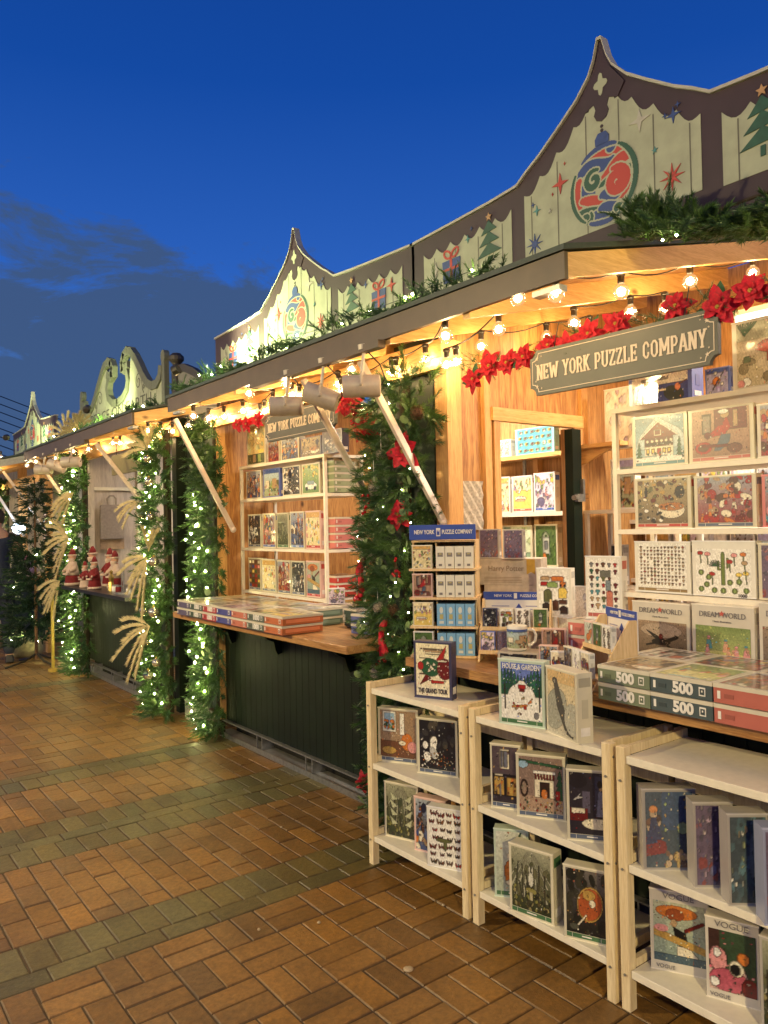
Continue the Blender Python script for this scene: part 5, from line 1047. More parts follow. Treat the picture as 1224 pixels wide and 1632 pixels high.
B_DATA = [
('box with a red and green aeroplane reading THE GRAND TOUR, on the left shelf', (2.039, 2.5, 0.777), 24, 0.17, 0.235, 0.05, 'plane', 1, 'darkblue', 'THE GRAND TOUR', 'boxed puzzles standing on the three slatted shelves', None, 'puzzle_box'),
('puzzle box reading HOUSE & GARDEN with snowy pines, on the middle shelf', (2.003, 1.976, 0.777), 19, 0.176, 0.232, 0.05, 'garden', 1, 'mint', 'HOUSE & GARDEN', 'boxed puzzles standing on the three slatted shelves', 'green', 'puzzle_box'),
('box with a dark diving whale, right of the snowy pines box', (2.041, 1.786, 0.777), -15, 0.174, 0.227, 0.06, 'whale', 1, 'cream', None, 'boxed puzzles standing on the three slatted shelves', None, 'puzzle_box'),
('box with a sunny room and armchair, upper tier of the left shelf, left', (2.051, 2.778, 0.447), 28, 0.193, 0.237, 0.05, 'room', 3, 'cream', None, 'boxed puzzles standing on the three slatted shelves', 'slate', 'puzzle_box'),
('box with white dogs and lit houses, upper tier of the left shelf, right', (2.078, 2.537, 0.447), 26, 0.183, 0.233, 0.05, 'night', 2, 'cream', None, 'boxed puzzles standing on the three slatted shelves', 'slate', 'puzzle_box'),
('box with pale green winged creatures, lower tier of the left shelf, left', (2.051, 2.742, 0.127), 20, 0.173, 0.24, 0.05, 'forest', 5, 'cream', None, 'boxed puzzles standing on the three slatted shelves', None, 'puzzle_box'),
('puzzle box mostly hidden behind the butterfly box, lower tier of the left shelf', (2.056, 2.541, 0.127), 20, 0.151, 0.226, 0.05, 'crowd', 14, 'pinkw', None, 'boxed puzzles standing on the three slatted shelves', None, 'puzzle_box'),
('white box of red and brown butterflies, lower tier of the left shelf, right', (2.001, 2.392, 0.127), 26, 0.155, 0.238, 0.05, 'butter', 1, 'white', None, 'boxed puzzles standing on the three slatted shelves', None, 'puzzle_box'),
('box with a dark bookshop window, middle shelf, upper tier, left', (2.031, 2.055, 0.447), 28, 0.114, 0.236, 0.05, 'street', 1, 'cream', None, 'boxed puzzles standing on the three slatted shelves', 'slate', 'puzzle_box'),
('box with a fireplace and stockings, middle shelf, upper tier, centre', (2.04, 1.935, 0.447), 31, 0.174, 0.224, 0.05, 'fireplace', 1, 'cream', None, 'boxed puzzles standing on the three slatted shelves', 'slate', 'puzzle_box'),
('box with a dark bedroom and a pale robed figure, middle shelf, upper tier, right', (2.013, 1.685, 0.447), 36, 0.157, 0.233, 0.05, 'bedroom', 2, 'cream', None, 'boxed puzzles standing on the three slatted shelves', 'slate', 'puzzle_box'),
('box with an orange fox half hidden, middle shelf, lower tier, left', (2.025, 2.04, 0.127), 38, 0.126, 0.248, 0.05, 'fox', 1, 'mint', None, 'boxed puzzles standing on the three slatted shelves', 'green', 'puzzle_box'),
('box with a white rabbit in a misty forest, middle shelf, lower tier, centre', (1.991, 1.932, 0.127), 12, 0.173, 0.24, 0.06, 'forest', 1, 'cream', None, 'boxed puzzles standing on the three slatted shelves', 'green', 'puzzle_box'),
('box with an orange mushroom in a pale halo, middle shelf, lower tier, right', (2.002, 1.698, 0.127), 24, 0.146, 0.24, 0.05, 'mushroom', 1, 'cream', None, 'boxed puzzles standing on the three slatted shelves', 'green', 'puzzle_box'),
('stone grey box of schoolchildren on a golden book, right shelf, upper tier, leftmost', (2.01, 1.395, 0.447), 50, 0.158, 0.242, 0.06, 'wizard', 3, 'stone', None, 'boxed puzzles standing on the three slatted shelves', None, 'puzzle_box'),
('stone grey box with a purple crowd, right shelf, upper tier, second', (2.025, 1.237, 0.447), 50, 0.111, 0.242, 0.06, 'purple', 4, 'stone', None, 'boxed puzzles standing on the three slatted shelves', None, 'puzzle_box'),
('stone grey box with a teal and yellow night picture, right shelf, upper tier, third', (2.001, 1.122, 0.447), 50, 0.108, 0.248, 0.06, 'teal', 5, 'stone', None, 'boxed puzzles standing on the three slatted shelves', None, 'puzzle_box'),
('pale blue puzzle box at the right edge, right shelf, upper tier', (1.975, 1.012, 0.447), 48, 0.108, 0.248, 0.06, 'purple', 6, 'lav', None, 'boxed puzzles standing on the three slatted shelves', None, 'puzzle_box'),
('VOGUE puzzle box of a lady in a huge orange hat, right shelf, lower tier, left', (2.068, 1.417, 0.127), 28, 0.166, 0.244, 0.05, 'hat', 1, 'stonew', 'VOGUE', 'boxed puzzles standing on the three slatted shelves', None, 'puzzle_box'),
('VOGUE puzzle box of pink gowns on green, right shelf, lower tier, right', (2.068, 1.235, 0.127), 21, 0.14, 0.231, 0.05, 'gowns', 1, 'stonew', 'VOGUE', 'boxed puzzles standing on the three slatted shelves', None, 'puzzle_box'),
('puzzle box cut by the right edge, right shelf, lower tier', (2.046, 1.066, 0.127), 10, 0.129, 0.25, 0.05, 'forest', 9, 'stone', None, 'boxed puzzles standing on the three slatted shelves', None, 'puzzle_box'),
('large puzzle box with a red snowy chalet, near white shelf, top tier', (2.69, 1.868, 1.707), 0, 0.242, 0.203, 0.05, 'chalet', 1, 'cream', None, 'boxed puzzles on the near white shelf', 'tealb', 'puzzle_box'),
('large puzzle box with a red sweatered rider, near white shelf, top tier', (2.69, 1.62, 1.707), 0, 0.25, 0.199, 0.05, 'rider', 1, 'cream', None, 'boxed puzzles on the near white shelf', 'redb', 'puzzle_box'),
('box with silver pattern at the right edge, near white shelf, top tier', (2.69, 1.358, 1.707), 0, 0.212, 0.189, 0.05, 'crowd', 22, 'stonew', None, 'boxed puzzles on the near white shelf', None, 'puzzle_box'),
('box with a giant bowl of soup in a kitchen, near white shelf, second tier', (2.69, 1.864, 1.463), 0, 0.246, 0.199, 0.05, 'soup', 1, 'cream', None, 'boxed puzzles on the near white shelf', 'red', 'puzzle_box'),
('box with a tumbling crowd of people, near white shelf, second tier', (2.69, 1.604, 1.463), 0, 0.236, 0.193, 0.05, 'crowd', 7, 'cream', None, 'boxed puzzles on the near white shelf', 'slate', 'puzzle_box'),
('pink puzzle box at the right edge, near white shelf, second tier', (2.69, 1.347, 1.463), 0, 0.194, 0.184, 0.05, 'crowd', 9, 'pink', None, 'boxed puzzles on the near white shelf', None, 'puzzle_box'),
('white box of tiny red mushrooms in rows, near white shelf, third tier', (2.69, 1.871, 1.21), 0, 0.243, 0.201, 0.05, 'grid', 1, 'white', None, 'boxed puzzles on the near white shelf', 'tan', 'puzzle_box'),
('white box of cactuses and desert flowers reading 1000, near white shelf, third tier', (2.69, 1.619, 1.21), 0, 0.241, 0.205, 0.05, 'cactus', 1, 'white', '1000', 'boxed puzzles on the near white shelf', None, 'puzzle_box'),
('dark purple patterned puzzle box at the right edge, near white shelf, third tier', (2.69, 1.367, 1.21), 0, 0.208, 0.197, 0.05, 'purple', 10, 'cream', None, 'boxed puzzles on the near white shelf', None, 'puzzle_box'),
('wide blue box with a long beaked bird, on top of the near white shelf', (2.72, 1.9, 1.957), 0, 0.281, 0.158, 0.08, 'bluebird', 1, 'blue', None, 'puzzle boxes standing on top of the near white shelf', None, 'puzzle_box'),
('small blue box with an orange bird, on top of the near white shelf', (2.7, 1.553, 1.957), 0, 0.094, 0.096, 0.05, 'orangebird', 1, 'blue', None, 'puzzle boxes standing on top of the near white shelf', None, 'puzzle_box'),
('tall beige box with a red fan palm, on top of the near white shelf', (2.7, 1.446, 1.957), 0, 0.283, 0.247, 0.06, 'fanpalm', 1, 'stonew', None, 'puzzle boxes standing on top of the near white shelf', None, 'puzzle_box'),
('white DREAM WORLD box with a black winged horse, behind the flat 500 boxes', (2.62, 1.839, 0.902), 0, 0.247, 0.278, 0.05, 'horse', 1, 'stonew', 'DREAM WORLD', 'puzzle boxes standing on the near counter', None, 'puzzle_box'),
('white DREAM WORLD box with dancing children on yellow green, behind the flat 500 boxes', (2.6, 1.572, 0.902), 0, 0.231, 0.286, 0.07, 'dance', 1, 'stonew', 'DREAM WORLD', 'puzzle boxes standing on the near counter', None, 'puzzle_box'),
('third white DREAM WORLD box, cut by the right edge, behind the flat boxes', (2.6, 1.324, 0.902), 0, 0.194, 0.307, 0.05, 'horse', 5, 'stonew', 'DREAM WORLD', 'puzzle boxes standing on the near counter', None, 'puzzle_box'),
('tall white box with small travel pictures in a grid, left of the near white shelf', (2.62, 2.064, 1.092), 10, 0.161, 0.259, 0.05, 'pics', 1, 'white', None, 'puzzle boxes standing on the near counter', 'redb', 'puzzle_box'),
('tall white box of drawn jars and bottles, on the barcode stack', (2.6, 2.316, 1.08), 20, 0.157, 0.214, 0.05, 'jars', 1, 'white', None, 'puzzle boxes standing on the near counter', None, 'puzzle_box'),
('flat looking box with a row of painted birds, behind the card display', (2.66, 2.601, 1.132), 25, 0.17, 0.114, 0.04, 'birds', 1, 'white', None, 'puzzle boxes standing on the near counter', None, 'puzzle_box'),
('small framed picture box on the long parchment box, left', (2.58, 2.653, 1.33), 30, 0.096, 0.137, 0.05, 'purple', 12, 'stone', None, 'puzzle boxes standing on the near counter', None, 'puzzle_box'),
('small framed picture box on the long parchment box, right', (2.6, 2.515, 1.33), 30, 0.094, 0.135, 0.05, 'purple', 13, 'stone', None, 'puzzle boxes standing on the near counter', None, 'puzzle_box'),
('yellow map puzzle box on top of the far white shelf', (2.6, 5.064, 1.945), 0, 0.28, 0.285, 0.05, 'map', 1, 'cream', None, 'boxed puzzles on the far white shelf', None, 'puzzle_box'),
('red patterned puzzle box on top of the far white shelf', (2.6, 4.752, 1.945), 0, 0.163, 0.144, 0.05, 'crowd', 31, 'cream', None, 'boxed puzzles on the far white shelf', None, 'puzzle_box'),
('pink city puzzle box on top of the far white shelf', (2.6, 4.568, 1.945), 0, 0.235, 0.147, 0.05, 'crowd', 32, 'cream', None, 'boxed puzzles on the far white shelf', None, 'puzzle_box'),
('round dish puzzle box on top of the far white shelf', (2.6, 4.313, 1.945), 0, 0.254, 0.122, 0.05, 'soup', 5, 'darkblue', None, 'boxed puzzles on the far white shelf', None, 'puzzle_box'),
('white and navy puzzle box on top of the far white shelf', (2.6, 4.049, 1.945), 0, 0.22, 0.142, 0.05, 'night', 6, 'darkblue', None, 'boxed puzzles on the far white shelf', None, 'puzzle_box'),
('red and green crowded puzzle box, far white shelf, top tier', (2.59, 5.064, 1.705), 0, 0.225, 0.196, 0.05, 'crowd', 41, 'cream', None, 'boxed puzzles on the far white shelf', None, 'puzzle_box'),
('blue banded puzzle box, far white shelf, top tier', (2.59, 4.806, 1.705), 0, 0.234, 0.195, 0.05, 'scene', 2, 'blue', None, 'boxed puzzles on the far white shelf', None, 'puzzle_box'),
('grey street puzzle box, far white shelf, top tier', (2.59, 4.533, 1.705), 0, 0.232, 0.193, 0.05, 'night', 8, 'cream', None, 'boxed puzzles on the far white shelf', None, 'puzzle_box'),
('white car in a green field puzzle box, far white shelf, top tier', (2.59, 4.286, 1.705), 0, 0.219, 0.192, 0.05, 'car', 1, 'cream', None, 'boxed puzzles on the far white shelf', None, 'puzzle_box'),
('black and white puzzle box, far white shelf, middle tier', (2.59, 5.048, 1.354), 0, 0.196, 0.236, 0.05, 'night', 11, 'cream', None, 'boxed puzzles on the far white shelf', 'slate', 'puzzle_box'),
('orange and blue puzzle box, far white shelf, middle tier', (2.59, 4.829, 1.354), 0, 0.184, 0.238, 0.05, 'crowd', 51, 'cream', None, 'boxed puzzles on the far white shelf', 'blue', 'puzzle_box'),
('green window puzzle box, far white shelf, middle tier', (2.59, 4.623, 1.354), 0, 0.156, 0.237, 0.05, 'forest', 12, 'cream', None, 'boxed puzzles on the far white shelf', 'green', 'puzzle_box'),
('golden crowd puzzle box, far white shelf, middle tier', (2.59, 4.446, 1.354), 0, 0.179, 0.241, 0.05, 'crowd', 53, 'cream', None, 'boxed puzzles on the far white shelf', 'blue', 'puzzle_box'),
('white and yellow puzzle box, far white shelf, middle tier', (2.59, 4.251, 1.354), 0, 0.18, 0.241, 0.05, 'yellowdots', 1, 'pinkw', None, 'boxed puzzles on the far white shelf', 'red', 'puzzle_box'),
('brown bookcase puzzle box, far white shelf, bottom tier', (2.59, 5.05, 1.048), 0, 0.187, 0.23, 0.05, 'grid', 8, 'cream', None, 'boxed puzzles on the far white shelf', 'slate', 'puzzle_box'),
('pale yellow puzzle box, far white shelf, bottom tier', (2.59, 4.85, 1.048), 0, 0.203, 0.226, 0.05, 'yellowdots', 4, 'cream', None, 'boxed puzzles on the far white shelf', 'slate', 'puzzle_box'),
('rust red puzzle box, far white shelf, bottom tier', (2.59, 4.626, 1.048), 0, 0.173, 0.222, 0.05, 'crowd', 61, 'cream', None, 'boxed puzzles on the far white shelf', 'slate', 'puzzle_box'),
('blue rooftop puzzle box, far white shelf, bottom tier', (2.59, 4.44, 1.048), 0, 0.17, 0.223, 0.05, 'night', 14, 'cream', None, 'boxed puzzles on the far white shelf', 'slate', 'puzzle_box'),
('pink lady puzzle box, far white shelf, bottom tier', (2.59, 4.25, 1.048), 0, 0.168, 0.228, 0.05, 'hat', 7, 'pinkw', None, 'boxed puzzles on the far white shelf', 'red', 'puzzle_box'),
('turquoise box with small pictures, top shelf through the doorway', (3.9, 3.635, 1.95), 0, 0.338, 0.175, 0.05, 'bluedots', 1, 'bluel', None, 'puzzle boxes on the inner shelves seen through the doorway', None, 'puzzle_box'),
('small white box, top shelf through the doorway', (3.9, 3.808, 1.95), 0, 0.129, 0.119, 0.05, 'grid', 13, 'white', None, 'puzzle boxes on the inner shelves seen through the doorway', None, 'puzzle_box'),
('yellow magazine style box, middle shelf through the doorway', (3.9, 3.857, 1.565), 0, 0.16, 0.247, 0.05, 'yellowdots', 7, 'white', None, 'puzzle boxes on the inner shelves seen through the doorway', None, 'puzzle_box'),
('box with a yellow beach scene, middle shelf through the doorway', (3.9, 3.676, 1.565), 0, 0.184, 0.245, 0.05, 'beach', 1, 'white', None, 'puzzle boxes on the inner shelves seen through the doorway', 'redb', 'puzzle_box'),
('box with a lilac garden scene, middle shelf through the doorway', (3.9, 3.478, 1.565), 0, 0.179, 0.254, 0.05, 'garden2', 1, 'white', None, 'puzzle boxes on the inner shelves seen through the doorway', 'blue', 'puzzle_box'),
('pale green box, lower shelf through the doorway', (3.9, 3.789, 1.205), 0, 0.286, 0.269, 0.05, 'palegreen', 1, 'cream', None, 'puzzle boxes on the inner shelves seen through the doorway', None, 'puzzle_box'),
('green box with a narrow house, lower shelf through the doorway', (3.9, 3.483, 1.205), 0, 0.194, 0.274, 0.05, 'greenhouse', 1, 'cream', None, 'puzzle boxes on the inner shelves seen through the doorway', None, 'puzzle_box'),
('bright white box on the back wall, upper shelf, left of the near white shelf', (3.42, 2.543, 1.874), 0, 0.18, 0.318, 0.05, 'bikes', 1, 'white', None, 'puzzle boxes left of the near white shelf', None, 'puzzle_box'),
('pale box with a lilac band on the back wall, lower shelf', (3.42, 2.513, 1.555), 0, 0.148, 0.263, 0.05, 'scene', 8, 'white', None, 'puzzle boxes left of the near white shelf', None, 'puzzle_box'),
('pale box glimpsed between the tiers, upper row, first from left', (3.88, 2.616, 1.5), 0, 0.158, 0.298, 0.05, 'scene', 80, 'white', None, 'puzzle boxes on the back wall shelves of the near counter', None, 'puzzle_box'),
('pale box glimpsed between the tiers, upper row, second from left', (3.88, 2.436, 1.5), 0, 0.148, 0.286, 0.05, 'yellowdots', 81, 'white', None, 'puzzle boxes on the back wall shelves of the near counter', None, 'puzzle_box'),
('pale box glimpsed between the tiers, upper row, third from left', (3.88, 2.268, 1.5), 0, 0.139, 0.274, 0.05, 'garden2', 82, 'white', None, 'puzzle boxes on the back wall shelves of the near counter', None, 'puzzle_box'),
('pale box glimpsed between the tiers, upper row, fourth from left', (3.88, 2.11, 1.5), 0, 0.131, 0.262, 0.05, 'bikes', 83, 'white', None, 'puzzle boxes on the back wall shelves of the near counter', None, 'puzzle_box'),
('pale box glimpsed between the tiers, upper row, fifth from left', (3.88, 1.968, 1.5), 0, 0.124, 0.252, 0.05, 'crowd', 84, 'white', None, 'puzzle boxes on the back wall shelves of the near counter', None, 'puzzle_box'),
('pale box glimpsed between the tiers, middle row, first from left', (3.88, 2.626, 1.16), 0, 0.158, 0.266, 0.05, 'yellowdots', 85, 'white', None, 'puzzle boxes on the back wall shelves of the near counter', None, 'puzzle_box'),
('pale box glimpsed between the tiers, middle row, second from left', (3.88, 2.446, 1.16), 0, 0.148, 0.265, 0.05, 'garden2', 86, 'white', None, 'puzzle boxes on the back wall shelves of the near counter', None, 'puzzle_box'),
('pale box glimpsed between the tiers, middle row, third from left', (3.88, 2.278, 1.16), 0, 0.14, 0.265, 0.05, 'bikes', 87, 'white', None, 'puzzle boxes on the back wall shelves of the near counter', None, 'puzzle_box'),
('pale box glimpsed between the tiers, middle row, fourth from left', (3.88, 2.119, 1.16), 0, 0.131, 0.264, 0.05, 'crowd', 88, 'white', None, 'puzzle boxes on the back wall shelves of the near counter', None, 'puzzle_box'),
('pale box glimpsed between the tiers, middle row, fifth from left', (3.88, 1.976, 1.16), 0, 0.124, 0.263, 0.05, 'scene', 89, 'white', None, 'puzzle boxes on the back wall shelves of the near counter', None, 'puzzle_box'),
('pale box glimpsed between the tiers, lower row, first from left', (3.88, 2.635, 0.88), 0, 0.158, 0.199, 0.05, 'garden2', 90, 'white', None, 'puzzle boxes on the back wall shelves of the near counter', None, 'puzzle_box'),
('pale box glimpsed between the tiers, lower row, second from left', (3.88, 2.455, 0.88), 0, 0.149, 0.209, 0.05, 'bikes', 91, 'white', None, 'puzzle boxes on the back wall shelves of the near counter', None, 'puzzle_box'),
('pale box glimpsed between the tiers, lower row, third from left', (3.88, 2.286, 0.88), 0, 0.14, 0.219, 0.05, 'crowd', 92, 'white', None, 'puzzle boxes on the back wall shelves of the near counter', None, 'puzzle_box'),
('pale box glimpsed between the tiers, lower row, fourth from left', (3.88, 2.127, 0.88), 0, 0.131, 0.228, 0.05, 'scene', 93, 'white', None, 'puzzle boxes on the back wall shelves of the near counter', None, 'puzzle_box'),
('pale box glimpsed between the tiers, lower row, fifth from left', (3.88, 1.984, 0.88), 0, 0.124, 0.236, 0.05, 'yellowdots', 94, 'white', None, 'puzzle boxes on the back wall shelves of the near counter', None, 'puzzle_box'),
('black and grey box in the pale back shelf, left of the near white shelf', (3.4, 2.51, 1.16), 0, 0.075, 0.21, 0.05, 'night', 21, 'stone', None, 'puzzle boxes on the back wall shelves of the near counter', None, 'puzzle_box'),
]
# ---------------------------------------------------------------- printed pictures, painted in code
class Art:
    def __init__(s, W, H, bg, seed):
        s.W, s.H = W, H; s.a = np.zeros((H, W, 3)); s.a[:] = bg; s.r = np.random.RandomState(seed)
        s.X, s.Y = np.meshgrid((np.arange(W)+.5)/W, 1-(np.arange(H)+.5)/H)
    def ell(s, cx, cy, rx, ry, c, rot=0.0):
        x, y = s.X-cx, s.Y-cy; k, q = math.cos(rot), math.sin(rot); s.a[((x*k+y*q)/rx)**2+((-x*q+y*k)/ry)**2 < 1] = c
    def rect(s, x0, y0, x1, y1, c): s.a[(s.X >= x0)&(s.X <= x1)&(s.Y >= y0)&(s.Y <= y1)] = c
    def poly(s, pts, c):
        inside = np.zeros(s.X.shape, bool); n = len(pts)
        for i in range(n):
            (x0, y0), (x1, y1) = pts[i], pts[(i+1) % n]
            if y0 == y1: continue
            inside ^= ((s.Y > y0) != (s.Y > y1)) & (s.X < (x1-x0)*(s.Y-y0)/(y1-y0)+x0)
        s.a[inside] = c
    def line(s, x0, y0, x1, y1, w, c):
        dx, dy = x1-x0, y1-y0; t = np.clip(((s.X-x0)*dx+(s.Y-y0)*dy)/(dx*dx+dy*dy+1e-9), 0, 1); s.a[(s.X-x0-t*dx)**2+(s.Y-y0-t*dy)**2 < w*w] = c
    def grad(s, c0, c1, y0=0, y1=1):
        m = (s.Y >= y0)&(s.Y <= y1); t = np.clip((s.Y-y0)/(y1-y0), 0, 1)[..., None]; s.a = np.where(m[..., None], np.array(c0)*(1-t)+np.array(c1)*t, s.a)
    def blobs(s, n, pal, r0, r1, y0=0, y1=1, x0=0, x1=1):
        for _ in range(n): s.ell(s.r.uniform(x0, x1), s.r.uniform(y0, y1), s.r.uniform(r0, r1), s.r.uniform(r0, r1), pal[s.r.randint(len(pal))], s.r.uniform(0, 3))
    def figures(s, n, pal, h, y0, y1, skin=(.75, .5, .38)):
        ys = sorted(s.r.uniform(y0, y1, n))[::-1]
        for y in ys:
            x = s.r.uniform(.05, .95); k = h*s.r.uniform(.8, 1.15); c = pal[s.r.randint(len(pal))]
            s.poly([(x-k*.22, y), (x+k*.22, y), (x+k*.13, y+k*.62), (x-k*.13, y+k*.62)], c); s.ell(x, y+k*.76, k*.11, k*.13, skin); s.ell(x, y+k*.84, k*.12, k*.08, pal[(s.r.randint(len(pal)))])
    def noise(s, amt=.10):
        n = s.r.rand(s.H//3+2, s.W//3+2, 1).repeat(3, 0).repeat(3, 1)[:s.H, :s.W]+0.6*s.r.rand(s.H, s.W, 1); s.a = np.clip(s.a*(1+amt*2*(n-.8)), 0, 1)
def tree_a(a, x, y, h, w, c, k=4):
    for i in range(k):
        t = i/k; a.poly([(x-w*(1-t*.75), y+h*t), (x+w*(1-t*.75), y+h*t), (x, y+h*(t+1.35/k))], c)
C = dict(cream=(.90,.86,.74), white=(.93,.92,.88), red=(.72,.12,.10), dred=(.45,.08,.08), blue=(.16,.27,.60), navy=(.10,.13,.28), teal=(.25,.55,.60), green=(.12,.36,.22), lgreen=(.55,.68,.35), yel=(.93,.80,.30),
         org=(.85,.45,.15), brown=(.38,.22,.13), dbrown=(.20,.12,.08), pink=(.88,.55,.55), lil=(.62,.52,.80), grey=(.45,.45,.46), lgrey=(.72,.72,.72), black=(.08,.08,.09), tan=(.72,.58,.40), sky=(.55,.72,.85), olive=(.38,.40,.22), gold=(.75,.58,.25))
def paint(kind, seed, W=46, H=60):
    a = Art(W, H, C['cream'], seed*17+len(kind)); c = C; r = a.r
    busy = [c[k] for k in ('red', 'blue', 'cream', 'brown', 'green', 'yel', 'pink', 'grey', 'org', 'white', 'teal')]
    if kind == 'plane':
        a.grad(c['cream'], (.95, .90, .70))
        for y, x0, x1 in ((.90, .15, .85), (.80, .3, .8), (.55, .1, .9), (.42, .1, .6), (.30, .2, .9), (.72, .1, .4)): a.line(x0, y, x1, y, .008, c['brown'])
        a.line(.25, .86, .9, .86, .02, c['tan']); a.poly([(.62, .70), (.92, .98), (.80, .62)], c['red']); a.poly([(.30, .42), (.10, .20), (.46, .34)], c['dred']); a.ell(.44, .55, .30, .17, c['green'], -.05)
        a.ell(.86, .53, .22, .20, c['dred']); a.ell(.14, .57, .09, .08, c['red']); a.ell(.80, .68, .14, .02, c['cream']); a.line(.5, .28, .8, .28, .03, c['red']); a.ell(.5, .28, .05, .04, c['red'])
        for x, y in ((.36, .62), (.5, .52), (.40, .48), (.55, .60), (.46, .55)): a.poly([(x-.05, y-.03), (x+.06, y), (x-.02, y+.05)], c['cream'])
        a.rect(0, 0, 1, .17, c['cream'])
    elif kind == 'garden':
        a.grad((.45, .55, .85), (.35, .45, .80)); a.rect(0, 0, 1, .45, c['white'])
        for x in np.linspace(.02, .98, 13): tree_a(a, x, .42, .40+.08*math.sin(x*9), .09, (.10, .33, .24) if int(x*30) % 2 else (.14, .42, .30))
        a.ell(.5, .38, .34, .26, c['white']); a.rect(.42, .55, .60, .62, c['red']); a.poly([(.38, .62), (.64, .62), (.56, .69), (.46, .69)], c['white']); a.rect(.45, .50, .57, .55, c['dred'])
        for x in (.10, .93): a.line(x, .18, x, .6, .012, c['dbrown'])
        a.blobs(9, [c['tan'], c['org']], .012, .03, .18, .40, .3, .8); a.line(.28, .22, .62, .26, .02, c['org']); a.blobs(5, [c['red'], c['gold']], .02, .035, .20, .28, .3, .7); a.ell(.45, .10, .05, .02, c['brown']); a.ell(.85, .10, .06, .06, c['grey'])
    elif kind == 'whale':
        a.grad((.78, .76, .66), (.88, .78, .55)); a.rect(0, .82, 1, 1, (.85, .70, .45)); a.ell(.30, .40, .42, .30, (.62, .63, .56), .5)
        a.poly([(.22, .86), (.36, .84), (.62, .40), (.80, .12), (.62, .10), (.34, .45)], (.28, .29, .28)); a.poly([(.75, .16), (.95, .10), (.90, .02), (.66, .06)], (.22, .23, .23)); a.ell(.28, .84, .09, .05, (.30, .30, .30)); a.ell(.9, .3, .3, .25, (.70, .70, .62))
    elif kind in ('room', 'fireplace'):
        a.a[:] = (.62, .50, .38); a.rect(0, 0, 1, .35, (.45, .28, .18)); a.rect(.08, .55, .45, .98, (.85, .85, .80)); a.rect(.12, .60, .41, .94, c['sky']); a.blobs(20, [c['green'], c['org'], c['lgreen']], .02, .05, .6, .78, .12, .4)
        if kind == 'fireplace':
            a.a[:] = (.55, .45, .40); a.rect(0, 0, 1, .30, (.68, .55, .45)); a.rect(.36, .28, .80, .72, c['cream']); a.rect(.48, .28, .70, .55, c['dbrown']); a.ell(.58, .34, .07, .09, c['org']); a.rect(.33, .70, .83, .76, c['white'])
            for x in np.linspace(.38, .78, 7): a.poly([(x-.02, .70), (x+.02, .70), (x+.035, .60), (x-.01, .60)], c['dred'])
            a.line(0, .92, 1, .84, .025, c['green']); a.ell(.10, .85, .12, .07, c['sky']); tree_a(a, .93, .25, .5, .14, c['green']); a.blobs(40, [c['red'], c['green'], c['cream'], c['gold']], .01, .028, .02, .24); a.ell(.12, .42, .09, .16, c['dbrown']); a.ell(.12, .42, .06, .12, (.6, .5, .42)); a.rect(.83, .26, .93, .42, c['red'])
        else:
            a.ell(.75, .35, .16, .18, c['org']); a.ell(.90, .25, .14, .12, c['pink']); a.rect(.55, .50, .68, .95, c['white']); a.ell(.62, .32, .10, .05, c['cream']); a.ell(.25, .15, .2, .08, c['gold'])
    elif kind == 'night':
        a.a[:] = (.10, .11, .13); a.blobs(26, [(.16, .17, .2), (.22, .22, .22), (.3, .28, .24)], .03, .10, .4, 1); a.blobs(6, [c['white'], c['lgrey']], .06, .14, .15, .6, 0, .55)
        a.blobs(60, [c['gold'], c['org'], c['brown'], c['cream'], c['dred']], .008, .022, .06, .34, .3, 1); a.blobs(30, [c['white'], c['lgrey'], c['black']], .01, .03, 0, .6, 0, .6)
        if seed > 5: a.blobs(50, [c['white'], c['grey'], c['tan'], c['navy']], .02, .07)
    elif kind == 'forest':
        a.grad((.16, .20, .10), (.62, .62, .50))
        for i in range(9): t = -0.9+i*.22; a.poly([(.5, 1.05), (.5+t*.9-.03, .2), (.5+t*.9+.05, .2)], (.66, .66, .55))
        a.blobs(16, [(.30, .32, .20), (.24, .28, .18), (.38, .38, .25)], .03, .12, .25, .75); 
        for i in range(12): x = r.rand(); a.line(x, .1, x+r.uniform(-.1, .1), r.uniform(.4, .8), .012, (.20, .20, .14))
        a.blobs(40, [(.50, .50, .22), (.12, .14, .08), (.60, .56, .35), (.34, .30, .16)], .015, .05, 0, .35)
        if seed == 1: a.ell(.5, .52, .07, .12, (.80, .80, .72)); a.ell(.47, .68, .02, .07, (.80, .80, .72)); a.ell(.54, .68, .02, .07, (.80, .80, .72)); a.ell(.5, .34, .14, .05, (.55, .52, .25)); a.rect(.46, .18, .54, .32, (.7, .66, .5))
        if seed == 5: [a.poly([(.5+q*.1, y), (.5+q*.38, y+.14), (.5+q*.30, y-.03)], (.72, .74, .58)) for q in (-1, 1) for y in (.25, .42, .58, .72)]
    elif kind == 'butter':
        a.a[:] = c['white']; pal = [c['dred'], c['brown'], c['dbrown'], c['red'], (.5, .3, .15), (.30, .25, .12)]
        for j in range(7):
            for i in range(4):
                x, y = (i+.5+.2*r.randn()*.5)/4, (j+.5)/7+.01*r.randn(); k = r.uniform(.7, 1.15); q = pal[r.randint(6)]
                for s_ in (-1, 1): a.poly([(x, y-.01), (x+s_*.10*k, y+.05*k), (x+s_*.095*k, y), (x+s_*.06*k, y-.045*k)], q); a.ell(x+s_*.05*k, y+.012, .018*k, .010*k, c['org'] if r.rand() > .5 else c['cream'])
                a.line(x, y-.03*k, x, y+.03*k, .008, c['black'])
        a.ell(.45, .46, .24, .035, c['olive']); a.ell(.5, .38, .05, .10, c['olive']); a.rect(.8, .94, 1, 1, c['white'])
    elif kind in ('street', 'bedroom'):
        a.a[:] = (.32, .27, .30); a.rect(0, 0, 1, .5, (.08, .09, .12)); a.rect(.30, .60, .62, .95, c['cream']); a.rect(.34, .63, .58, .92, (.40, .42, .50))
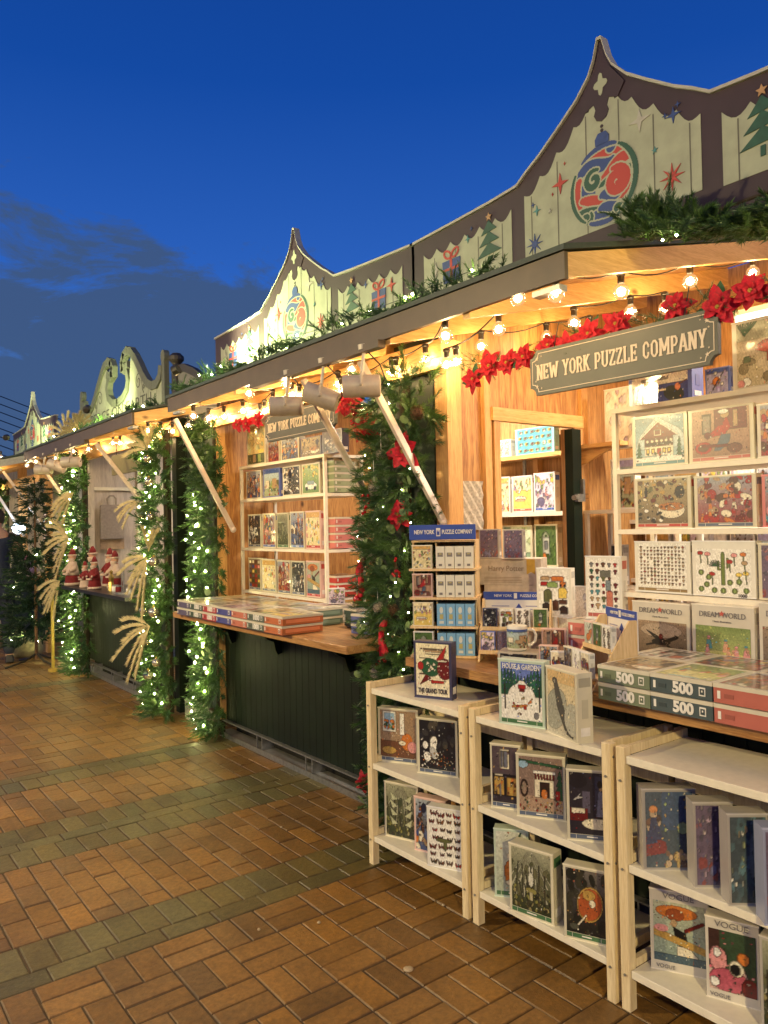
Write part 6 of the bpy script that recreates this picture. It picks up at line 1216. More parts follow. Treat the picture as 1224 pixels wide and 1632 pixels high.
        for x in (.42, .50): a.rect(x-.008, .63, x+.008, .92, c['cream'])
        for x0 in (.08, .55): a.rect(x0, .15, x0+.34, .46, c['gold']); a.blobs(14, [c['brown'], c['red'], c['cream'], c['org']], .012, .035, .17, .44, x0+.03, x0+.32)
        a.rect(0, 0, 1, .12, (.20, .18, .22)); a.ell(.30, .22, .04, .12, c['grey']); a.rect(.1, .47, .4, .50, c['cream'])
        if kind == 'bedroom':
            a.a[:] = (.15, .14, .19); a.rect(.30, .35, .48, .70, (.34, .32, .42)); a.rect(.58, .42, .95, .95, (.20, .22, .34)); a.poly([(.60, .30), (.82, .30), (.78, .70), (.66, .72)], (.44, .46, .58)); a.ell(.72, .76, .05, .05, c['tan']); a.ell(.70, .82, .05, .06, c['black']); a.ell(.2, .86, .22, .12, (.10, .09, .13))
            for k in range(6): a.line(.10+k*.03, .55+.02*k, .30-k*.02, .60, .010, c['lgrey'])
            a.rect(.02, .22, .42, .42, c['dred']); a.rect(.05, .34, .36, .42, c['cream']); a.ell(.62, .18, .34, .09, c['cream'])
    elif kind == 'fox': a.grad((.65, .70, .62), (.82, .84, .78)); a.poly([(.3, .15), (.6, .2), (.95, .5), (.9, .75), (.5, .62), (.25, .4)], c['org']); a.ell(.45, .58, .1, .07, c['cream']); a.line(.6, .75, .8, .98, .02, c['green']); a.ell(.6, .15, .3, .06, c['cream'])
    elif kind == 'mushroom':
        a.grad((.10, .11, .10), (.42, .40, .38)); a.blobs(24, [(.13, .15, .12), (.22, .22, .17)], .05, .14); a.ell(.60, .48, .33, .27, c['gold'], .3); a.ell(.60, .48, .30, .24, (.72, .32, .14), .3); a.ell(.58, .62, .16, .08, c['gold']); a.ell(.66, .50, .08, .06, c['cream']); a.line(.50, .30, .28, .12, .018, c['cream']); a.ell(.2, .10, .12, .05, (.30, .32, .26))
    elif kind == 'wizard':
        a.a[:] = (.13, .20, .26); a.rect(.35, .5, 1, 1, (.10, .20, .36)); a.ell(.78, .52, .12, .08, c['lgreen']); a.poly([(0, .15), (.45, .20), (.42, .34), (.1, .42), (0, .40)], c['dred']); a.blobs(26, [c['gold'], c['tan'], c['brown']], .03, .07, .02, .2, .4, 1)
        for (x, y, q) in ((.10, .55, 'brown'), (.24, .60, 'dbrown'), (.17, .72, 'org')): a.ell(x, y, .08, .08, c['tan']); a.ell(x, y+.05, .09, .05, c[q]); a.poly([(x-.10, y-.25), (x+.12, y-.22), (x+.05, y-.06), (x-.05, y-.06)], c['navy'])
        a.blobs(14, [c['gold'], c['lgreen'], c['cream']], .01, .03, .4, 1, .3, 1)
    elif kind == 'purple': a.a[:] = (.24, .16, .28); a.blobs(90, [(.40, .26, .42), (.65, .50, .62), (.20, .16, .32), (.50, .18, .22), (.75, .65, .62), (.14, .12, .2)], .012, .05); a.blobs(12, [c['dred'], (.3, .3, .5)], .04, .09, 0, .3)
    elif kind == 'teal': a.a[:] = (.06, .12, .14); a.blobs(40, [(.10, .24, .26), (.16, .34, .38), (.08, .18, .22)], .04, .12); a.blobs(18, [c['gold'], (.5, .55, .3), c['cream']], .015, .05, .1, .95); a.ell(.6, .55, .10, .26, (.30, .40, .40))
    elif kind in ('hat', 'gowns'):
        a.grad((.50, .60, .55), (.72, .74, .62)); a.ell(.45, .84, .40, .11, c['org']); a.ell(.42, .80, .18, .10, (.62, .28, .12)); a.ell(.40, .66, .06, .07, c['tan']); a.poly([(.38, .60), (.62, .52), (.66, .34), (.50, .28), (.42, .44)], c['black']); a.poly([(.45, .30), (.70, .28), (.95, .06), (.45, .04)], c['cream']); a.poly([(0, .42), (1, .20), (1, .32), (0, .55)], c['gold']); a.rect(0, 0, 1, .14, (.25, .36, .42)); a.ell(.16, .55, .14, .06, c['pink']); a.line(.62, .56, .95, .72, .03, c['dred'])
        if kind == 'gowns': a.a[:] = (.20, .30, .20); a.rect(0, .62, .25, 1, (.25, .16, .14)); a.poly([(.0, .38), (.3, .25), (.75, .42), (.95, .0), (0, 0)], (.80, .66, .60)); a.ell(.20, .52, .19, .20, c['pink']); a.ell(.18, .62, .08, .08, c['white']); a.ell(.42, .20, .42, .19, (.75, .30, .38)); a.ell(.58, .42, .15, .13, c['cream']); a.ell(.56, .40, .10, .09, c['black']); a.ell(.72, .60, .13, .10, c['org']); a.ell(.85, .14, .18, .16, c['dred']); a.ell(.12, .14, .10, .08, c['white'])
    elif kind == 'chalet':
        a.grad((.62, .75, .78), (.40, .58, .66)); a.poly([(.1, .6), (.45, 1), (.9, .7), (1, .55), (1, .3), (0, .3)], (.70, .80, .82)); a.rect(.20, .14, .78, .55, (.40, .14, .10)); a.poly([(.10, .52), (.48, .88), (.86, .55)], (.48, .16, .11)); a.line(.10, .53, .48, .89, .014, c['white']); a.line(.48, .89, .87, .56, .014, c['white'])
        a.rect(.22, .36, .78, .42, c['dbrown']); a.rect(.20, .14, .78, .34, c['cream'])
        for x in (.26, .37, .60, .70): a.rect(x-.035, .18, x+.035, .29, c['dred']); a.rect(x-.025, .20, x+.025, .28, c['yel'])
        for x in np.linspace(.26, .74, 6): a.ell(x, .46, .032, .032, c['cream'])
        a.rect(.40, .58, .54, .70, c['cream']); a.rect(.42, .60, .52, .69, c['dred']); a.rect(.46, .12, .53, .30, c['red']); a.rect(0, 0, 1, .12, c['white']); a.blobs(22, [c['green'], c['red'], c['white']], .012, .035, .04, .20); tree_a(a, .08, .10, .35, .07, c['green']); tree_a(a, .90, .10, .40, .07, c['green'])
    elif kind == 'rider':
        a.grad((.62, .46, .36), (.75, .58, .45)); a.rect(.18, .50, .34, .92, (.36, .30, .26)); a.rect(.20, .52, .32, .88, (.55, .50, .45)); a.rect(.4, .55, .95, 1, (.48, .22, .18)); a.rect(.72, .60, .80, .95, c['tan']); a.poly([(.48, .58), (.62, .82), (.68, .60), (.58, .45), (.34, .42)], c['red']); a.line(.50, .62, .30, .44, .03, c['red']); a.ell(.58, .88, .08, .08, c['tan']); a.ell(.56, .94, .09, .05, c['white'])
        a.poly([(.52, .46), (.68, .46), (.66, .30), (.50, .12), (.38, .12), (.46, .30)], (.30, .38, .48)); a.ell(.28, .46, .06, .07, c['dred']); a.ell(.20, .20, .15, .13, c['red']); a.ell(.20, .20, .10, .08, c['brown']); a.line(.2, .24, .62, .22, .03, c['dred']); a.ell(.74, .16, .13, .10, (.45, .25, .2)); a.rect(0, 0, 1, .06, (.6, .45, .36))
    elif kind == 'soup': a.grad((.45, .38, .28), (.70, .62, .40)); a.blobs(60, [c['brown'], c['cream'], c['gold'], c['olive'], c['black'], c['dred']], .012, .05, .35, 1); a.ell(.18, .72, .03, .12, c['black']); a.ell(.18, .86, .03, .03, c['tan']); a.ell(.08, .70, .02, .10, c['yel']); a.ell(.68, .30, .26, .18, c['cream']); a.ell(.68, .38, .25, .09, (.72, .44, .2)); a.blobs(20, [c['org'], c['brown'], c['cream']], .012, .025, .33, .43, .48, .88); a.ell(.85, .70, .09, .14, c['black']); a.blobs(12, [c['black'], c['white']], .02, .05, 0, .3, 0, .5)
    elif kind in ('grid', 'pics', 'cards'):
        a.a[:] = c['white']; n, m = (13, 11) if kind == 'grid' else (5, 7); pal = [c['dred'], c['brown'], c['tan'], c['olive'], c['dbrown'], c['red']]+([c['teal'], c['green'], c['grey']] if kind == 'pics' else [])
        for j in range(m):
            for i in range(n):
                if r.rand() < .92: k = r.uniform(.5, 1.0); x, y = (i+.5)/n*.92+.04, (j+.5)/m*.88+.06; q = pal[r.randint(len(pal))]; a.ell(x, y+.2/m*k, .38/n*k, .22/m*k, q); a.rect(x-.08/n*2, y-.32/m*k, x+.08/n*2, y+.1/m, c['tan'] if kind == 'grid' else q)
        if kind == 'pics': a.rect(.58, .12, .78, .40, (.80, .45, .35)); a.rect(.40, .66, .72, .78, (.40, .40, .36)); a.rect(.56, .42, .72, .60, (.45, .52, .55))
        if seed == 8: a.a[:] = (.45, .28, .15); [a.rect(x/4+.03, y/6+.02, x/4+.21, y/6+.13, busy[r.randint(8)]) for x in range(4) for y in range(6)]
    elif kind == 'cactus':
        a.a[:] = c['white']; g = (.42, .50, .20); a.rect(.47, .22, .53, .88, g); a.ell(.5, .88, .03, .05, g); a.line(.42, .55, .42, .72, .02, g); a.line(.42, .55, .5, .55, .02, g); a.line(.58, .60, .58, .78, .02, g)
        for k in range(11): t = math.pi*k/10; a.line(.36, .62, .36+.11*math.cos(t), .62+.13*math.sin(t), .006, c['green'])
        for x, y, q in ((.09, .90, 'red'), (.22, .88, 'pink'), (.86, .88, 'org'), (.70, .86, 'pink'), (.62, .72, 'red'), (.78, .45, 'yel'), (.90, .48, 'yel'), (.88, .70, 'tan'), (.30, .45, 'red')): a.ell(x, y, .055, .045, c[q]); a.line(x, y-.04, x+.01, y-.22, .009, g)
        for x, y in ((.10, .48), (.20, .22), (.10, .12), (.34, .10), (.50, .10), (.62, .28), (.70, .10), (.90, .12), (.24, .38), (.78, .30)): a.ell(x, y, .05, .06, g); a.ell(x, y, .02, .05, c['lgreen'])
    elif kind == 'horse': a.grad((.30, .26, .22), (.62, .52, .42)); a.ell(.5, .80, .4, .16, (.68, .60, .52)); a.ell(.5, .55, .18, .07, c['black']); a.line(.62, .58, .80, .68, .035, c['black']); a.poly([(.42, .58), (.2, .80), (.56, .62)], c['black']); a.line(.4, .52, .22, .46, .018, c['black']); a.line(.6, .50, .74, .40, .018, c['black']); a.ell(.50, .67, .04, .06, c['dred']); a.rect(0, 0, 1, .25, (.16, .14, .12)); a.ell(.55, .12, .15, .05, (.3, .28, .25))
    elif kind == 'dance': a.grad((.78, .76, .35), (.48, .58, .30)); a.ell(.5, .30, .6, .22, (.82, .80, .42)); a.figures(8, [c['org'], (.85, .60, .45), c['pink'], c['teal']], .26, .30, .58); a.blobs(10, [c['lgreen'], c['cream']], .02, .05, 0, .2); a.ell(.5, .02, .3, .08, (.50, .68, .66))
    elif kind == 'bluebird': a.a[:] = (.18, .24, .55); a.rect(0, .48, 1, .78, (.86, .84, .78)); a.rect(0, .78, 1, 1, (.12, .28, .62)); a.ell(.75, .20, .16, .22, (.16, .20, .18), .5); a.ell(.82, .36, .05, .10, (.82, .45, .3)); a.line(.85, .42, .97, .50, .015, c['brown']); a.ell(.42, .66, .03, .08, c['black']); a.rect(.18, .60, .38, .68, (.5, .5, .5)); a.rect(.46, .60, .66, .68, (.5, .5, .5)); a.rect(.3, .30, .62, .36, c['cream'])
    elif kind == 'orangebird': a.a[:] = (.62, .60, .78); a.rect(0, .86, 1, 1, (.2, .3, .65)); a.ell(.45, .5, .18, .16, c['org'], .6); a.line(.3, .2, .75, .8, .02, c['brown']); a.blobs(14, [c['lil'], c['white'], c['cream']], .03, .08)
    elif kind == 'fanpalm':
        a.a[:] = (.76, .70, .56); a.rect(0, .72, 1, 1, (.62, .62, .50)); a.blobs(16, [(.80, .74, .62), (.55, .50, .38)], .03, .10, 0, .5)
        for k in range(13): t = R(10+k*13); a.line(.45, .50, .45+.17*math.cos(t), .52+.16*math.sin(t), .014, (.78, .30, .22))
        a.rect(.43, .36, .47, .52, (.66, .30, .22)); a.rect(.1, .38, .2, .48, (.35, .42, .30)); a.blobs(12, [c['pink'], c['white']], .03, .06, 0, .14)
        for k in range(8): a.line(.12, .80, .02+k*.04, .98, .010, c['green'])
    elif kind == 'jars':
        a.a[:] = c['white']
        for x, y, w, h, q in ((.22, .82, .16, .05, 'tan'), (.62, .82, .22, .06, 'org'), (.2, .70, .14, .05, 'red'), (.45, .68, .18, .07, 'lgreen'), (.78, .70, .10, .06, 'org'), (.78, .52, .14, .13, 'yel'), (.3, .45, .14, .16, 'olive'), (.78, .32, .13, .05, 'brown'), (.25, .2, .14, .10, 'dbrown'), (.55, .25, .10, .12, 'brown'), (.80, .15, .13, .09, 'dbrown')): a.ell(x, y, w, h*.8, c[q]); a.rect(x-w*.9, y-h, x+w*.9, y+h*.5, c[q])
        a.ell(.71, .66, .03, .03, c['black']); a.ell(.85, .66, .03, .03, c['black'])
    elif kind == 'birds': a.a[:] = c['cream']; [(a.ell(x, .5, .06, .18, busy[i % 3 if i % 3 != 2 else 3], .4), a.ell(x+.04, .72, .02, .07, c['red']), a.line(x, .3, x, .1, .008, c['brown'])) for i, x in enumerate(np.linspace(.10, .90, 7))]
    elif kind == 'map': a.a[:] = (.85, .74, .45); a.blobs(24, [(.72, .66, .35), (.88, .62, .35), (.80, .80, .55), (.60, .66, .50)], .03, .10, .3, 1); [a.line(r.rand(), r.uniform(.3, 1), r.rand(), r.uniform(.3, 1), .006, c['tan']) for _ in range(16)]; a.ell(.8, .32, .18, .05, c['yel']); a.rect(0, 0, 1, .26, (.20, .30, .18)); a.rect(.30, .04, .48, .24, c['tan']); a.rect(.6, .04, .78, .24, c['lgreen'])
    elif kind == 'car': a.grad((.40, .55, .22), (.60, .70, .45)); a.blobs(26, [c['green'], c['red'], c['lgreen'], c['yel']], .03, .07, .5, 1); a.ell(.5, .26, .36, .13, c['white']); a.rect(.3, .30, .7, .42, (.5, .6, .65)); a.ell(.25, .16, .07, .07, c['black']); a.ell(.75, .16, .07, .07, c['black'])
    elif kind == 'yellowdots': a.a[:] = (.92, .86, .62); a.rect(0, .84, 1, 1, (.85, .65, .30)); a.blobs(30, [c['pink'], c['yel'], c['sky'], c['org'], c['white'], c['lgreen']], .02, .08, 0, .8)
    elif kind == 'bluedots': a.a[:] = (.30, .68, .72); [a.ell(x+.03*(j % 2), y, .05, .07, c['cream'] if (i+j) % 2 else c['yel']) or a.ell(x+.03*(j % 2), y, .02, .04, c['red']) for j, y in enumerate((.15, .4, .65, .88)) for i, x in enumerate(np.linspace(.08, .9, 6))]
    elif kind == 'beach': a.a[:] = (.93, .80, .35); a.rect(0, .6, 1, 1, (.95, .88, .66)); a.figures(14, [c['pink'], c['white'], c['yel'], c['lgreen'], c['lil']], .2, .5, .8); a.ell(.4, .32, .3, .09, c['white']); a.ell(.4, .28, .25, .05, (.85, .62, .5))
    elif kind == 'garden2': a.a[:] = (.86, .78, .86); a.blobs(50, [c['lil'], c['pink'], c['lgreen'], c['white'], (.5, .4, .6)], .02, .06, 0, .75); a.blobs(12, [c['lgreen'], c['yel']], .04, .10, .72, 1); a.ell(.3, .2, .2, .12, (.38, .35, .5))
    elif kind == 'palegreen': a.a[:] = (.78, .84, .70); a.blobs(20, [(.55, .70, .58), (.70, .78, .55), (.9, .9, .82)], .04, .14)
    elif kind == 'greenhouse': a.a[:] = (.30, .44, .20); a.blobs(70, [(.22, .36, .14), (.42, .55, .25), (.36, .50, .22)], .02, .06); a.rect(.36, .3, .64, .72, (.72, .74, .70)); a.poly([(.33, .72), (.5, .88), (.67, .72)], (.55, .6, .5)); a.rect(.44, .42, .56, .62, (.4, .42, .45)); a.ell(.42, .22, .09, .10, c['org'])
    elif kind == 'bikes': a.a[:] = (.95, .94, .90); a.blobs(16, [(.80, .82, .88), (.86, .84, .80), (.75, .7, .85)], .04, .10)
    elif kind == 'scene': a.grad((.62, .66, .45), (.68, .80, .90)); a.blobs(14, [c['lgreen'], c['olive'], c['tan']], .06, .14, .25, .5); a.rect(.1, .3, .35, .6, c['cream']); a.rect(.55, .28, .85, .66, c['tan']); a.blobs(30, busy, .015, .045, 0, .4); a.rect(0, .86, 1, 1, (.62, .60, .82) if seed > 5 else (.22, .35, .66))
    else:
        pal = {0: busy, 1: [c[k] for k in ('red', 'org', 'brown', 'cream', 'dred', 'tan')], 2: [c[k] for k in ('blue', 'grey', 'cream', 'tan', 'brown', 'navy', 'org')]}[seed % 3]
        a.grad(np.array(pal[0])*.7+.1, (.62, .66, .70)); a.blobs(30, pal, .04, .12); a.figures(24, pal, .20, .0, .75); a.blobs(26, pal, .012, .03)
    # pen outlines where colours meet, fine hatching, a muted print
    g = a.a.sum(2); e = np.zeros_like(g); e[1:] += abs(g[1:]-g[:-1]); e[:, 1:] += abs(g[:, 1:]-g[:, :-1]); a.a *= (1-.45*np.clip(e*1.3, 0, 1))[..., None]
    hs = (np.sin(a.X*W*1.3+a.Y*H*.5+3*np.sin(a.Y*9))*.5+.5)*r.rand(H, W); a.a = np.clip(a.a*(1.04-.13*hs[..., None]), 0, 1); a.a = a.a*.80+a.a.mean(2, keepdims=True)*.20
    if kind not in ('grid', 'butter', 'cactus', 'pics', 'jars', 'bikes', 'bluedots', 'cards', 'palegreen'):
        for _ in range(int(W*H/70)): a.ell(r.rand(), r.rand(), r.uniform(.4, 1.3)/W, r.uniform(.4, 1.6)/H, np.clip(a.a[r.randint(H), r.randint(W)]*r.uniform(.6, 1.4), 0, 1))
    if kind in ('wizard', 'purple', 'teal'): a.a = a.a*.85+.22
    a.noise(.07)
    return np.clip(a.a, 0, 1)**2.2*0.92
ARTS = {}
def art(kind, seed, W=46, H=60):
    k = (kind, seed, W, H)
    if k not in ARTS: ARTS[k] = paint(kind, seed, W, H)
    return ARTS[k]
# the swirled bauble painted on each bauble gable: one thin round sheet of paint on the board
def ornament_art():
    n = 150; a = Art(n, n, (.30, .32, .245), 3); bgc = (.30, .32, .245); Gc, Bc, Rc = (.012, .065, .045), (.018, .045, .19), (.36, .035, .03)
    def stroke(pts, w, c, taper=True):
        m_ = len(pts)-1
        for col, ex in ((bgc, .020), (c, 0)):
            for i in range(m_):
                t = (i+.5)/m_; ww = w*(math.sin(math.pi*(.10+.84*t))**.7 if taper else 1)
                a.line(.5+pts[i][0]*.5, .5+pts[i][1]*.5, .5+pts[i+1][0]*.5, .5+pts[i+1][1]*.5, ww*.5+ex, col)
    arc = lambda a0, a1, r_: [(r_*math.cos(R(a0+(a1-a0)*i/20)), r_*math.sin(R(a0+(a1-a0)*i/20))) for i in range(21)]
    sp = lambda cx, cy, r0, a0, turns, k=.85: [(cx+r0*(1-k*i/30)*math.cos(R(a0)+turns*2*math.pi*i/30), cy+r0*(1-k*i/30)*math.sin(R(a0)+turns*2*math.pi*i/30)) for i in range(31)]
    bz = lambda p: [tuple(sum(c_*q[d] for c_, q in zip(((1-t)**3, 3*t*(1-t)**2, 3*t*t*(1-t), t**3), p)) for d in (0, 1)) for t in np.linspace(0, 1, 18)]
    stroke(bz(((-.45, .62), (-.1, .95), (.1, .45), (.62, .72))), .15, Rc); stroke(bz(((-.72, .42), (-.3, .75), (-.1, .30), (.30, .52))), .17, Bc)
    stroke(bz(((.0, .12), (.35, .2), (.45, .55), (.86, .40))), .17, Rc); stroke(bz(((-.1, -.02), (.3, .05), (.55, .22), (.90, .12))), .10, Gc)
    stroke(bz(((-.70, .30), (-.98, .0), (-.62, -.30), (-.80, -.52))), .15, Rc); stroke(bz(((-.55, .12), (-.45, -.1), (-.55, -.2), (-.28, -.12))), .15, Bc)
    stroke(bz(((.10, -.10), (.3, -.45), (-.1, -.3), (-.2, -.3))), .10, Gc); stroke(bz(((-.62, -.22), (-.2, -.30), (.2, -.75), (.80, -.22))), .16, Rc); stroke(bz(((-.05, -.28), (.15, -.2), (.3, -.5), (.5, -.30))), .14, Bc)
    stroke(bz(((-.75, -.50), (-.4, -.45), (-.1, -.72), (.50, -.62))), .09, Gc); stroke(bz(((-.40, -.80), (-.2, -.60), (.0, -.85), (.35, -.84))), .14, Bc); stroke(bz(((-.1, -.58), (.1, -.5), (.3, -.74), (.45, -.6))), .12, Bc)
    stroke(sp(-.28, .18, .26, 60, 1.25), .085, Gc); stroke(sp(.40, -.05, .34, 110, -1.6), .12, Rc); stroke(sp(-.50, -.70, .17, 40, -1.2), .07, Gc); stroke(sp(.40, -.74, .16, 200, 1.2), .06, Gc); stroke(sp(.22, .82, .16, 150, -1.1), .06, Bc)
    stroke(arc(-55, 60, .94), .09, Gc); stroke(arc(150, 235, .95), .07, Gc); stroke(arc(66, 130, .94), .08, Bc); stroke(arc(245, 290, .94), .08, Bc)
    return a.a
OA = ornament_art()
for po, x, yc in ORNAMENTS:
    n = OA.shape[0]; rr = .156; vs = []; fs = []; cols = []
    g = np.linspace(-1, 1, n)
    for j in range(n):
        for i in range(n): vs.append((x-.0042, yc-g[i]*rr, 2.782-g[j]*rr))
    for j in range(n-1):
        for i in range(n-1):
            if (g[i]+.5/n)**2+(g[j]+.5/n)**2 < .995: fs.append((j*n+i, (j+1)*n+i, (j+1)*n+i+1, j*n+i+1))
    me = bpy.data.meshes.new('bauble_painting'); me.from_pydata(vs, [], fs); ca = me.color_attributes.new('Col', 'FLOAT_COLOR', 'POINT')
    ca.data.foreach_set('color', np.concatenate([OA.reshape(-1, 3), np.ones((n*n, 1))], 1).ravel().astype(np.float32)); me.materials.append(attrmat('matt_paint', .6, 0)); o = bpy.data.objects.new('bauble_painting', me); COL.objects.link(o); o.parent = po
EDGE = dict(cream=(.62,.58,.44), white=(.74,.72,.65), darkblue=(.045,.045,.10), mint=(.50,.60,.50), pinkw=(.66,.45,.40), stone=(.40,.37,.33), stonew=(.60,.56,.48), blue=(.10,.14,.42), pink=(.60,.18,.18), bluel=(.25,.55,.60), lav=(.30,.33,.46))
BAND = dict(green=(.06,.16,.07), slate=(.10,.13,.20), red=(.45,.05,.04), redb=(.45,.12,.10), tealb=(.08,.22,.26), tan=(.26,.18,.08), blue=(.06,.12,.42))
INK = plain('dark_ink', (0.05, 0.04, 0.045), 0.5); INKW = plain('white_ink', (0.75, 0.73, 0.68), 0.5); INKG = plain('grey_ink', (0.18, 0.17, 0.17), 0.5)
def faceM(w, z0, y=-0.0): return Matrix(((1, 0, 0, w), (0, 0, -1, y), (0, 1, 0, z0), (0, 0, 0, 1)))   # local: x right, z up, normal -y
def rotz(a): return R(a-90)
def puzzle_box(label, p, a, w, h, d, kind, seed, col, title=None, grp=None, band=None, name='puzzle_box', near=True):
    e = EDGE[col]; m = MB(); m.mat = 0; m.box((0, 0, 0), (w, d, h))
    m.mat = 1; b = .0014
    for (x0, x1, z0, z1) in ((0, w, h-.003, h+b), (0, w, -0+.0, .003)): m.box((-b, -b, z0), (w+b, .004, z1))
    o = m.build(name, [card(e), card(tuple(min(.85, q*1.25+.05) for q in e))], None); o.location = p; o.rotation_euler = (0, 0, rotz(a)); tag(o, label, 'puzzle box', grp)
    bt = .14 if title else .035; bb = .10 if band else .035
    if kind in ('plane',): bt, bb = .035, .05
    if kind == 'garden': bt = .045
    if col in ('stonew', 'stone') and title: bb = .12
    aw, ah = w*.88, h*(1-bt-bb)
    if title == 'DREAM WORLD': bt = .26; ah = h*(1-bt-bb)
    big = w*h > .035 and p[0] < 2.8
    img = art(kind, seed, *( (int(54*w/.2), int(54*h/.2)) if not big else (int(84*w/.2), int(84*h/.2)) )) if p[0] < 3 else art(kind, seed, 26, 34)
    art_object('picture', img, o, faceM(w/2, h*bb+ah/2, -.0012), aw, ah)
    if band:
        k = MB(); k.box((w*.06, -.0016, h*.035), (w*.94, -.0006, h*bb-.002)); k.mat = 1
        for x in (.18, .82): k.box((w*x, -.0020, h*.035), (w*x+.0012, -.0017, h*bb-.002))
        k.box((w*.40, -.0020, h*(.035+bb)/2-.002), (w*.62, -.0017, h*(.035+bb)/2+.002))
        k.build('title_band', [card(BAND[band]), INKW], o)
    if title:
        if kind == 'plane': put_text('lettering', title, .026, INK, o, faceM(w/2, h*.135, -.0022), bold=.04, fit=w*.78)
        elif kind == 'garden': put_text('lettering', title, .026, INKW, o, faceM(w/2, h*.895, -.0022), bold=.012, fit=w*.80)
        elif title == '1000': put_text('lettering', title, .017, INK, o, faceM(w*.80, h*.035, -.0022), bold=.01)
        elif title == 'DREAM WORLD': put_text('lettering', title, .028, INKG, o, faceM(w/2, h*.88, -.0022), fit=w*.74); put_text('lettering', 'Classic Illustrations', .009, INKG, o, faceM(w/2, h*.80, -.0022)); fl = MB(); fl.prism(star(w/2, h*.90, .011, 5, .5), lambda u, v, t: (u, t, v), -.003, -.0024); fl.build('fairy_mark', card((.5, .10, .08)), o)
        else: put_text('lettering', title, .024, INKG, o, faceM(w/2, h*.93, -.0022), bold=-.002, xs=1.1); put_text('lettering', title, .016, INKG, o, faceM(w*.26, h*.055, -.0022))
    # printed narrow side, seen from the right
    s = MB(); s.mat = 0; s.box((w+.0004, d*.12, h*.80), (w+.0012, d*.88, h*.93)); s.mat = 1; s.box((w+.0004, d*.2, h*.10), (w+.0012, d*.8, h*.22)); s.mat = 2; s.box((w+.0004, d*.3, h*.35), (w+.0012, d*.7, h*.62))
    s.build('side_print', [card(BAND.get(band, e) if band else tuple(q*.6 for q in e)), INKW, card(tuple(q*.8 for q in e))], o)
    return o
for it in B_DATA: puzzle_box(*it)

# ---------------------------------------------------------------- flat boxes in piles
def flat_box(label, x, y, z, w, d, h, side, topk, seed, txt=None, grp=None, a=0.0, tcol=None, res=(30, 34), mark=True):
    """lies flat; (x, y) is the front left corner seen from the lane"""
    m = MB(); m.mat = 0; m.box((0, 0, .0015), (w, d, h-.012)); m.mat = 1; m.box((-.0012, -.0012, h-.012), (w+.0012, d+.0012, h))
    o = m.build('puzzle_box', [card(side), card((.62, .58, .46))], None); o.location = (x, y, z); o.rotation_euler = (0, 0, rotz(a)); tag(o, label, 'puzzle box', grp)
    art_object('picture', art(topk, seed, *res), o, Matrix(((1, 0, 0, w/2), (0, 1, 0, d/2), (0, 0, 1, h+.0008), (0, 0, 0, 1))), w*.90, d*.90)
    if txt: put_text('lettering', txt, h*.80, tcol or INKW, o, faceM(w*.54, h*.42, -.0014), bold=.045)
    if mark:
        k = MB(); k.mat = 0; k.box((w*.80, -.0016, h*.20), (w*.90, -.0006, h*.66)); k.mat = 1; k.box((w*.815, -.0021, h*.27), (w*.885, -.0017, h*.58)); k.mat = 0; k.box((w*.84, -.0025, h*.40), (w*.86, -.0022, h*.50)); k.box((w*.05, -.0016, h*.24), (w*.09, -.0006, h*.64)); k.mat = 1
        k.box((w*.14, -.0016, h*.30), (w*.26, -.0006, h*.52)); k.build('side_marks', [INKW, card(tuple(q*.7 for q in side))], o)
    k = MB(); k.box((w+.0004, d*.08, h*.25), (w+.0012, d*.92, h*.62)); k.build('side_print', card(tuple(min(.8, q*1.5+.04) for q in side)), o)
    return o
g5 = 'flat boxes piled at the front of the near counter'; ZB = .902; HB = .058
for (nm, y, w, side, tk, sd, txt) in (('green', 1.632, .196, (.16, .20, .13), 'soup', 3, '500'), ('dark teal', 1.432, .205, (.055, .085, .095), 'dance', 4, '500'), ('salmon red', 1.222, .235, (.45, .13, .10), 'crowd', 70, None), ('salmon', .980, .235, (.45, .13, .10), 'crowd', 73, None)):
    for k in range(2): flat_box('flat %s box%s, %s of its pile on the near counter' % (nm, ' marked 500' if txt else '', ('bottom', 'top')[k]), 2.125+.004*k, y+.003*k, ZB+HB*k, w, .235, HB-.001, side, tk, sd, txt, g5, res=(46, 50), tcol=INKW)
for (nm, y, w) in (('left', 1.690, .235), ('middle', 1.450, .235), ('right', 1.210, .235)):
    for k in range(2): flat_box('flat dark green edged box behind the 500 piles, %s pile, %s' % (nm, ('bottom', 'top')[k]), 2.368+.003*k, y, ZB+HB*k, w, .215, HB-.001, (.05, .12, .09), 'crowd' if nm != 'left' else 'pics', 75+k+int(y*10), None, g5, res=(40, 40))
g6 = 'flat boxes piled on the far counter'
colsA = [('purple', (.10, .09, .16), None), ('dark green', (.06, .10, .07), '1000'), ('bright red', (.42, .05, .05), '1000'), ('royal blue', (.06, .07, .26), None), ('coral', (.50, .16, .10), None), ('grey green', (.10, .13, .10), '1000'), ('orange', (.48, .14, .05), None)]
for i, (nm, side, txt) in enumerate(colsA):
    y = 4.915-i*.2
    for k in range(2): flat_box('flat %s box, %s layer of the front row on the far counter' % (nm, ('lower', 'upper')[k]), 1.99+.004*k, y, .932+.049*k, .197, .25, .048, side, ['scene', 'yellowdots', 'grid', 'garden2', 'pics', 'map', 'beach'][i], 90+i, txt, g6, res=(24, 28))
for i in range(6):
    y = 4.90-i*.2; nm = ['first', 'second', 'third', 'fourth', 'fifth', 'sixth'][i]
    for k in range(2): flat_box('flat pale box, back row on the far counter, %s from left, %s layer' % (nm, ('lower', 'upper')[k]), 2.246, y, .932+.049*k, .197, .25, .048, [(.30, .30, .22), (.42, .12, .10), (.12, .18, .14)][i % 3], ['yellowdots', 'scene', 'grid'][i % 3], 101+i, None, g6, res=(22, 24), mark=False)
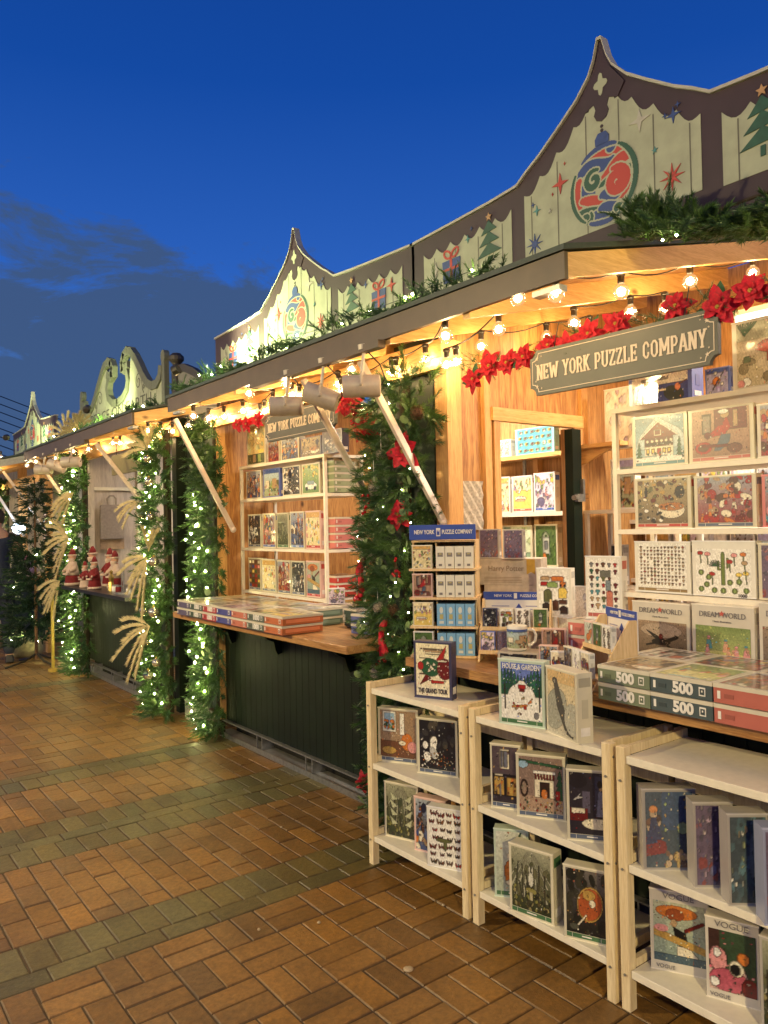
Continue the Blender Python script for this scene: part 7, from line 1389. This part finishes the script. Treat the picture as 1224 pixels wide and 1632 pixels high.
for k in range(2): flat_box('flat white and green speckled box, %s of the pile right of the orange boxes' % ('lower', 'upper')[k], 2.40, 3.93, .932+.052*k, .19, .19, .051, (.45, .44, .38), 'pics', 120, None, g6, 0, res=(24, 24))
for k in range(2): flat_box('small blue box, %s of the pile at the near end of the far counter' % ('lower', 'upper')[k], 2.30, 3.335, .932+.052*k, .13, .11, .051, (.10, .12, .34), 'bluedots', 121, None, g6, 12, res=(20, 20), mark=False)
flat_box('dark green box lying behind the white mug', 2.45, 3.62, .932, .12, .10, .10, (.03, .06, .05), 'teal', 122, None, g6, 0, res=(20, 20))
t = empty('tablet', (2.40, 3.52, .932), 'black tablet lying on the far counter', 'tablet', rz=R(-75)); bevel(MB().box((0, 0, 0), (.13, .075, .010)).build('case', BLACK, t), .003, 2); MB().box((.008, .006, .0103), (.122, .069, .0108)).build('screen', plain('dark_glass', (.02, .022, .03), .08), t)
# piles on the far shelf, seen from its side
def pile(n, x, y, z, w, d, h, side, kind, seed, label, grp, a=90.0, **k):
    for i in range(n): flat_box('%s, %s from the bottom' % (label, ['first', 'second', 'third', 'fourth', 'fifth', 'sixth'][i]), x, y, z+i*(h+.0005), w, d, h, side, kind, seed, None, grp, a, res=(20, 20), **k)
g7 = 'boxes piled at the side of the far white shelf'
pile(5, 2.648, 3.995, 1.706, .19, .20, .042, (.30, .36, .22), 'palegreen', 3, 'pale green box, side pile, far shelf top tier', g7)
pile(4, 2.648, 3.995, 1.355, .19, .20, .049, (.60, .20, .18), 'crowd', 33, 'pink and white box, side pile, far shelf middle tier', g7)
pile(3, 2.648, 3.995, 1.049, .19, .20, .045, (.50, .05, .04), 'crowd', 34, 'red box, side pile, far shelf bottom tier', g7)
puzzle_box('small box with a yellow splash leaning on the far counter below the red pile', (2.66, 3.93, .94), 78, .085, .105, .02, 'yellowdots', 44, 'white', None, 'small boxes on the far counter')
puzzle_box('small white box at the near end of the far counter behind the bauble', (2.56, 3.40, .932), 60, .10, .10, .03, 'bikes', 45, 'white', None, 'small boxes on the far counter')

# ---------------------------------------------------------------- slatted display shelves in front
def slat_shelf(y1, label):
    """y1: the left (far) outer side"""
    t = empty('display_shelf', (2.0, y1, 0), label, 'shelf', 'pine and white display shelves in front of the counter'); W = .635; D = .345
    for (x, y) in ((0, 0), (0, -W+.032), (D-.03, 0), (D-.03, -W+.032)): m = MB(); m.box((x, y-.032, 0), (x+.034, y, .803)); bevel(m.build('leg', PINE, t), .002)
    for z in (.777, .447, .127):
        m = MB(); m.box((.006, -W+.033, z-.024), (D-.006, -.033, z)); bevel(m.build('shelf_board', WHITE, t), .0015)
        for y in (0, -W+.032+.0): m = MB(); yy = -.0325 if y == 0 else -W+.0325; s_ = -1 if y == 0 else 1; m.box((.0345, min(yy, yy+s_*-.018)+.0, z+.0005), (D-.031, max(yy, yy+s_*-.018), z+.0265)); m.build('side_rail', PINE, t)
    m = MB()
    for z in (.70, .43, .11):
        for y in (-.033, -W+.033): m.tube([(-.001, y+(.017 if y > -.1 else -.017), z), (-.004, y+(.017 if y > -.1 else -.017), z)], .0042, 8)
    for z in (.78, .45): m.tube([(.017, -.0, z), (.017, .003, z)], .004, 8); m.tube([(.017, -W-.003, z-.02), (.017, -W, z-.02)], .004, 8)
    m.build('screws', GREYM, t)
    m = MB(); m.box((D-.02, -W+.034, .60), (D-.012, -.033, .64)); m.build('back_brace', PINE, t)
slat_shelf(2.795, 'left one of three low pine shelves with white boards, holding the aeroplane box'); slat_shelf(2.135, 'middle one of three low pine shelves, holding the snowy pines and whale boxes'); slat_shelf(1.478, 'right one of three low pine shelves, bare on top and cut by the right edge')
# ---------------------------------------------------------------- white display shelves
def white_shelf(x0, x1, y0, y1, levels, z0, label, mat=WHITEF, th=.020, post=.020, mid=None, grp='white painted shelves in the booth'):
    t = empty('white_shelf', (x0, y1, z0), label, 'shelf', grp)
    for x in (x0, x1-post):
        for y in [y0, y1-post]+([mid] if mid else []): m = MB(); m.box((x-x0, y-y1, 0), (x-x0+post, y-y1+post, levels[0]-z0-th)); m.build('upright', mat, t)
    for i, z in enumerate(levels):
        m = MB(); e = .003 if i == 0 else -.0
        m.box((-e if i == 0 else 0.001, y0-y1-e if i == 0 else y0-y1+post, z-z0-th), (x1-x0+e, e if i == 0 else -post, z-z0-.001)); m.build('shelf_board', mat, t)
        if i: m = MB(); m.box((.001, y0-y1+post, z-z0-th*1.0), (.0095, -post, z-z0-.002)) if False else None
    return t
white_shelf(2.66, 2.93, .85, 1.945, (1.955, 1.705, 1.461, 1.208, .955), .90, 'near white shelf behind the DREAM WORLD boxes, three tiers of large puzzles')
white_shelf(2.565, 2.86, 3.975, 5.12, (1.943, 1.703, 1.352, 1.046), .93, 'far white shelf on the far counter filled with puzzle boxes')
white_shelf(3.38, 3.60, 2.10, 2.66, (1.555, 1.145), .9, 'pale shelf deep inside the booth, left of the near white shelf')
for z, mt in ((1.948, TIM_Y), (1.563, WHITEF), (1.203, WHITEF)): m = MB(); m.box((3.86, 2.95, z-.028), (4.015, 4.3, z)); m.build('wall_shelf', mt, booth)
for z in (1.498, 1.158, .878, 1.85): m = MB(); m.box((3.84, .5, z-.022), (4.015, 2.70, z)); m.build('wall_shelf', WHITEF, booth)
m = MB()
for y in (3.60, 2.4, 1.5): m.box((3.955, y, .9), (3.9645, y+.025, 2.1))
m.build('shelf_standard', GREYM, booth)
m = MB(); m.box((3.35, 2.40, 1.885), (3.60, 2.70, 1.907)); m.hexa([(3.37,2.66,1.80),(3.39,2.66,1.80),(3.39,2.69,1.80),(3.37,2.69,1.80),(3.37,2.45,1.884),(3.39,2.45,1.884),(3.39,2.69,1.884),(3.37,2.69,1.884)]); m.build('wall_shelf', TIM_Y, booth)
# paper on the dividing wall
m = MB(); n = 6
P_ = [(2.497+.145*i/n, 2.683+(.006 if (i+j) % 2 else -.004)-.0*j, 1.70-.235*j/7) for j in range(8) for i in range(n+1)]
m.add(P_, [(j*(n+1)+i, j*(n+1)+i+1, (j+1)*(n+1)+i+1, (j+1)*(n+1)+i) for j in range(7) for i in range(n)])
pp = m.build('paper_notice', plain('newsprint', (.50, .45, .38), .9, var=.35, scale=70)); tag(pp, 'crumpled newsprint sheet pinned to the plywood right of the wide garland', 'paper')

# ---------------------------------------------------------------- things on the near counter
# revolving rack
t = empty('display_rack', (2.188, 2.690, .902), 'birch card rack with four shelves and a blue NEW YORK PUZZLE COMPANY header', 'display rack', rz=rotz(39.8)); W = .288; D = .20; L4 = (.0, .13, .258, .386)
for z in L4: m = MB(); m.box((-.008, -.010, z), (W+.008, D, z+.010)); m.build('shelf', BIRCH, t)
m = MB(); m.box((0, .02, .514), (W, D-.01, .522)); m.build('top', BIRCH, t)
for x in (0, .105, W-.006): m = MB(); m.box((x, .045, .0105), (x+.006, D-.005, .5135)); m.build('divider', BIRCH, t)
m = MB(); m.box((.006, D-.012, .0105), (W-.006, D-.006, .5135)); m.build('back', BIRCH, t)
bevel(MB().box((-.004, -.004, .525), (W+.006, .008, .592)).build('header', BLUEP, t), .001); put_text('lettering', 'NEW YORK', .026, INKW, t, faceM(.064, .559, -.0052), bold=.02, fit=.092); put_text('lettering', 'PUZZLE COMPANY', .026, INKW, t, faceM(.212, .559, -.0052), bold=.02, fit=.136)
MB().box((.119, -.0062, .541), (.137, -.0045, .577)).build('logo_tile', INKW, t)
m = MB(); m.prism([(.122, .546), (.134, .546), (.134, .566), (.131, .572), (.1305, .562), (.1255, .562), (.125, .572), (.122, .566)], lambda u, v, q: (u, q, v), -.0075, -.0065); m.build('logo_mark', BLUEP, t)
base = Matrix.Translation((2.188, 2.690, .902)) @ Matrix.Rotation(rotz(39.8), 4, 'Z')
def on_rack(label, lx, lz, w, h, kind, seed, col, d=.035, ly=-.004): p = base @ Vector((lx, ly, lz)); return puzzle_box(label, tuple(p), 39.8, w, h, d, kind, seed, col, None, 'small boxes in the birch card rack')
for (lz, k, sd, col, nm) in ((.397, 'yellowdots', 61, 'cream', 'yellow'), (.269, 'rider', 62, 'pinkw', 'red and brown'), (.141, 'beach', 63, 'cream', 'pale pink'), (.011, 'greenhouse', 64, 'white', 'green and black')): on_rack('small %s puzzle box in the left bay of the card rack' % nm, .006, lz, .090, .104, k, sd, col)
for j, lz in enumerate((.397, .269, .141, .011)):
    for i in range(4):
        p = base @ Vector((.114+i*.042, .0, lz)); m = MB(); m.box((0, 0, 0), (.0395, .05, .098)); bl = j > 1
        o = m.build('mini_box', card((.20, .42, .66) if bl else (.72, .70, .60))); o.location = p; o.rotation_euler = (0, 0, rotz(39.8))
        tag(o, '%s mini box, %s row of the card rack, %s in its right bay' % ('sky blue' if bl else 'white', ['top', 'second', 'third', 'bottom'][j], ['first', 'second', 'third', 'fourth'][i]), 'puzzle box', 'mini boxes in the right bay of the card rack')
        k = MB(); k.mat = 0
        if bl: k.prism([(.0197+.0085*math.cos(q), .070+.015*math.sin(q)) for q in np.linspace(0, 6.28, 11)[:-1]], lambda u, v, w_: (u, w_, v), -.001, -.0004); k.mat = 1; k.box((.012, -.001, .030), (.028, -.0004, .052)); k.mat = 0; k.box((.010, -.001, .010), (.030, -.0004, .022))
        else: k.mat = 2; k.box((.008, -.001, .052), (.032, -.0004, .070)); k.mat = 1; k.box((.014, -.0014, .062), (.026, -.0011, .067)); k.mat = 2; k.box((.013, -.001, .010), (.027, -.0004, .020))
        k.build('print', [card((.62, .66, .62)), card((.45, .40, .16)), INKG], o)
# parchment boxes stacked on the wall side
g8 = 'parchment coloured boxes stacked beside the card rack'
for (z, h, y, w, x, nm) in ((.902, .10, 2.64, .27, 2.58, 'bottom'), (1.003, .10, 2.64, .27, 2.59, 'second'), (1.104, .10, 2.63, .26, 2.585, 'third'), (1.205, .123, 2.655, .30, 2.57, 'top, long, with a gold ribbon')):
    m = MB(); m.box((0, 0, 0), (w, .15, h)); o = m.build('gift_box', plain('parchment_card', (.50, .42, .33), .6, var=.18, scale=30)); o.location = (x, y, z); o.rotation_euler = (0, 0, rotz(30)); tag(o, 'parchment coloured box, %s of the stack beside the card rack' % nm, 'box', g8)
    if nm.startswith('top'):
        put_text('lettering', 'Harry Potter', .036, plain('sepia_ink', (.25, .17, .11), .6), o, faceM(w*.45, h*.62, -.0012), xs=.9); m = MB(); m.prism([(w*.78, h*.40), (w*.845, h*.50), (w*.91, h*.40), (w*.91, h*.97), (w*.78, h*.97)], lambda u, v, q: (u, q, v), -.0016, -.0004); m.build('gold_ribbon', plain('gold_print', (.50, .30, .04), .4), o)
        m = MB(); [m.box((w*.1, -.001, h*(.10+.06*k)), (w*.7, -.0004, h*(.115+.06*k))) for k in range(4)]; m.build('small_print', plain('sepia_ink', (.25, .17, .11)), o)
    elif nm == 'third': art_object('picture', art('teal', 8, 24, 20), o, faceM(w*.35, h*.45, -.001), w*.42, h*.5)
def spade(m, u, w_, s, fn, t0, t1): m.prism([(u, w_+s), (u+s*.75, w_-s*.05), (u+s*.62, w_-s*.42), (u+s*.2, w_-s*.38), (u+s*.32, w_-s*.9), (u-s*.32, w_-s*.9), (u-s*.2, w_-s*.38), (u-s*.62, w_-s*.42), (u-s*.75, w_-s*.05)], fn, t0, t1)
def card_display(loc, a, W, label, decks, hh=.285):
    t = empty('card_display', loc, label, 'card display', rz=rotz(a)); M_ = Matrix.Translation(loc) @ Matrix.Rotation(rotz(a), 4, 'Z'); ff = lambda u, v, q: (u, q, v)
    for x in (0, W-.008):
        m = MB(); m.hexa([(x, -.02, 0), (x+.008, -.02, 0), (x+.008, .16, 0), (x, .16, 0), (x, .13, hh-.03), (x+.008, .13, hh-.03), (x+.008, .16, hh-.03), (x, .16, hh-.03)]); m.build('side_panel', BIRCH, t)
    for (y, z) in ((-.03, .035), (.055, .125)):
        m = MB(); m.box((.0085, y, z), (W-.0085, y+.075, z+.007)); m.box((.0085, y-.0, z+.007), (W-.0085, y+.006, z+.016)); m.build('tray', BIRCH, t)
    m = MB(); m.mat = 0; m.box((0, .1605, hh-.14), (W, .1645, hh)); m.mat = 1; m.box((0, .1590, hh-.036), (W, .1602, hh)); m.mat = 1; spade(m, W*.52, hh-.072, .020, ff, .1588, .1602)
    m.mat = 2
    for x0, x1 in ((.12, .38), (.62, .90)):
        for z in (.062, .076): m.box((W*x0, .1592, hh-z-.004), (W*x1, .1602, hh-z))
    for k in range(9): spade(m, W*(.08+.105*k), hh-.112, .0055, ff, .1588, .1602)
    m.build('header', [WHITEP, BLUEP, card((.30, .30, .48))], t); put_text('lettering', 'NEW YORK', .016, INKW, t, faceM(W*.29, hh-.018, .1582), bold=.015, fit=W*.26); put_text('lettering', 'PUZZLE COMPANY', .016, INKW, t, faceM(W*.74, hh-.018, .1582), bold=.015, fit=W*.40)
    MB().box((W*.47-.006, .1580, hh-.030), (W*.47+.008, .1588, hh-.006)).build('logo_tile', INKW, t)
    for (lx, row, kind, sd, col, nm) in decks:
        y, z = ((-.024, .043), (.062, .133))[row]; p = M_ @ Vector((lx, y, z)); puzzle_box('small card deck box, %s' % nm, tuple(p), a, .062, .088, .022, kind, sd, col, None, 'card decks in the birch card displays', name='card_deck')
card_display((2.335, 2.42, .902), 36, .305, 'left birch card display with blue header and two rows of decks, behind the mug', [
    (.015, 0, 'garden2', 40, 'blue', 'lilac with a ring, lower row left, left display'), (.085, 0, 'purple', 41, 'darkblue', 'dark purple floral, lower row second, left display'), (.155, 0, 'beach', 42, 'pinkw', 'pink, lower row third, left display'),
    (.012, 1, 'night', 43, 'darkblue', 'navy with a fanned hand, upper row left, left display'), (.085, 1, 'jars', 44, 'cream', 'yellow pumpkins, upper row second, left display'), (.155, 1, 'grid', 45, 'white', 'white speckled, upper row third, left display'), (.230, 1, 'greenhouse', 46, 'cream', 'green, upper row right, left display')])
card_display((2.30, 1.90, .902), -24, .215, 'right birch card display with blue header turned towards the aisle, beside the 500 boxes', [
    (.012, 0, 'crowd', 47, 'cream', 'red and brown, lower row left, right display'), (.078, 0, 'bikes', 48, 'white', 'white sketch, lower row middle, right display'), (.144, 0, 'birds', 49, 'white', 'teal topped, lower row right, right display'),
    (.012, 1, 'fox', 50, 'pinkw', 'orange, upper row left, right display'), (.078, 1, 'greenhouse', 51, 'cream', 'green edged, upper row middle, right display'), (.144, 1, 'grid', 52, 'white', 'red mushrooms, upper row right, right display')], hh=.27)
# mug on its box
m = MB(); m.box((0, 0, 0), (.17, .11, .068)); o = m.build('gift_box', card((.50, .45, .38))); o.location = (2.275, 2.245, .902); o.rotation_euler = (0, 0, rotz(30)); tag(o, 'low grey box carrying the picture mug on the near counter', 'box'); art_object('picture', art('night', 52, 28, 12), o, faceM(.085, .034, -.001), .15, .055)
t = empty('mug', (2.36, 2.215, .971), 'white mug printed with a figure in a green field, on a low box', 'mug', rz=R(0))
m = MB(); m.lathe([(.036, 0), (.041, .003), (.043, .01), (.043, .098), (.042, .101), (.039, .099), (.0385, .012), (.001, .008)], (0, 0, 0), 28); m.build('cup', plain('glazed_white', (.75, .72, .62), .12, coat=.6), t, smooth=True)
m = MB(); hd = Vector((.80, -.60, 0)); m.tube([hd*.040+Vector((0, 0, .082)), hd*.066+Vector((0, 0, .082)), hd*.078+Vector((0, 0, .06)), hd*.074+Vector((0, 0, .035)), hd*.058+Vector((0, 0, .02)), hd*.041+Vector((0, 0, .018))], .0065, 8); m.build('handle', MATS['glazed_white'], t, smooth=True)
img = art('scene', 3, 40, 22); W_, H_ = 40, 22; vs = []; cl = []
for j in range(H_):
    for i in range(W_): q = R(150)+R(150)*i/(W_-1); vs.append((.0436*math.cos(q), .0436*math.sin(q), .088-.076*j/(H_-1))); cl.append((*img[j, i], 1))
me = bpy.data.meshes.new('picture'); me.from_pydata(vs, [], [(j*W_+i, (j+1)*W_+i, (j+1)*W_+i+1, j*W_+i+1) for j in range(H_-1) for i in range(W_-1)]); ca = me.color_attributes.new('Col', 'FLOAT_COLOR', 'POINT'); ca.data.foreach_set('color', np.array(cl, dtype=np.float32).ravel()); me.materials.append(PRINT); o = bpy.data.objects.new('picture', me); COL.objects.link(o); o.parent = t
# a few more loose stock boxes between the displays
for (x, y, z, a, w, h, d, kd, sd, cl, lb) in ((2.34, 2.08, .902, 30, .075, .105, .03, 'crowd', 71, 'pinkw', 'small pink edged box standing right of the mug'), (2.31, 1.995, .902, 24, .07, .095, .03, 'birds', 72, 'white', 'small white box with birds standing right of the mug'), (2.47, 2.18, .902, 34, .10, .15, .03, 'rider', 73, 'pinkw', 'pink edged box standing behind the mug')):
    puzzle_box(lb, (x, y, z), a, w, h, d, kd, sd, cl, None, 'small boxes between the card displays')
# white barcode boxes and the salmon pile
for k in range(3):
    m = MB(); m.box((0, 0, 0), (.165, .15, .058)); m.mat = 1; [m.box((.085+i*.006, -.0008, .018), (.088+i*.006, -.0002, .040)) for i in range(7)]
    o = m.build('gift_box', [card((.62, .58, .50)), INKG]); o.location = (2.55, 2.395, .902+k*.0587); o.rotation_euler = (0, 0, rotz(34)); tag(o, 'white box with a barcode, %s of three under the jar box' % ['bottom', 'middle', 'top'][k], 'box', 'white barcode boxes on the near counter')
for k in range(3): flat_box('salmon red box, %s of three behind the right card display' % ['bottom', 'middle', 'top'][k], 2.545, 2.10, .902+k*.063, .235, .20, .0625, (.55, .16, .13), 'pics', 33, None, 'salmon boxes behind the right card display', 4, res=(24, 24))
puzzle_box('tall white card leaning behind the salmon boxes', (2.78, 2.35, .902), 20, .16, .30, .03, 'bikes', 9, 'white', None, None)
puzzle_box('white mug box on the far counter printed with snow', (2.46, 3.80, 1.04), 60, .10, .09, .06, 'garden2', 46, 'white', None, 'small boxes on the far counter')
